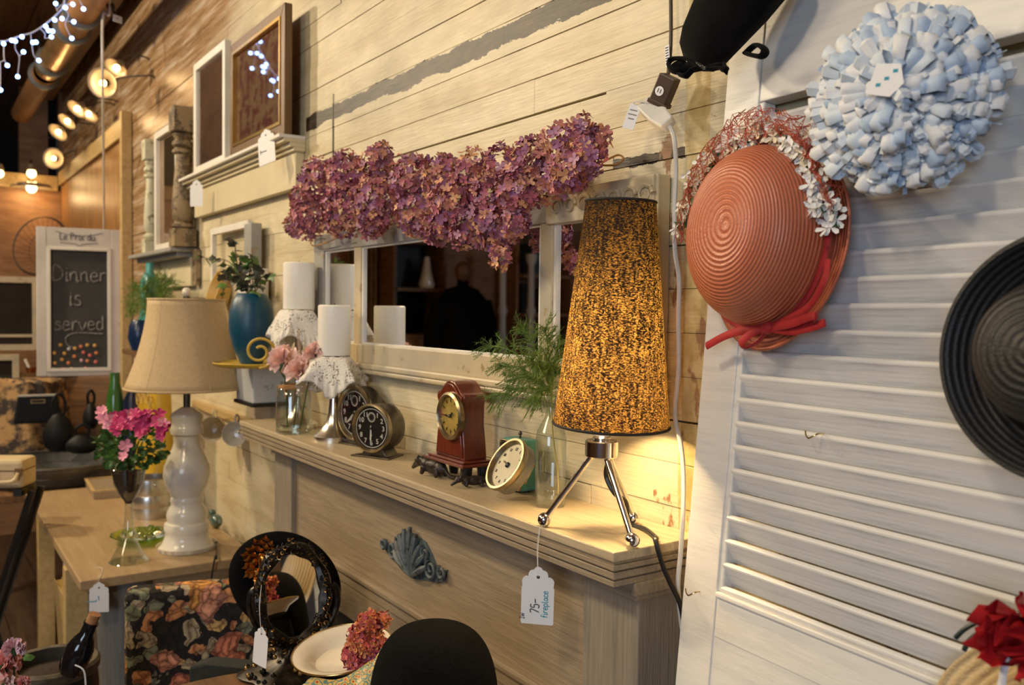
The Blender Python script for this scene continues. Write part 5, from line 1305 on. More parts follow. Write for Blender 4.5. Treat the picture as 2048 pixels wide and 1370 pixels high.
DOTS = [(121, 690, 0), (138, 698, 3), (150, 697, 0), (162, 693, 1), (175, 690, 0), (190, 691, 0), (109, 706, 0), (129, 707, 0), (149, 713, 1), (167, 705, 2), (180, 711, 2), (193, 706, 1), (124, 719, 0), (110, 726, 0), (137, 726, 1), (163, 721, 4), (175, 722, 1), (192, 724, 2), (105, 738, 3), (126, 738, 1), (143, 738, 0), (157, 740, 2), (171, 737, 2), (192, 740, 2), (203, 741, 1)]
DM = [pm('button_%d' % i, c, .5) for i, c in enumerate(((.72, .42, .10), (.68, .22, .08), (.72, .16, .16), (.5, .5, .52), (.6, .36, .42)))]
civ = CM.inverted()
for px, py, c in DOTS:
    q = civ @ P(px, py, t=4.25)
    build(MB().ball((q.x, .002, q.z), .0085, 10, 6, (1, .5, 1)), 'button', DM[c], cbd)
sd = thing('sign_riser', 'dark wooden riser box on the back table lifting the chalkboard sign', 'box', (cc.x, cc.y, FTZ), 58)
build(MB().box(-.18, .20, -.012, .05, 0, cz0-FTZ-.001), 'box_body', M['darkwood'], sd, smooth=False, bevel=.003)

# wire fan cage behind the chalkboard, and the old window sashes far left
wc = P(82, 492, t=5.2); k5 = MPP(wc)
wf = thing('wire_basket', 'round black wire basket hung tilted on the far partition behind the chalkboard', 'basket', M=T(wc) @ RZ(0) @ rot_to((.75, -.55, .25)))
for r_, z_ in ((.165, .0), (.16, .012), (.10, -.05), (.05, -.07)):
    build(MB().tube([(r_*math.cos(a), r_*math.sin(a)*1.1, z_) for a in [i*2*math.pi/40 for i in range(40)]], .003 if r_ > .15 else .0016, 5, closed=True), 'ring_wire', M['dial'], wf)
for k in range(30):
    a = 2*math.pi*k/30
    build(MB().tube([(.165*math.cos(a), .18*math.sin(a), 0), (.10*math.cos(a+.15), .11*math.sin(a+.15), -.05), (.05*math.cos(a+.3), .055*math.sin(a+.3), -.07)], .0011, 4), 'radial_wire', M['dial'], wf)
build(MB().tube([(0, 0, -.07), (0, .0, -.0705)], .05, 12), 'hub_plate', M['dial'], wf)
M['pane'] = pm('dark_window_pane', (.02, .018, .016), .12, col2=(.035, .03, .025), scale=3)
def sash(label, px0, py0, px1, py1, t_, panes, mat):
    a, b = P(px0, py0, t=t_), P(px1, py1, t=t_); c = (a+b)/2
    fw = (CAM-c); fw.z = 0; fw.normalize(); xr = Vector((0, 0, 1)).cross(fw).normalized(); wd = abs((b-a).dot(xr)); hh = a.z-b.z
    Mx = Matrix.Identity(4)
    for i in range(3): Mx[i][0], Mx[i][1], Mx[i][2] = xr[i], -fw[i], (0, 0, 1)[i]
    Mx[0][3], Mx[1][3], Mx[2][3] = c.x, c.y, b.z
    t = thing('window_sash', label, 'window sash', M=Mx, group='old window sashes')
    build(MB().frame(-wd/2, wd/2, 0, hh, .035, -.015, .015), 'sash_frame', mat, t, smooth=False, bevel=.002)
    build(MB().box(-wd/2+.03, wd/2-.03, -.003, .003, .03, hh-.03), 'pane', M['pane'], t, smooth=False)
    for f in panes: build(MB().box(-wd/2+.03, wd/2-.03, -.012, .012, hh*f-.008, hh*f+.008), 'glazing_bar', mat, t, smooth=False)
    return t
sash('old window sash with dark panes standing against the far partition, the upper one', -60, 552, 80, 702, 5.0, (.2,), M['mframe'])
sash('old window sash with one grey pane below the dark one, at the picture edge', -80, 708, 40, 800, 4.9, (), M['mframe'])
wsx = P(20, 790, t=4.75)
lsd = thing('white_drum_shade', 'small white drum lamp shade beside the toile trunk, by the window sashes', 'lamp shade', (wsx.x, wsx.y, P(15, 842, t=4.75).z))
hh = P(15, 764, t=4.75).z-P(15, 842, t=4.75).z
build(MB().lathe([(.12, 0), (.08, hh)], 40), 'shade', M['white'], lsd, solid=.002)
build(MB().lathe([(1e-5, hh), (.08, hh)], 40), 'top_disc', M['white'], lsd)
lps = thing('shade_stand', 'plain dark box on the back table under the white drum lamp shade', 'box', (wsx.x, wsx.y, FTZ))
build(MB().box(-.08, .08, -.08, .08, 0, P(15, 842, t=4.75).z-FTZ-.001), 'box_body', M['darkwood'], lps, smooth=False)
cdl = P(62, 738, t=5.0)
ck_ = thing('candle_holder', 'small copper candle holder with leaning white candle left of the chalkboard', 'candle holder', (cdl.x, cdl.y, cdl.z-.02))
build(MB().lathe([(1e-5, 0), (.02, 0), (.026, .018), (.03, .03), (.024, .03), (.018, .006)], 24), 'cup', pm('copper', (.6, .26, .10), .25, 1), ck_)
build(MB().tube([(0, 0, .005), Vector(P(50, 718, t=4.98))-Vector((cdl.x, cdl.y, cdl.z-.02))], .008, 10), 'candle', M['wax'], ck_)
cx = thing('riser_box', 'dark riser box on the back table carrying the copper candle holder', 'box', (cdl.x, cdl.y, FTZ))
build(MB().box(-.05, .05, -.05, .05, 0, cdl.z-.021-FTZ), 'box_body', M['darkwood'], cx, smooth=False)

# under the table: white cabinet and leaning books
ab = P(108, 1120, t=3.0)
wcab = thing('white_cabinet', 'small white-painted cabinet on the floor under the console table', 'cabinet', (-3.2, -.33, 0))
build(MB().box(-3.6, -3.12, -.42, -.16, 0, .62), 'carcass', M['white'], wcab, world=True, smooth=False, bevel=.004)
build(MB().box(-3.122, -3.108, -.40, -.18, .06, .58), 'door', M['white'], wcab, world=True, smooth=False, bevel=.003)
for i, (px, lb, cl) in enumerate(((122, 'thin cream-edged book leaning by the white cabinet under the table', (.55, .38, .16)), (134, 'orange book leaning against the pale table leg under the table', (.62, .14, .03)))):
    q = P(px, 1230, x=-2.93); q.y = -.47+.034*i
    bo = thing('book', lb, 'book', (q.x, q.y, .45 if False else 0), 0, 'books under the console table')
    bz = P(px, 1172, x=q.x).z
    build(MB().box(-.10, .10, -.012, -.009, 0, bz, RX(3)).box(-.10, .10, .009, .012, 0, bz, RX(3)), 'cover', pm('cover_%d' % i, cl, .5), bo, smooth=False)
    build(MB().box(-.095, .098, -.009, .009, .003, bz-.005, RX(3)), 'pages', M['butter'], bo, smooth=False)

# ------------------------------------------------------------------ hats on the shutter
def frame_at(o, zdir, updir=(0, 0, 1)):
    """matrix at o with local +Z along zdir and local +Y as near as can be to updir"""
    z_ = Vector(zdir).normalized(); x_ = Vector(updir).cross(z_).normalized(); y_ = z_.cross(x_)
    Mx = Matrix.Identity(4)
    for i in range(3): Mx[i][0], Mx[i][1], Mx[i][2], Mx[i][3] = x_[i], y_[i], z_[i], o[i]
    return Mx
def straw(name, col, col2, rough=.35, k=520, bs=.7):
    """braided straw: concentric rows about the local Z axis"""
    mt, nt, b = _nt(name); L = nt.links.new; b.inputs['Roughness'].default_value = rough
    tc = N(nt, 'ShaderNodeTexCoord').outputs['Object']
    sx = N(nt, 'ShaderNodeSeparateXYZ'); L(tc, sx.inputs[0])
    ln = N(nt, 'ShaderNodeVectorMath', operation='LENGTH')
    cb_ = N(nt, 'ShaderNodeCombineXYZ'); L(sx.outputs[0], cb_.inputs[0]); L(sx.outputs[1], cb_.inputs[1]); L(cb_.outputs[0], ln.inputs[0])
    ad = N(nt, 'ShaderNodeAttribute', attribute_name='ring')
    sn = N(nt, 'ShaderNodeMath', operation='MULTIPLY'); L(ad.outputs['Fac'], sn.inputs[0]); sn.inputs[1].default_value = k*2.3
    s2 = N(nt, 'ShaderNodeMath', operation='SINE'); L(sn.outputs[0], s2.inputs[0])
    nz = N(nt, 'ShaderNodeTexNoise', Scale=380, Detail=3); L(tc, nz.inputs['Vector'])
    hh_ = N(nt, 'ShaderNodeMath', operation='MULTIPLY_ADD'); L(nz.outputs['Fac'], hh_.inputs[0]); hh_.inputs[1].default_value = 1.6; L(s2.outputs[0], hh_.inputs[2])
    rp = N(nt, 'ShaderNodeValToRGB'); mr = N(nt, 'ShaderNodeMapRange'); mr.inputs['From Min'].default_value = -.8; mr.inputs['From Max'].default_value = 1.8; L(hh_.outputs[0], mr.inputs[0]); L(mr.outputs[0], rp.inputs[0])
    rp.color_ramp.elements[0].color = c4(col2); rp.color_ramp.elements[1].color = c4(col); L(rp.outputs[0], b.inputs['Base Color'])
    bp = N(nt, 'ShaderNodeBump', Strength=bs, Distance=.0012); L(hh_.outputs[0], bp.inputs['Height']); L(bp.outputs[0], b.inputs['Normal'])
    return mt
M['coral'] = straw('coral_straw', (.64, .20, .105), (.42, .10, .045), .35, 500, .45)
M['redvelvet'] = pm('red_velvet_ribbon', (.48, .02, .02), .7, col2=(.34, .010, .012), scale=40, sheen=.08)
hc = SHP(1543, 478, .012)
haxis = (sh_o+Vector((0, 0, -.02))).normalized()
HM = frame_at(hc, haxis, sh_v)
hat = thing('coral_straw_hat', 'coral red coiled straw hat with flower wreath and red velvet bow hung on the shutter', 'hat', M=HM)
hk = MPP(hc)
def hatp(px, py, off):
    """hat-local point seen at a pixel, at local height off"""
    q = hc+haxis*off; d = ray(px, py); k = (q-CAM).dot(haxis)/d.dot(haxis); v = HM.inverted() @ (CAM+d*k); return v
# crown: domed cone a little taller than wide in outline
apex = hatp(1452, 446, .105)
cr = []
def crown(u, v):
    a = 2*math.pi*u; rx = .092; ry = .104
    prof_r = math.sin(min(1, v)*math.pi/2)**.80; z_ = .105*(1-v**2.1)
    if v > .9: z_ = .105*(1-.9**2.1)*(1-(v-.9)/.1)+.004
    cx_ = apex.x*(1-v)**1.2; cy_ = apex.y*(1-v)**1.2
    return (cx_+rx*prof_r*math.cos(a), cy_-.0*v+ry*prof_r*math.sin(a), z_)
ring(build(MB().grid(crown, 96, 40, cu=True), 'crown', M['coral'], hat), [.165*j/39 for i in range(96) for j in range(40)])
def brim(u, v):
    a = 2*math.pi*u
    rx = .090+(.016+.012*math.cos(a-.4))*v; ry = .101+(.018-.006*math.sin(a))*v
    return (rx*math.cos(a)+.004*v, ry*math.sin(a)-.004*v, .004+.013*v**1.5*(.6+.4*math.cos(a)))
ring(build(MB().grid(brim, 96, 12, cu=True), 'brim', M['coral'], hat, solid=.0022), [.165+.03*j/11 for i in range(96) for j in range(12)])
build(MB().tube([Vector(crown(i/90, .965))*1.012+Vector((0, 0, .006)) for i in range(90)], .0045, 6, closed=True, flat=.5), 'hat_band', M['redvelvet'], hat)
# velvet bow at the lower edge
def rib(pts, w_, name='bow_loop'):
    build(MB().tube(bez(pts, 6), w_, 8, flat=.35), name, M['redvelvet'], hat)
kz = .026
K = hatp(1536, 655, kz)
rib([K, hatp(1490, 660, kz+.004), hatp(1450, 672, kz+.002), hatp(1413, 692, kz)], .0048, 'bow_tail')
rib([K, hatp(1580, 662, kz), hatp(1620, 655, kz), hatp(1650, 645, kz)], .0046, 'bow_tail')
rib([K, hatp(1580, 648, kz+.006), hatp(1625, 632, kz+.008), hatp(1628, 642, kz), hatp(1585, 655, kz-.002), K], .0046)
rib([K, hatp(1505, 665, kz+.006), hatp(1483, 685, kz+.010), hatp(1492, 696, kz+.004), hatp(1520, 680, kz), K], .0046)
build(MB().ball(K, .008, 14, 10, (1, 1, .8)), 'bow_knot', M['redvelvet'], hat)
build(MB().tube(bez([hatp(1655, 520, .03), hatp(1648, 560, .035), hatp(1615, 615, .03), hatp(1560, 645, .028), K], 8), .0042, 8, flat=.5), 'ribbon_band', M['redvelvet'], hat)
# wreath of small cloth flowers and leaves along the top of the crown
M['ivory'] = pm('ivory_cloth_petal', (.82, .77, .66), .6, col2=(.72, .62, .42), scale=60)
M['cwhite'] = pm('white_cloth_petal', (.86, .85, .82), .6, col2=(.78, .76, .7), scale=60)
M['clothleaf'] = pm('cloth_leaf_green', (.07, .16, .06), .6, col2=(.04, .09, .04), scale=40)
rg = random.Random(21)
wpath = [(1372, 455), (1383, 415), (1400, 370), (1425, 330), (1455, 305), (1490, 285), (1530, 272), (1565, 268), (1600, 290), (1618, 318), (1632, 350), (1645, 385), (1658, 415), (1668, 445)]
wp_ = bez([hatp(x, y, .03) for x, y in wpath], 6)
build(MB().tube(wp_, .003, 6), 'wreath_wire', M['clothleaf'], hat)
for i in range(0, len(wp_)-1):
    p = wp_[i]
    mb = MB(); d = Vector((rg.uniform(-1, 1), rg.uniform(-1, 1), rg.uniform(.1, .8))).normalized()
    if i % 2 == 0:
        leaf(mb, T(p) @ d.to_track_quat('X', 'Z').to_matrix().to_4x4(), .017); build(mb, 'wreath_leaf', M['clothleaf'], hat, smooth=False)
    faint = i < 26
    for q in range(1 if faint else 2):
        c = p+Vector((rg.uniform(-.011, .011), rg.uniform(-.011, .011), rg.uniform(.0, .018)))
        dd = (Vector((rg.uniform(-.5, .5), rg.uniform(-.5, .5), 1))).normalized(); mb = MB(); s = .0115*rg.uniform(.8, 1.15)*(.75 if faint else 1)
        Mf = T(c) @ rot_to(dd) @ RZ(rg.uniform(0, 90))
        for k in range(4):
            if rg.random() < .12: continue
            Mp = Mf @ RZ(90*k+rg.uniform(-14, 14)); z3 = rg.uniform(-.1, .5)*s
            mb.add([(0, 0, 0), (s*.4, -s*.24, z3*.4), (s*.85, -s*.30, z3), (s*1.08, 0, z3), (s*.85, s*.30, z3), (s*.4, s*.24, z3*.4), (s*.6, 0, z3*.2-.001)], [(0, 1, 6), (1, 2, 6), (2, 3, 6), (3, 4, 6), (4, 5, 6), (5, 0, 6)], Mp)
        build(mb, 'wreath_flower', M['cwhite'] if i > 62 or rg.random() < .3 else M['ivory'], hat, smooth=False)
# coral net veil bunched over the top: fine threads
vm = pm('coral_net', (.52, .10, .05), .7)
mb = MB()
vout = [(1368, 470), (1372, 420), (1388, 350), (1412, 300), (1450, 262), (1475, 228), (1520, 218), (1560, 222), (1600, 235), (1625, 262), (1640, 300), (1660, 340), (1690, 390)]
vin = [(1378, 500), (1390, 430), (1412, 372), (1440, 335), (1470, 300), (1500, 285), (1535, 275), (1565, 270), (1600, 285), (1620, 310), (1635, 345), (1652, 385), (1668, 425)]
vo_ = bez([hatp(x, y, .022) for x, y in vout], 5); vi_ = bez([hatp(x, y, .045) for x, y in vin], 5)
nV = len(vo_)
def vpt(i, j):
    t = j/9; p = vo_[i % nV].lerp(vi_[i % nV], t)
    return p+Vector((.004*math.sin(i*1.3+j), .004*math.cos(i*1.7+j*.8), .014*math.sin(math.pi*t)+.004*math.sin(i*.9+j*2)))
for s in (-1, 1):
    for i in range(0, nV):
        pts = [vpt(i+s*j//1, j) for j in range(10) if 0 <= i+s*j < nV]
        if len(pts) > 2: mb.tube(pts, .00042, 3)
for i in range(0, nV-8, 2):
    mb.tube([vpt(i+(k % 3), (i+k) % 10) for k in range(8)], .0005, 3)
build(mb, 'net_veil', vm, hat, kind='stuff')

# pale blue ribbon rosette
rcn = SHP(1794, 186, .074)
ro = thing('ribbon_rosette', 'pale blue rosette of folded paper ribbon loops hung on the shutter top', 'rosette', M=frame_at(rcn, (sh_o+Vector((.34, 0, .04))).normalized(), sh_v))
M['bluerib'] = pm('pale_blue_ribbon', (.68, .73, .78), .5, col2=(.60, .68, .76), scale=8)
M['blueshade'] = pm('shade_blue_ribbon', (.50, .60, .74), .5, col2=(.42, .53, .68), scale=20)  # this and the next blue put shade between the loops into the colour
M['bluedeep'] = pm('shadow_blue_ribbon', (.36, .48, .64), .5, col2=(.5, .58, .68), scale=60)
M['bluerib2'] = pm('pale_grey_ribbon', (.77, .77, .77), .5, col2=(.72, .74, .76), scale=8)
Rr = 165*MPP(rcn)
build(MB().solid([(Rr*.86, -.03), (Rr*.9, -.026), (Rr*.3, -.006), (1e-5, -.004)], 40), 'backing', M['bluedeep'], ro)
protos = []
rg = random.Random(5)
for k in range(6):
    mb = MB(); L_ = .037; w_ = .0064*(1+.25*k/5); sharp = .6+.25*k
    # strip that rises, folds over at the tip and comes back under
    prof_ = [(0, .0), (L_*.45, .008), (L_*.9, .011+.003*(k % 3)), (L_*1.0, .008), (L_*.92, .003), (L_*.5, -.002)]
    vs_ = []
    for i, (x, z_) in enumerate(prof_):
        tw = .35*(k-2.5)/2.5*x/L_; ww = w_*(.3+.7*min(1, x/(L_*.6)))*(.45 if i == 3 else 1)
        for sgn in (-1, 0, 1):
            vs_.append((x, sgn*ww*math.cos(tw), z_+sgn*ww*math.sin(tw)+(.004*sharp if sgn == 0 else 0)))
    fs_ = [(3*i+j, 3*i+j+1, 3*i+j+4, 3*i+j+3) for i in range(5) for j in range(2)]
    me = bpy.data.meshes.new('ribbon_loop'); me.from_pydata(vs_, [], fs_); me.materials.append((M['bluerib2'], M['bluerib'], M['bluerib2'], M['bluerib'], M['bluerib2'], M['blueshade'])[k]); me.polygons.foreach_set('use_smooth', [k % 3 != 0]*len(me.polygons)); protos.append(me)
rings = [(.20, 14), (.34, 26), (.47, 38), (.60, 48), (.72, 54), (.83, 58), (.95, 62)]
rest = MB()
for ri, (f, n) in enumerate(rings):
    for i in range(n):
        a = 2*math.pi*(i+rg.uniform(-.35, .35))/n+ri*.4
        r0 = Rr*f-.018; z_ = .014*(1-f*f)-.018*f*f*f+.002*rg.random()
        Mx = RZ(math.degrees(a)) @ T(r0, 0, z_) @ RY(-16+30*f+rg.uniform(-13, 13)) @ RX(rg.uniform(-24, 24)) @ SCL(*[rg.uniform(.65, 1.05)]*3)
        o = bpy.data.objects.new('ribbon_loop', rg.choice(protos)); COL.objects.link(o); o.parent = ro; o.matrix_basis = Mx
for i in range(1500):
    a = rg.uniform(0, 2*math.pi); f = math.sqrt(rg.uniform(.02, .98)); z_ = .010*(1-f*f)-.022*f*f*f
    Mx = RZ(math.degrees(a)) @ T(Rr*f, 0, z_) @ RX(rg.uniform(-70, 70)) @ RY(rg.uniform(-60, 30)); l_ = rg.uniform(.008, .018)
    rest.add([(0, -.0015, 0), (l_, -.002, .004), (l_, .002, .004), (0, .0015, 0)], [(0, 1, 2, 3)], Mx)
rest2 = MB()
for i in range(200):
    a = rg.uniform(0, 2*math.pi); f = math.sqrt(rg.uniform(.03, .98)); me = rg.choice(protos)
    Mx = RZ(math.degrees(a)) @ T(Rr*f-.018, 0, .006*(1-f*f)-.022*f*f*f) @ RY(-10+34*f+rg.uniform(-20, 20)) @ RX(rg.uniform(-50, 50)) @ SCL(*[rg.uniform(.7, 1.05)]*3)
    rest2.add([v.co.copy() for v in me.vertices], [list(p.vertices) for p in me.polygons], Mx)
build(rest2, 'inner_loops', M['bluerib'], ro, smooth=False, kind='stuff')
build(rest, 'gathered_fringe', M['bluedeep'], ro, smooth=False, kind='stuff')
pl_mb = MB()
for i in range(44):
    a = 2*math.pi*i/44
    pl_mb.add([(.004*math.cos(a), .004*math.sin(a), .024), (.040*math.cos(a-.06), .040*math.sin(a-.06), .012), (.042*math.cos(a), .042*math.sin(a), .019), (.040*math.cos(a+.06), .040*math.sin(a+.06), .012)], [(0, 1, 2), (0, 2, 3)])
build(pl_mb, 'centre_pleats', M['bluerib2'], ro, smooth=False)
build(MB().prism([(-.015, -.011), (.006, -.016), (.017, -.005), (.013, .013), (-.008, .016)], .036, .0366), 'paper_label', M['paper'], ro, smooth=False)
for x, y in ((-.005, -.004), (.002, .001), (.009, .007)): build(MB().cbox((x, y, .0368), (.004, .003, .0003)), 'label_mark', M['inkblue'], ro, smooth=False)

# black straw hat at the right edge
M['blackstraw'] = straw('black_straw', (.022, .022, .023), (.006, .006, .007), .5, 420, .35)
bhc = SHP(2172, 716, .03)
bh = thing('black_straw_hat', 'large black straw hat with upturned brim hung on the shutter at the right edge', 'hat', M=frame_at(bhc, (sh_o+Vector((.04, 0, 0))).normalized(), sh_v))
Rb = 250*MPP(bhc)
BHP = [(1e-5, .085), (Rb*.36, .084), (Rb*.50, .076), (Rb*.57, .06), (Rb*.60, .03), (Rb*.64, .010), (Rb*.70, .003), (Rb*.80, .010), (Rb*.9, .026), (Rb*.97, .036), (Rb*1.0, .033), (Rb*.995, .026), (Rb*.92, .015), (Rb*.8, .0), (Rb*.64, -.006)]
ring(build(MB().lathe(BHP, 96), 'brim_and_crown', M['blackstraw'], bh), arcl(BHP, 96))
build(MB().tube([(Rb*.62*math.cos(a), Rb*.62*math.sin(a), .022) for a in [i*2*math.pi/72 for i in range(72)]], .008, 8, closed=True, flat=.5), 'hat_band', M['black'], bh)
build(MB().tube([(Rb*.995*math.cos(a), Rb*.995*math.sin(a), .034) for a in [i*2*math.pi/96 for i in range(96)]], .003, 6, closed=True), 'brim_edge', M['blackstraw'], bh)

# tan straw hat with red flower at the lower right corner
thc = SHP(2172, 1585, .05)
th = thing('tan_straw_hat', 'tan straw hat with red cloth flower and dark quills at the lower right corner', 'hat', M=frame_at(thc, (sh_o+Vector((-.1, 0, .3))).normalized(), sh_v))
M['tan'] = straw('tan_straw', (.62, .46, .24), (.42, .29, .13), .5, 300)
tk_ = MPP(thc)
THP = [(1e-5, .07), (.05, .066), (.075, .045), (.085, .0), (.11, -.008), (.135, .002)]
ring(build(MB().lathe(THP, 64, None, lambda a, v: 1+.03*math.sin(7*a)*v), 'straw_body', M['tan'], th), arcl(THP, 64))
M['redcloth'] = pm('red_cloth', (.55, .012, .02), .6, col2=(.35, .008, .012), scale=20)
fcn = SHP(2056, 1268, .085)
thi = th.matrix_basis.inverted()
for k in range(16):
    mb = MB(); ph = k*137.5; thh = 25+55*(k/16)
    def fn(u, v, k=k): return (.04*v*(.5-u)*1.3*math.sin(math.pi*min(.92, .2+.8*v)), .036*v, .010*math.sin(5*u+k)*v+.02*v*v)
    mb.grid(fn, 11, 8, T(fcn) @ frame_at((0, 0, 0), sh_o, sh_v) @ RZ(ph) @ RX(90-thh-10)); build(mb, 'red_petal', M['redcloth'], th, world=True, ang=180)
quill = pm('dark_quill', (.012, .03, .03), .35)
for pts in ([(2040, 1226), (2000, 1228), (1960, 1242), (1930, 1258), (1911, 1276)], [(2040, 1243), (2000, 1246), (1965, 1262), (1940, 1280), (1928, 1301)]):
    build(MB().tube(bez([SHP(x, y, .085+.00*i) for i, (x, y) in enumerate(pts)], 6), [.0021]*25, 6), 'quill', quill, th, world=True)
build(MB().tube(bez([SHP(2020, 1300, .10), SHP(2010, 1330, .105), SHP(2002, 1375, .105)], 6), .003, 8, flat=.4), 'white_ribbon', M['bluerib2'], th, world=True)

# ------------------------------------------------------------------ black velvet hat at the top, cords and adapter
M['velvet'] = pm('black_velvet', (.007, .007, .0075), .9, col2=(.003, .003, .0035), scale=30, sheen=.03, spec=.08)
va = P(1408, 92, y=-.085); vb = P(1520, -75, y=-.085)
bv = thing('black_velvet_bonnet', 'black velvet bonnet with bow and rhinestones hanging above the shutter corner', 'hat', P(1408, 130, y=-.085))
kv = MPP(va); ax = (vb-va); 
Mv = T(va) @ rot_to(ax)
prof = [(1e-5, -42*kv), (30*kv, -38*kv), (52*kv, -22*kv), (64*kv, 4*kv), (74*kv, 50*kv), (84*kv, 110*kv), (88*kv, 170*kv), (80*kv, 215*kv), (40*kv, 240*kv), (1e-5, 245*kv)]
ow = MB().lathe([(r_, z_) for r_, z_ in prof], 56, Mv, lambda a, v: 1+.03*math.sin(5*a+8*v))
for i, v in enumerate(ow.v): ow.v[i] = Vector((v.x, -.085+(v.y+.085)*.72, v.z))
build(ow, 'velvet_crown', M['velvet'], bv, world=True)
K = P(1402, 133, y=-.12)
for pts in ([K, P(1375, 118, y=-.12), P(1345, 118, y=-.12), P(1337, 130, y=-.125), P(1350, 142, y=-.125), P(1380, 135, y=-.12), K], [K, P(1385, 140, y=-.12), P(1372, 152, y=-.125), P(1360, 148, y=-.12), P(1380, 138, y=-.115), K], [P(1490, 108, y=-.10), P(1512, 90, y=-.10), P(1530, 100, y=-.105), P(1522, 113, y=-.105), P(1495, 108, y=-.10)], [K, P(1420, 138, y=-.12), P(1440, 136, y=-.12), P(1452, 142, y=-.12), P(1448, 130, y=-.115)]):
    build(MB().tube(bez(pts, 6), .0055, 8, flat=.45), 'bow_loop', M['velvet'], bv, world=True)
for px, py, a_, b_ in ((1357, 131, 20, 10), (1385, 128, 20, 8), (1372, 146, 18, 6), (1425, 134, 26, 6), (1449, 138, 8, 6)):
    c = P(px, py, y=-.116); build(MB().ball(c, kv, 16, 10, (a_*1.1, 9, b_)), 'bow_lobe', M['velvet'], bv, world=True)
for i in range(5):
    build(MB().ball(P(1392+4*i, 124+3*i, y=-.128), .0018, 8, 6), 'rhinestone', M['crystal'], bv, world=True)
bn_ = thing('wall_nail', 'iron nail in the boards that carries the black velvet bonnet', 'nail', (P(1500, -20, y=-.01).x, -.02, P(1500, -20, y=-.01).z))
build(MB().tube([(0, .02, 0), (0, -.05, .004)], .002, 8), 'shank', M['darkmetal'], bn_)

brown = pm('brown_cord', (.07, .04, .025), .45)
ad = thing('brown_adapter_cord', 'brown flat cord hanging from above with brown socket adapter and flag label', 'cord', P(1335, 200, y=-.03))
build(MB().tube(bez([P(1341, -40, y=-.02), P(1342, 40, y=-.02), P(1341, 100, y=-.022), P(1336, 152, y=-.028)], 6), .0026, 8), 'cord', brown, ad, world=True)
A0, A1 = P(1341, 152, y=-.032), P(1318, 208, y=-.032)
kA = MPP(A0); AM = frame_at((A0+A1)/2, A0-A1, (.5, -1, 0))
LA = (A0-A1).length
build(MB().box(-19*kA, 19*kA, -.010, .010, -LA/2, LA/2), 'socket_body', brown, ad, world=False, smooth=False, bevel=.002).matrix_basis = wm(ad).inverted() @ AM
sob = build(MB().box(-21*kA, 21*kA, -.011, .011, -LA/2-.002, -LA/2+.004), 'socket_flange', brown, ad, smooth=False, bevel=.001); sob.matrix_basis = wm(ad).inverted() @ AM
lbl = MB().lathe([(1e-5, .0004), (9.5*kA, .0004)], 24, T(.002, .0105, -.002) @ RX(-90))
lo = build(lbl, 'white_disc', M['paper'], ad, smooth=False); lo.matrix_basis = wm(ad).inverted() @ AM
tx_ = build(text_mb('11', 12*kA, T(.002, .0112, -.002) @ RX(-90) @ RZ(180)), 'disc_marks', M['ink'], ad, smooth=False); tx_.matrix_basis = wm(ad).inverted() @ AM
fl_ = P(1339, 112, y=-.024)
build(MB().box(-.004, .004, -.0004, .0004, -.016, .014, T(fl_+Vector((0, -.004, 0))) @ RY(-4)), 'label_sleeve', M['paper'], ad, world=True, smooth=False)
for k in range(7): build(MB().cbox((0, -.0008, -.011+.0036*k), (.0055, .0004, .0009), T(fl_+Vector((0, -.004, 0))) @ RY(-4)), 'label_line', M['ink'], ad, world=True, smooth=False)
wc_ = thing('white_extension_cord', 'white extension cord with white plug end hanging beside the tripod lamp', 'cord', P(1352, 900, y=-.03))
B0, B1 = P(1290, 208, y=-.036), P(1338, 250, y=-.036)
BM = frame_at((B0+B1)/2, B0-B1, (.6, -1, .3)); LB = (B0-B1).length
pb = build(MB().prism([(-.010, -LB/2), (.010, -LB/2), (.014, -LB*.1), (.013, LB*.45), (.006, LB/2), (-.006, LB/2), (-.013, LB*.45), (-.014, -LB*.1)], -.009, .009, RX(90)), 'plug_body', M['whitecord'], wc_, smooth=False, bevel=.003); pb.matrix_basis = wm(wc_).inverted() @ BM
Yc = -.022
build(MB().tube(bez([P(1336, 248, y=-.034), P(1348, 275, y=-.03), P(1352, 340, y=Yc), P(1349, 420, y=Yc), P(1350, 500, y=Yc), P(1358, 560, y=Yc), P(1357, 640, y=Yc), P(1357, 740, y=Yc), P(1350, 830, y=Yc), P(1362, 890, y=Yc), P(1367, 950, y=-.03), P(1366, 1030, x=XR+.012), P(1361, 1110, x=XR+.012), P(1356, 1170, x=XR+.012), P(1362, 1240, x=XR+.014), P(1368, 1290, x=XR+.014), P(1366, 1420, x=XR+.014)], 6), .0033, 8), 'cord', M['whitecord'], wc_, world=True)
tg0 = P(1264, 232, y=-.05)
TG = frame_at(tg0, (.5, -.85, .1), (.35, 0, 1))
tg = build(MB().box(-.0085, .0085, -.0185, .0165, -.0003, .0003), 'cord_tag', M['paper'], wc_, smooth=False); tg.matrix_basis = wm(wc_).inverted() @ TG
for y_, w_ in ((.008, .011), (.002, .013), (-.004, .009)):
    q = build(MB().cbox((0, y_, .0006), (w_, .0016, .0002)), 'tag_print', M['greymetal'], wc_, smooth=False); q.matrix_basis = wm(wc_).inverted() @ TG
build(MB().tube(bez([tg0+Vector((.003, 0, .017)), P(1272, 203, y=-.05), P(1290, 205, y=-.045), P(1300, 220, y=-.040)], 6), .0013, 6), 'tag_loop', M['whitecord'], wc_, world=True)

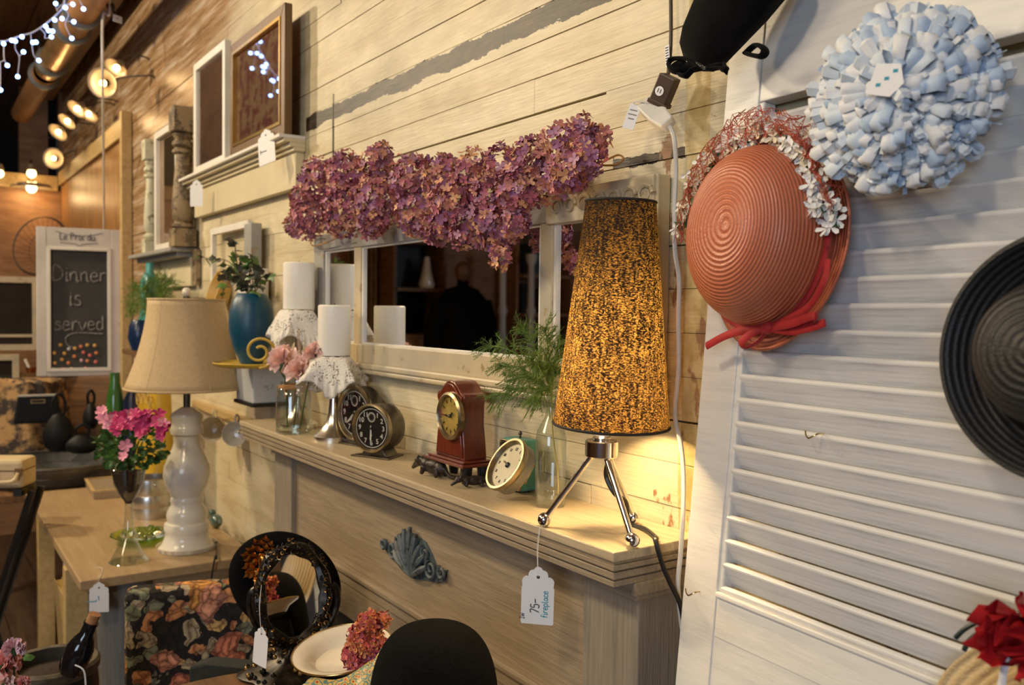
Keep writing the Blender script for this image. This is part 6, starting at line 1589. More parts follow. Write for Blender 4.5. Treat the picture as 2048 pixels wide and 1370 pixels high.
# ------------------------------------------------------------------ foreground table with hats, ornate mirror, plate
DTZ = .905
dt = thing('display_table', 'low round dark display table in front of the mantel under hats and mirror', 'table', (-1.18, -.47, 0))
build(MB().solid([(.36, DTZ-.025), (.37, DTZ-.012), (.36, DTZ)], 56), 'tabletop', M['darkwood'], dt)
build(MB().solid([(.16, 0), (.15, .03), (.05, .08), (.04, .5), (.06, .7), (.05, DTZ-.025)], 32), 'pedestal', M['darkwood'], dt)
# black felt bowler nearest the viewer
hq = P(868, 1385, t=1.13)
bo = thing('black_felt_hat', 'plain round black felt hat crown nearest the camera, in front of the mantel', 'hat', (hq.x, hq.y, DTZ))
ch = P(862, 1249, t=1.13).z-DTZ; cr_ = 126*MPP(hq)
bp2 = [(q.x, q.z) for q in bez([(a_, 0, b_) for a_, b_ in ([(cr_*1.55, .012), (cr_*1.5, .006), (cr_*1.1, .010), (cr_*1.0, .03), (cr_*1.03, ch*.45), (cr_*1.0, ch*.64), (cr_*.93, ch*.78), (cr_*.79, ch*.89), (cr_*.58, ch*.96), (cr_*.3, ch*.992), (cr_*.1, ch*.999), (1e-5, ch)])], 5)]
build(MB().lathe([(max(1e-5, a_), b_) for a_, b_ in bp2], 96), 'felt_crown', M['black'], bo, solid=.003)
build(MB().lathe([(cr_*1.02, .03), (cr_*1.035, .032), (cr_*1.035, .06), (cr_*1.02, .062)], 64), 'hat_band', M['velvet'], bo)
# ornate table mirror
oq = P(588, 1345, z=DTZ)
om = thing('ornate_table_mirror', 'black and gold ornate oval table mirror on a scrolled stand', 'mirror', oq)
of = (CAM-oq); of.z = 0; of.normalize()
M['ornate'] = pm('black_gilt_filigree', (.045, .035, .022), .35, .6, col2=(.012, .010, .008), scale=50, lo=.45, hi=.6)
M['gilt'] = pm('dull_gilt', (.40, .25, .08), .35, .9, col2=(.2, .12, .05), scale=60)
oc_ = P(585, 1190, t=(oq-CAM).dot(_f)); ok_ = MPP(oc_)
OM = frame_at(oc_, Vector((.96, -.12, .20)).normalized())
rx, ry = 55*ok_, 78*ok_
im = om.matrix_basis.inverted() @ OM if False else T(-oq) @ OM
gm = build(MB().lathe([(1e-5, .004), (1, .004)], 56, SCL(rx*1.03, ry*1.03, 1)), 'mirror_glass', M['mirror'], om); gm.matrix_basis = im
rg = random.Random(8)
fr_ = build(MB().tube([(rx*1.18*math.cos(a), ry*1.16*math.sin(a), .0) for a in [i*2*math.pi/56 for i in range(56)]], [ok_*(13+3*math.sin(7*i)) for i in range(56)], 8, closed=True), 'oval_frame', M['ornate'], om); fr_.matrix_basis = im
for i in range(150):
    a = 2*math.pi*i/150; ro_ = 1.06+.34*rg.random()
    c = Vector((rx*ro_*math.cos(a), ry*ro_*math.sin(a), .006+.008*rg.random())); s = ok_*rg.uniform(3, 7)
    sp_ = [c+Vector((s*(1-.12*j)*math.cos(a+j*.8), s*(1-.12*j)*math.sin(a+j*.8), .001*j)) for j in range(7)]
    q = build(MB().tube(sp_, ok_*1.5, 5), 'filigree_scroll', M['gilt'] if i % 3 == 0 else M['ornate'], om); q.matrix_basis = im
zb = oc_.z-oq.z-ry*1.15
build(MB().solid([(.085, 0), (.09, .006), (.07, .018), (.035, .03), (.02, .05), (.018, max(.06, zb))], 32, None, lambda a, v: 1+.10*math.sin(6*a)), 'scrolled_base', M['ornate'], om)
for sx in (-1, 1):
    pts = [Vector((sx*rx*f, -.0, zb+ry*g)) for f, g in ((.2, -.05), (1.0, .1), (1.5, .7), (1.52, 1.2), (1.35, 1.35))]
    xr_ = Vector((0, 0, 1)).cross(of).normalized(); pts = [xr_*p.x-of*.01+Vector((0, 0, p.z)) for p in pts]
    build(MB().tube(bez(pts, 6), [.006]*25, 8), 'side_arm', M['ornate'], om)
for i in range(40):
    a = rg.uniform(0, 6.28); r_ = rg.uniform(.03, .085); z_ = .012+.028*(1-(r_-.03)/.055)
    build(MB().ball((r_*math.cos(a), r_*math.sin(a), z_), rg.uniform(.003, .006), 7, 5), 'base_bead', M['gilt'] if i % 2 else M['ornate'], om)
# black wide hat with gilt brooch hung behind that mirror
wq = P(570, 1165, t=1.80); wk = MPP(wq)
wh = thing('black_brim_hat', 'black felt hat with gilt flower brooch propped behind the ornate mirror', 'hat', M=frame_at(wq, (of+Vector((.1, -.25, .15))).normalized(), (.30, .1, 1)))
def wfn(u, v):
    a = 2*math.pi*u
    r_ = wk*(104+10*math.cos(2*a+.5)); s = v
    if v < .5: q = v/.5; return (r_*.62*q*math.cos(a), r_*.62*q*math.sin(a), -.07*(1-q**4))
    q = (v-.5)/.5; return (r_*(.62+.38*q)*math.cos(a), r_*(.62+.38*q)*math.sin(a), .0+.012*math.sin(math.pi*q)+.008*math.sin(3*a)*q)
build(MB().grid(wfn, 72, 24, cu=True), 'felt_body', M['black'], wh, solid=.003)
bq = P(527, 1120, t=1.58); M['bright_gilt'] = pm('bright_gilt', (.75, .38, .10), .25, 1, col2=(.5, .22, .05), scale=50)
for i in range(34):
    a = i*2.4; r_ = .0030*math.sqrt(i)*1.5
    c = bq+_r*(r_*math.cos(a)*1.1)+Vector((0, 0, 1))*(r_*math.sin(a)*1.35)
    mb = MB(); leaf(mb, T(c) @ frame_at((0, 0, 0), -_f) @ RZ(math.degrees(a)) @ RY(-35), .017); build(mb, 'brooch_leaf', M['bright_gilt'], wh, world=True, smooth=False)
build(MB().ball(bq-_f*.006, .011, 14, 10, (1, .7, 1.2)), 'brooch_stone', M['bright_gilt'], wh, world=True)
tt = P(524, 1258, t=1.43)
price_tag('price_tag', 'grey-white price tag turned nearly edge-on hanging from the ornate mirror', tt, .034, .062, (.35, -.93, .1), -6, [], [P(519, 1215, t=1.43), P(523, 1170, t=1.45)])
# plate with rim, leaning on the table, hydrangea sprig on it
pq = P(688, 1322, t=1.30); pk = MPP(pq)
pn = (Vector((.05, -.17, 1))).normalized()
PMx = frame_at(pq, pn)
pt = thing('gold_rimmed_plate', 'cream china plate with gold rim lying tilted beside the ornate mirror', 'plate', M=PMx)
pr0 = 100*pk
build(MB().lathe([(1e-5, .0), (pr0*.58, .0), (pr0*.66, .006), (pr0*.70, .010), (pr0*.98, .018), (pr0*1.0, .020), (pr0*.98, .0205), (pr0*.70, .0135), (pr0*.64, .008), (pr0*.56, .003), (1e-5, .003)], 64), 'plate_body', M['china'], pt)
build(MB().tube([(pr0*.995*math.cos(a), pr0*.995*math.sin(a), .0203) for a in [i*2*math.pi/72 for i in range(72)]], .0013, 6, closed=True), 'gold_rim', M['gold'], pt)
pm_s = thing('plate_prop', 'folded dark cloth under the gold-rimmed plate on the display table', 'cloth', (pq.x, pq.y, DTZ))
lowz = min((PMx @ Vector((pr0*.6*math.cos(a), pr0*.6*math.sin(a), 0))).z for a in [i*.3 for i in range(21)])
build(MB().solid([(.06, 0), (.065, .01), (.05, max(.02, lowz-DTZ-.002))], 24), 'fold', M['black'], pm_s)
sg = thing('dried_hydrangea_sprig', 'orange-red dried hydrangea sprig lying on the gold-rimmed plate', 'flower', P(715, 1320, t=1.27))
blobs = [(P(x, y, t=1.255), r_*MPP(P(x, y, t=1.255)), w_) for x, y, r_, w_ in ((738, 1250, 26, [1, .6, 1.4, .2]), (722, 1280, 32, [1, .8, 1, .3]), (745, 1285, 28, [1, .9, .6, .5]), (712, 1312, 30, [.7, 1.2, .3, .9]), (748, 1312, 28, [.5, 1.2, .2, 1.1]), (765, 1240, 14, [1, .4, 1, .2]), (775, 1310, 18, [.3, .8, .1, 1.4]))]
hydrangea(sg, blobs, .0078, 150, 420, ORP, 31, (CAM-P(720, 1290, t=1.26)).normalized())
# patterned silk scarf under the black felt hat
def scarf_mat():
    mt, nt, b = _nt('paisley_silk'); b.inputs['Roughness'].default_value = .4; L = nt.links.new
    tc = N(nt, 'ShaderNodeTexCoord').outputs['Object']
    vo = N(nt, 'ShaderNodeTexVoronoi', Scale=130); L(tc, vo.inputs['Vector'])
    rp = N(nt, 'ShaderNodeValToRGB'); e = rp.color_ramp.elements
    while len(e) < 5: e.new(.5)
    for i, (p, c) in enumerate(((.0, (.45, .08, .04)), (.25, (.62, .42, .12)), (.45, (.10, .22, .20)), (.62, (.55, .38, .12)), (.85, (.28, .3, .08)))): e[i].position = p; e[i].color = c4(c)
    L(vo.outputs['Distance'], rp.inputs[0]); rp.color_ramp.interpolation = 'CONSTANT'
    L(rp.outputs[0], b.inputs['Base Color']); return mt
sq = P(700, 1368, t=1.2)
sf = thing('silk_scarf', 'patterned yellow, red and teal silk scarf folded under the black felt hat', 'scarf', (sq.x, sq.y, DTZ))
s_pts = [(612, 1372), (660, 1352), (710, 1345), (752, 1312), (778, 1300)]
top_ = [P(x, y, t=1.2) for x, y in s_pts]; bot_ = [P(x+6, y+75, t=1.14) for x, y in s_pts]
tb_ = bez(top_, 6); bb_ = bez(bot_, 6)
build(MB().grid(lambda u, v: tuple(tb_[int(round(u*(len(tb_)-1)))].lerp(bb_[int(round(u*(len(bb_)-1)))], v)+Vector((0, -.010*math.sin(v*9+u*8), .006*math.sin(v*7+u*14)))), len(tb_), 12), 'silk', scarf_mat(), sf, world=True, solid=.002)
# dark green felt pouch in front of the floral chair
pq2 = P(450, 1345, t=1.75)
po_ = thing('dark_felt_pouch', 'dark charcoal felt envelope pouch standing before the floral chair', 'pouch', (pq2.x, pq2.y, P(450, 1372, t=1.75).z-.06), 40)
M['charcoal'] = pm('charcoal_green_felt', (.03, .033, .028), .9, col2=(.02, .022, .018), scale=60)
hp = P(450, 1318, t=1.75).z-(P(450, 1372, t=1.75).z-.06)
build(MB().prism([(-.072, 0), (.075, 0), (.07, hp), (-.03, hp*.97), (-.07, hp*.86)], -.02, .02, RX(90)), 'pouch_body', M['charcoal'], po_, smooth=False, bevel=.006)
build(MB().prism([(-.03, hp*.97), (.07, hp), (.03, hp*.55), (-.02, hp*.7)], -.026, -.02, RX(90) @ T(0, 0, .046)), 'flap', M['charcoal'], po_, smooth=False, bevel=.002)

# floral upholstered chair
def floral():
    mt, nt, b = _nt('dark_floral_tapestry'); b.inputs['Roughness'].default_value = .85; L = nt.links.new
    tc = N(nt, 'ShaderNodeTexCoord').outputs['Object']
    nz = N(nt, 'ShaderNodeTexNoise', Scale=14, Detail=3); L(tc, nz.inputs['Vector'])
    ofs = N(nt, 'ShaderNodeMixRGB', blend_type='ADD'); ofs.inputs[0].default_value = .10; L(tc, ofs.inputs[1]); L(nz.outputs['Color'], ofs.inputs[2])
    v1 = N(nt, 'ShaderNodeTexVoronoi', Scale=11); L(ofs.outputs[0], v1.inputs['Vector'])
    v2 = N(nt, 'ShaderNodeTexVoronoi', Scale=26); L(ofs.outputs[0], v2.inputs['Vector'])
    def ramp(src, st, mode='LINEAR'):
        r_ = N(nt, 'ShaderNodeValToRGB'); e = r_.color_ramp.elements; r_.color_ramp.interpolation = mode
        while len(e) < len(st): e.new(.5)
        for i, (p, c) in enumerate(st): e[i].position = p; e[i].color = c4(c)
        L(src, r_.inputs[0]); return r_.outputs[0]
    sepc = N(nt, 'ShaderNodeSeparateXYZ'); L(v1.outputs['Color'], sepc.inputs[0])
    rose = ramp(sepc.outputs[0], [(0, (.62, .22, .13)), (.3, (.72, .36, .10)), (.55, (.68, .32, .22)), (.8, (.74, .44, .18))], 'CONSTANT')
    shade_ = ramp(v1.outputs['Distance'], [(0, (.35, .35, .35)), (.14, (1, 1, 1)), (.2, (.5, .5, .5)), (.30, (1.15, 1.1, 1)), (.42, (.55, .5, .5))])
    ml = N(nt, 'ShaderNodeMixRGB', blend_type='MULTIPLY'); ml.inputs[0].default_value = 1; L(rose, ml.inputs[1]); L(shade_, ml.inputs[2])
    sep2 = N(nt, 'ShaderNodeSeparateXYZ'); L(v2.outputs['Color'], sep2.inputs[0])
    bg = ramp(sep2.outputs[0], [(0, (.018, .014, .012)), (.22, (.16, .17, .09)), (.38, (.42, .34, .22)), (.52, (.20, .22, .15)), (.68, (.55, .24, .10)), (.84, (.60, .38, .14))], 'CONSTANT')
    edge2 = N(nt, 'ShaderNodeMath', operation='LESS_THAN'); L(v2.outputs['Distance'], edge2.inputs[0]); edge2.inputs[1].default_value = .50
    m0 = N(nt, 'ShaderNodeMixRGB'); L(edge2.outputs[0], m0.inputs[0]); m0.inputs[1].default_value = (.018, .014, .012, 1); L(bg, m0.inputs[2])
    lt = N(nt, 'ShaderNodeMath', operation='LESS_THAN'); L(v1.outputs['Distance'], lt.inputs[0]); lt.inputs[1].default_value = .46
    m1 = N(nt, 'ShaderNodeMixRGB'); L(lt.outputs[0], m1.inputs[0]); L(m0.outputs[0], m1.inputs[1]); L(ml.outputs[0], m1.inputs[2])
    v3 = N(nt, 'ShaderNodeTexVoronoi', Scale=44, feature='DISTANCE_TO_EDGE'); L(ofs.outputs[0], v3.inputs['Vector'])
    pet = ramp(v3.outputs['Distance'], [(0, (.30, .22, .18)), (.10, (.8, .75, .7)), (.35, (1.25, 1.2, 1.1))])
    m2_ = N(nt, 'ShaderNodeMixRGB', blend_type='MULTIPLY'); m2_.inputs[0].default_value = 1; L(m1.outputs[0], m2_.inputs[1]); L(pet, m2_.inputs[2])
    L(m2_.outputs[0], b.inputs['Base Color']); return mt
M['floral'] = floral()
c0, c1 = P(296, 1168, t=2.05), P(520, 1160, t=2.0)
cm = (c0+c1)/2; fwc = (CAM-cm); fwc.z = 0; fwc.normalize()
rzc = math.degrees(math.atan2(fwc.y, fwc.x))+90
fch = thing('floral_chair', 'dark floral tapestry upholstered chair in front of the console table', 'chair', (cm.x, cm.y, 0), rzc)
cwid = (c1-c0).length/2+.03; ctop = cm.z
build(MB().box(-cwid+.005, cwid, -.035, .035, .42, ctop), 'backrest', M['floral'], fch, smooth=False, bevel=.018)
build(MB().box(-cwid+.01, cwid-.01, -.42, -.036, .40, .48), 'seat', M['floral'], fch, smooth=False, bevel=.02)
for x in (-cwid+.03, cwid-.03):
    for y in (-.39, 0): build(MB().box(x-.016, x+.016, y-.016, y+.016, 0, .41), 'leg', M['walnut'], fch, smooth=False, bevel=.003)

# ------------------------------------------------------------------ stoneware crock with bottle, carnations, lower left
kq = P(103, 1322, t=1.72); k7 = MPP(kq)
kr = 86*k7
M['stoneware'] = pm('dark_stoneware', (.05, .045, .035), .35, col2=(.025, .022, .018), scale=25, coat=.3)
M['crockrim'] = pm('speckled_rim_glaze', (.16, .135, .09), .35, col2=(.08, .07, .05), scale=70)
kh = .26
ck = thing('stoneware_crock', 'dark stoneware crock filled with soil and a dark bottle, lower left corner', 'crock', (kq.x, kq.y, kq.z-kh))
build(MB().lathe([(1e-5, .001), (kr*.85, .001), (kr*.98, .03), (kr*1.0, kh*.8), (kr*.97, kh*.9), (kr*.97, kh), (kr*.86, kh), (kr*.86, kh-.05)], 56), 'body', M['stoneware'], ck)
build(MB().lathe([(kr*.975, kh-.022), (kr*1.03, kh-.014), (kr*1.04, kh-.002), (kr*.98, kh+.003), (kr*.87, kh+.001), (kr*.86, kh-.02)], 56), 'rim', M['crockrim'], ck)
build(MB().lathe([(1e-5, kh-.014), (kr*.5, kh-.02), (kr*.87, kh-.026)], 40, None, lambda a, v: 1), 'soil', M['soil'], ck)
mb = MB(); leaf(mb, T(P(62, 1322, t=1.68)) @ RZ(200) @ RY(-20), .026); build(mb, 'seedling_leaf', M['leafg'], ck, world=True, smooth=False)
b0, b1_ = P(140, 1345, t=1.66), P(190, 1228, t=1.66)
dq = thing('dark_bottle', 'black glass bottle with cork leaning in the stoneware crock', 'bottle', M=T(b0) @ rot_to(b1_-b0))
bL = (b1_-b0).length
build(MB().solid([(.020, 0), (.024, .01), (.025, bL*.42), (.019, bL*.56), (.0125, bL*.66), (.012, bL*.82), (.0135, bL*.83), (.0135, bL*.86)], 28), 'glass_body', pm('black_glass', (.008, .008, .010), .08, col2=(.008, .008, .01), coat=.5), dq)
build(MB().solid([(.0105, bL*.86), (.011, bL*1.0)], 16), 'cork', pm('cork', (.45, .22, .09), .8, col2=(.32, .14, .06), scale=60), dq)
build(MB().tube(bez([P(150, 1330, t=1.62), P(168, 1342, t=1.62), P(172, 1380, t=1.62)], 5), .0016, 5), 'white_ribbon', M['bluerib2'], dq, world=True)
cs2 = thing('crock_stool', 'round dark stool carrying the stoneware crock', 'stool', (kq.x, kq.y, 0))
build(MB().solid([(kr*1.1, kq.z-kh-.03), (kr*1.15, kq.z-kh-.015), (kr*1.1, kq.z-kh-.0005)], 40), 'seat', M['darkwood'], cs2)
for a in (.5, 2.07, 3.64, 5.21): build(MB().tube([(kr*.8*math.cos(a), kr*.8*math.sin(a), kq.z-kh-.03), (kr*1.2*math.cos(a), kr*1.2*math.sin(a), 0)], .014, 8), 'leg', M['darkwood'], cs2)
M['dpink'] = pm('rose_pink_petal', (.80, .30, .26), .6, col2=(.72, .36, .36), scale=30)
M['vpink'] = pm('lilac_pink_petal', (.78, .48, .55), .6, col2=(.7, .5, .6), scale=30)
for i, (px, py, rp, mt_, lb) in enumerate(((28, 1296, 22, 'vpink', 'small lilac-pink carnation, topmost of those by the crock'), (8, 1330, 30, 'dpink', 'rose-pink carnation at the left edge beside the crock'), (10, 1366, 26, 'pink', 'pale pink carnation lowest in the corner by the crock'), (46, 1366, 14, 'dpink', 'pink carnation bud in front of the crock'))):
    c = P(px, py, t=1.52); carnation('carnation', lb, Vector((c.x-.0, c.y, c.z-.2)), c, rp*MPP(c), M[mt_], 'carnations by the crock', 70+i, n=40)

# ------------------------------------------------------------------ overhead: duct, string lights, wall lamps, hanging cord
dy = -.27
pA, pB = P(48, 210, y=dy), P(178, 12, y=dy)
zc_ = (pA.z+pB.z)/2
dk = thing('ceiling_duct', 'brass-coloured round duct pipe with grey collars running under the ceiling', 'duct', (-4, dy, zc_-.07))
M['duct'] = pm('brassy_duct_metal', (.34, .17, .07), .6, .2, col2=(.28, .14, .06), scale=8)
M['collar'] = pm('grey_collar', (.16, .17, .17), .45, .3)
rd = .060
def dx_(px, py): return P(px, py, y=dy).x
build(MB().lathe([(rd, 0), (rd, 1)], 32, T(pA.x-.15, dy, zc_) @ RY(90) @ SCL(1, 1, dx_(92, 140)-pA.x+.15)), 'duct_section', M['duct'], dk, world=True)
x0_, x1_ = dx_(96, 132), dx_(140, 72)
build(MB().lathe([(rd*(.97 if j % 2 else 1.03), j/24) for j in range(25)], 40, T(x0_, dy, zc_) @ RY(90) @ SCL(1, 1, x1_-x0_), lambda a, v: 1+.03*math.sin(20*a)), 'flexible_section', pm('bright_flex', (.72, .48, .25), .25, .8, col2=(.5, .3, .14)), dk, world=True)
build(MB().lathe([(rd, 0), (rd, 1)], 32, T(x1_, dy, zc_) @ RY(90) @ SCL(1, 1, 1.6)), 'duct_section', M['duct'], dk, world=True)
for px, py in ((88, 142), (104, 118), (145, 62), (164, 34)):
    build(MB().lathe([(rd*1.0, -.02), (rd*1.28, -.015), (rd*1.3, .015), (rd*1.0, .02)], 36, T(dx_(px, py), dy, zc_) @ RY(90)), 'collar', M['collar'], dk, world=True)
for x in (-5.6, -3.2): build(MB().box(x-.008, x+.008, dy-.004, dy+.004, zc_+rd, ZCEIL), 'hanger_strap', M['collar'], dk, world=True, smooth=False)

M['led'] = glow('blue_white_led', (.22, .42, 1), 11)
M['ledwire'] = pm('clear_wire', (.5, .5, .56), .4)
sl_ = thing('icicle_string_lights', 'blue-white icicle string lights drooping under the ceiling in the upper left corner', 'string lights', P(60, 80, t=3.2))
LT = 3.2
c_ = .2044
def q2(x, y): return P(x*c_, y*c_, t=LT)
build(MB().tube(bez([P(-60, 70, t=LT), q2(0, 400), q2(100, 385), q2(215, 345), q2(300, 325), q2(390, 275), q2(470, 215), q2(560, 135), q2(620, 60), q2(640, -60), q2(660, -220)], 6), .0028, 6), 'main_wire', M['ledwire'], sl_, world=True)
for pts in ([(150, 400), (150, 480), (190, 560), (180, 680), (173, 745)], [(300, 330), (310, 420), (330, 540), (378, 588)], [(40, 400), (38, 520), (45, 590), (72, 638)], [(0, 600), (5, 720), (3, 870)], [(390, 275), (440, 330), (440, 375), (500, 360)], [(560, 100), (600, 50), (700, 42)], [(600, 60), (670, 140), (640, 240), (700, 372)], [(760, -20), (800, 40), (817, 85)], [(190, 550), (230, 510)], [(660, 210), (722, 212)], [(560, 110), (540, 40)], [(440, 290), (512, 305)], [(0, 610), (40, 590)]):
    build(MB().tube(bez([q2(*p) for p in pts], 5), .0018, 5), 'drop_wire', M['ledwire'], sl_, world=True)
for x, y in ((545, 35), (640, 75), (712, 42), (817, 88), (535, 195), (607, 182), (722, 213), (448, 258), (475, 300), (515, 305), (503, 360), (215, 360), (115, 395), (150, 402), (35, 428), (322, 415), (352, 412), (702, 375), (380, 592), (230, 508), (72, 640), (173, 750), (5, 880)):
    build(MB().ball(q2(x, y), .0076, 10, 8), 'led', M['led'], sl_, world=True)
M['wl_in'] = pm('lamp_shade_metal', (.40, .32, .22), .4, .4)
M['wl_bulb'] = glow('edison_bulb', (1, .66, .28), 8)
WL = [(235, 133, -.13, (.35, -.5, -.75), 'wall lamp nearest the camera in the row, above the hanging white cord', .05), (208, 166, -.20, (.75, -.55, -.3), 'wall lamp second from the camera, its wide shade turned to view', .062),
      (179, 225, -.12, (.3, -.5, -.8), 'wall lamp third from the camera, glowing on the boards', .05), (157, 215, -.18, (.3, -.6, -.7), 'wall lamp fourth from the camera, slightly higher than the third', .05), (137, 240, -.15, (.3, -.6, -.7), 'wall lamp fifth from the camera in the row', .05),
      (119, 262, -.18, (.4, -.6, -.7), 'wall lamp sixth from the camera, before the lone round one', .055), (109, 317, -.12, (.8, -.55, -.1), 'lone wall lamp with round open shade near the room corner', .065)]
for px, py, y_, d, lb, rs in WL:
    c = P(px, py, y=y_); d = Vector(d).normalized()
    t = thing('wall_lamp', 'small metal '+lb, 'lamp', c, 0, 'small wall lamps')
    Mx = rot_to(d)
    build(MB().lathe([(.014, -.03), (.018, -.018), (rs*.8, .004), (rs, .016)], 32, Mx), 'shade', M['wl_in'], t, solid=.0015)
    build(MB().ball((0, 0, .010), .015, 14, 10, M=Mx), 'bulb', M['wl_bulb'], t)
    wl = bpy.data.lights.new('wall_lamp_light', 'POINT'); wl.energy = .3; wl.color = (1, .66, .3); wl.shadow_soft_size = .015
    wo = bpy.data.objects.new('wall_lamp_light', wl); COL.objects.link(wo); wo.parent = t; wo.location = Mx @ Vector((0, 0, .034))
    build(MB().tube(bez([Mx @ Vector((0, 0, -.03)), Mx @ Vector((0, 0, -.05))+Vector((0, .02, .02)), Vector((0, -c.y-.02, .06)), Vector((0, -c.y-.001, .05))], 6), .004, 6), 'arm', M['darkmetal'], t)
for px, py, lb, big in ((63, 376, 'metal lamp with saucer shade hung on the far partition beam', 1), (63, 347, 'small bare-bulb lamp above the saucer-shaded one on the beam', 0), (-2, 347, 'bare glowing lamp on the partition beam cut by the picture edge', 0)):
    c = P(px, py, x=-6.62)
    t = thing('beam_lamp', lb, 'lamp', c, 0, 'lamps on the partition beam')
    if big: build(MB().lathe([(.016, .06), (.02, .04), (.11, .022), (.125, .0)], 36), 'shade', M['wl_in'], t, solid=.002)
    else: build(MB().lathe([(.02, .06), (.03, .02)], 20), 'socket', M['wl_in'], t)
    build(MB().ball((0, 0, .0), .032 if big else .028, 16, 10), 'bulb', M['wl_bulb'], t)
    if px > 0:
        wl = bpy.data.lights.new('beam_lamp_light', 'POINT'); wl.energy = 1.6; wl.color = (1, .66, .3); wl.shadow_soft_size = .03
        wo = bpy.data.objects.new('beam_lamp_light', wl); COL.objects.link(wo); wo.parent = t; wo.location = (0, 0, -.045)
    build(MB().tube(bez([(0, 0, .06), (-.03, 0, .09), (-.10, 0, .07), (-.119, 0, .04)], 5), .006, 6), 'arm', M['darkmetal'], t)
hcq = P(206, 30, t=3.6)
hcd = thing('white_hanging_cord', 'white cord hanging from the ceiling down to the chalkboard, flag label at its top', 'cord', hcq)
build(MB().tube(bez([(hcq.x, hcq.y, ZCEIL-.001), hcq+Vector((.03, .02, .02)), hcq, P(205, 150, t=3.6), P(207, 300, t=4.0), P(208, 440, t=4.36), P(208, 470, t=4.42)], 6), .0052, 8), 'cord', M['whitecord'], hcd, world=True)
build(MB().ball(P(222, 14, t=3.6), .018, 12, 8), 'socket', M['dial'], hcd, world=True)
lb_ = P(235, 38, t=3.6); build(MB().box(-.022, .022, -.001, .001, -.014, .014, T(lb_) @ RZ(-60)), 'flag_label', M['bluerib2'], hcd, world=True, smooth=False)
build(MB().tube(bez([P(212, 8, t=3.6), P(222, 14, t=3.6), lb_], 4), .004, 6), 'socket_lead', M['dial'], hcd, world=True)

# ------------------------------------------------------------------ the far end of the shop, seen in the mirror
def RV(px, py, x):
    """the real point whose reflection in the framed mirror is seen at a pixel"""
    v = P(px, py, x=x); return Vector((v.x, -.032-v.y, v.z))
a, b = RV(885, 500, -6.45), RV(785, 500, -6.45)
hx0, hx1 = sorted((a.y, b.y))
hb_ = thing('dark_hutch', 'tall dark wooden hutch by the far partition, seen only in the framed mirror', 'hutch', (-6.5, (hx0+hx1)/2, 0))
hw_ = (hx1-hx0)/2
build(MB().box(-.26, .20, -hw_, hw_, 0, 1.35), 'lower_case', M['darkwood'], hb_, smooth=False, bevel=.01)
build(MB().box(-.26, -.22, -hw_, hw_, 1.35, 2.12), 'back', M['dial'], hb_, smooth=False)
for z_ in (1.7, 2.09): build(MB().box(-.26, .10, -hw_, hw_, z_, z_+.03), 'shelf', M['darkwood'], hb_, smooth=False)
for s_ in (-1, 1): build(MB().box(-.26, .10, s_*hw_-.015, s_*hw_+.015, 1.35, 2.12), 'side', M['darkwood'], hb_, smooth=False)
for s_ in (-1, 1): build(MB().box(.20, .215, s_*hw_*.5-hw_*.45, s_*hw_*.5+hw_*.45, .1, 1.3), 'door', M['brownwall'], hb_, smooth=False, bevel=.005)
pl_v = RV(862, 530, -6.4)
pv = thing('pale_vase', 'pale cone-shaped vase on the dark hutch, seen only in the framed mirror', 'vase', (-6.47, pl_v.y, 1.732))
build(MB().solid([(.06, 0), (.07, .03), (.04, .14), (.02, .26)], 24), 'body', M['china'], pv)
fd = RV(925, 600, -6.1)
df = thing('dress_form', 'black jacket on a dress form by the far partition, seen only in the framed mirror', 'dress form', (-6.1, fd.y, 0), 90)
build(MB().solid([(.20, .55), (.24, .75), (.20, 1.05), (.18, 1.22), (.22, 1.45), (.23, 1.62), (.14, 1.72), (.05, 1.75), (.05, 1.80)], 36, SCL(1, .65, 1)), 'jacket', M['black'], df)
build(MB().ball((0, 0, 1.86), .07, 16, 12, (1, 1, 1.2)), 'neck_cap', M['darkwood'], df)
build(MB().solid([(.2, 0), (.2, .02), (.02, .05), (.02, .56)], 24), 'stand', M['darkwood'], df)
for x in (-1, 1): build(MB().tube([(x*.20, 0, 1.62), (x*.29, 0, 1.35), (x*.27, .05, 1.02)], [.07, .06, .045], 12), 'sleeve', M['black'], df)
for px, lb in ((1005, 'white turned column right of the black jacket, seen only in the framed mirror'), (1062, 'white turned column beside the small bookcase, seen only in the framed mirror')):
    c = RV(px, 600, -6.3)
    pb_ = thing('white_column', lb, 'column', (-6.3, c.y, 0))
    build(MB().solid([(.07, 0), (.07, .1), (.035, .14), (.04, 1.0), (.03, 1.5), (.045, 1.55), (.03, 1.6), (.028, 1.95), (.05, 2.0), (.05, 2.05)], 24), 'shaft', M['white'], pb_)
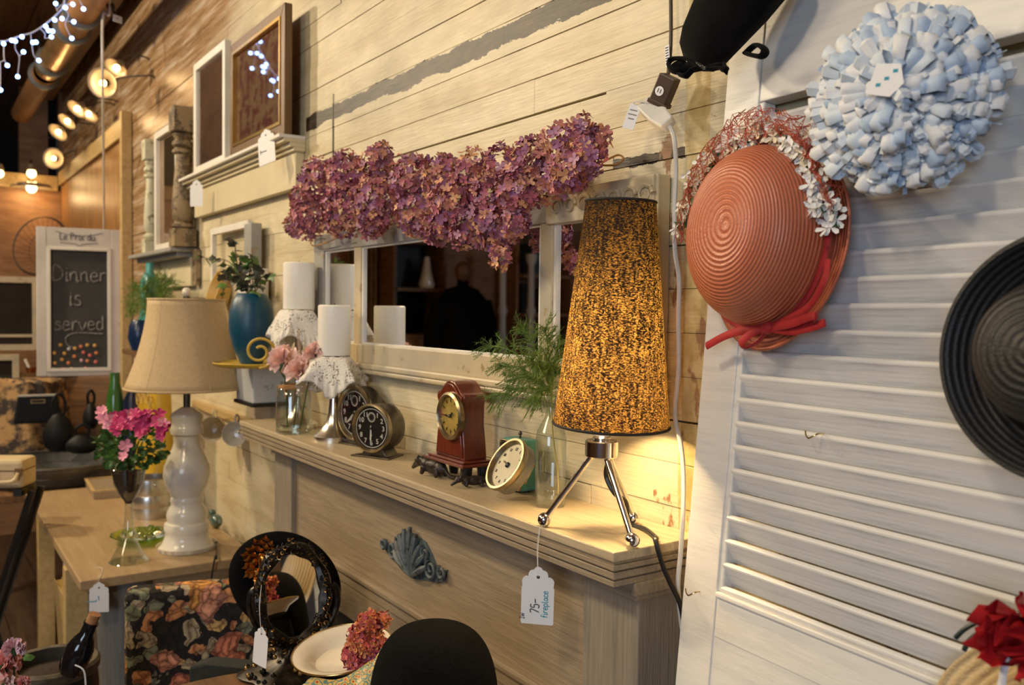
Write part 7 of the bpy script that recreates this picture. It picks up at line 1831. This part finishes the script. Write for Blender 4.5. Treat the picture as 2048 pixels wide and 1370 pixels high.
a, b = RV(1130, 500, -6.55), RV(1022, 500, -6.55)
y0_, y1_ = sorted((a.y, b.y))
bc = thing('bookcase', 'low brown bookcase with boxes by the far partition, seen only in the framed mirror', 'bookcase', (-6.6, (y0_+y1_)/2, 0))
hw_ = (y1_-y0_)/2
build(MB().box(-.17, -.14, -hw_, hw_, 0, 2.3), 'back', M['brownwall'], bc, smooth=False)
for z_ in (.6, 1.15, 1.5, 1.85, 2.27): build(MB().box(-.14, .16, -hw_, hw_, z_, z_+.03), 'shelf', M['plywood2'], bc, smooth=False)
for s_ in (-1, 1): build(MB().box(-.14, .16, s_*hw_-.015, s_*hw_+.015, 0, 2.3), 'side', M['plywood2'], bc, smooth=False)
for k, (f, z_, hh_, cl) in enumerate(((-.6, 1.18, .24, 'charcoal'), (-.1, 1.18, .18, 'bluegreen'), (.5, 1.53, .24, 'charcoal'), (-.4, 1.53, .2, 'walnut'), (.1, 1.88, .26, 'bluegreen'), (.6, 1.18, .26, 'walnut'))):
    q = thing('storage_box', ('dark felt', 'blue-green', 'black', 'brown wooden', 'tall blue-green', 'tall brown')[k]+' box on the bookcase, seen only in the framed mirror', 'box', (-6.6, (y0_+y1_)/2+f*hw_, z_), 0)
    build(MB().box(-.1, .1, -.07, .07, .001, hh_), 'box_body', M[cl], q, smooth=False, bevel=.005); build(MB().box(-.105, .105, -.074, .074, hh_, hh_+.03), 'lid', M[cl], q, smooth=False, bevel=.004)
a, b = RV(748, 500, -6.7), RV(690, 500, -6.7)
cu_ = thing('brown_curtain', 'golden brown curtain hanging by the far partition, seen only in the framed mirror', 'curtain', (-6.66, (a.y+b.y)/2, 0))
wc2 = abs(a.y-b.y)/2
build(MB().grid(lambda u, v: (.03*math.sin(u*40), -wc2+2*wc2*u, .02+2.28*v), 80, 3), 'cloth', pm('curtain_gold', (.34, .2, .07), .8, col2=(.22, .12, .04)), cu_, solid=.003)
build(MB().tube([(0, -wc2-.05, 2.31), (0, wc2+.05, 2.31)], .012, 8), 'rod', M['darkmetal'], cu_)
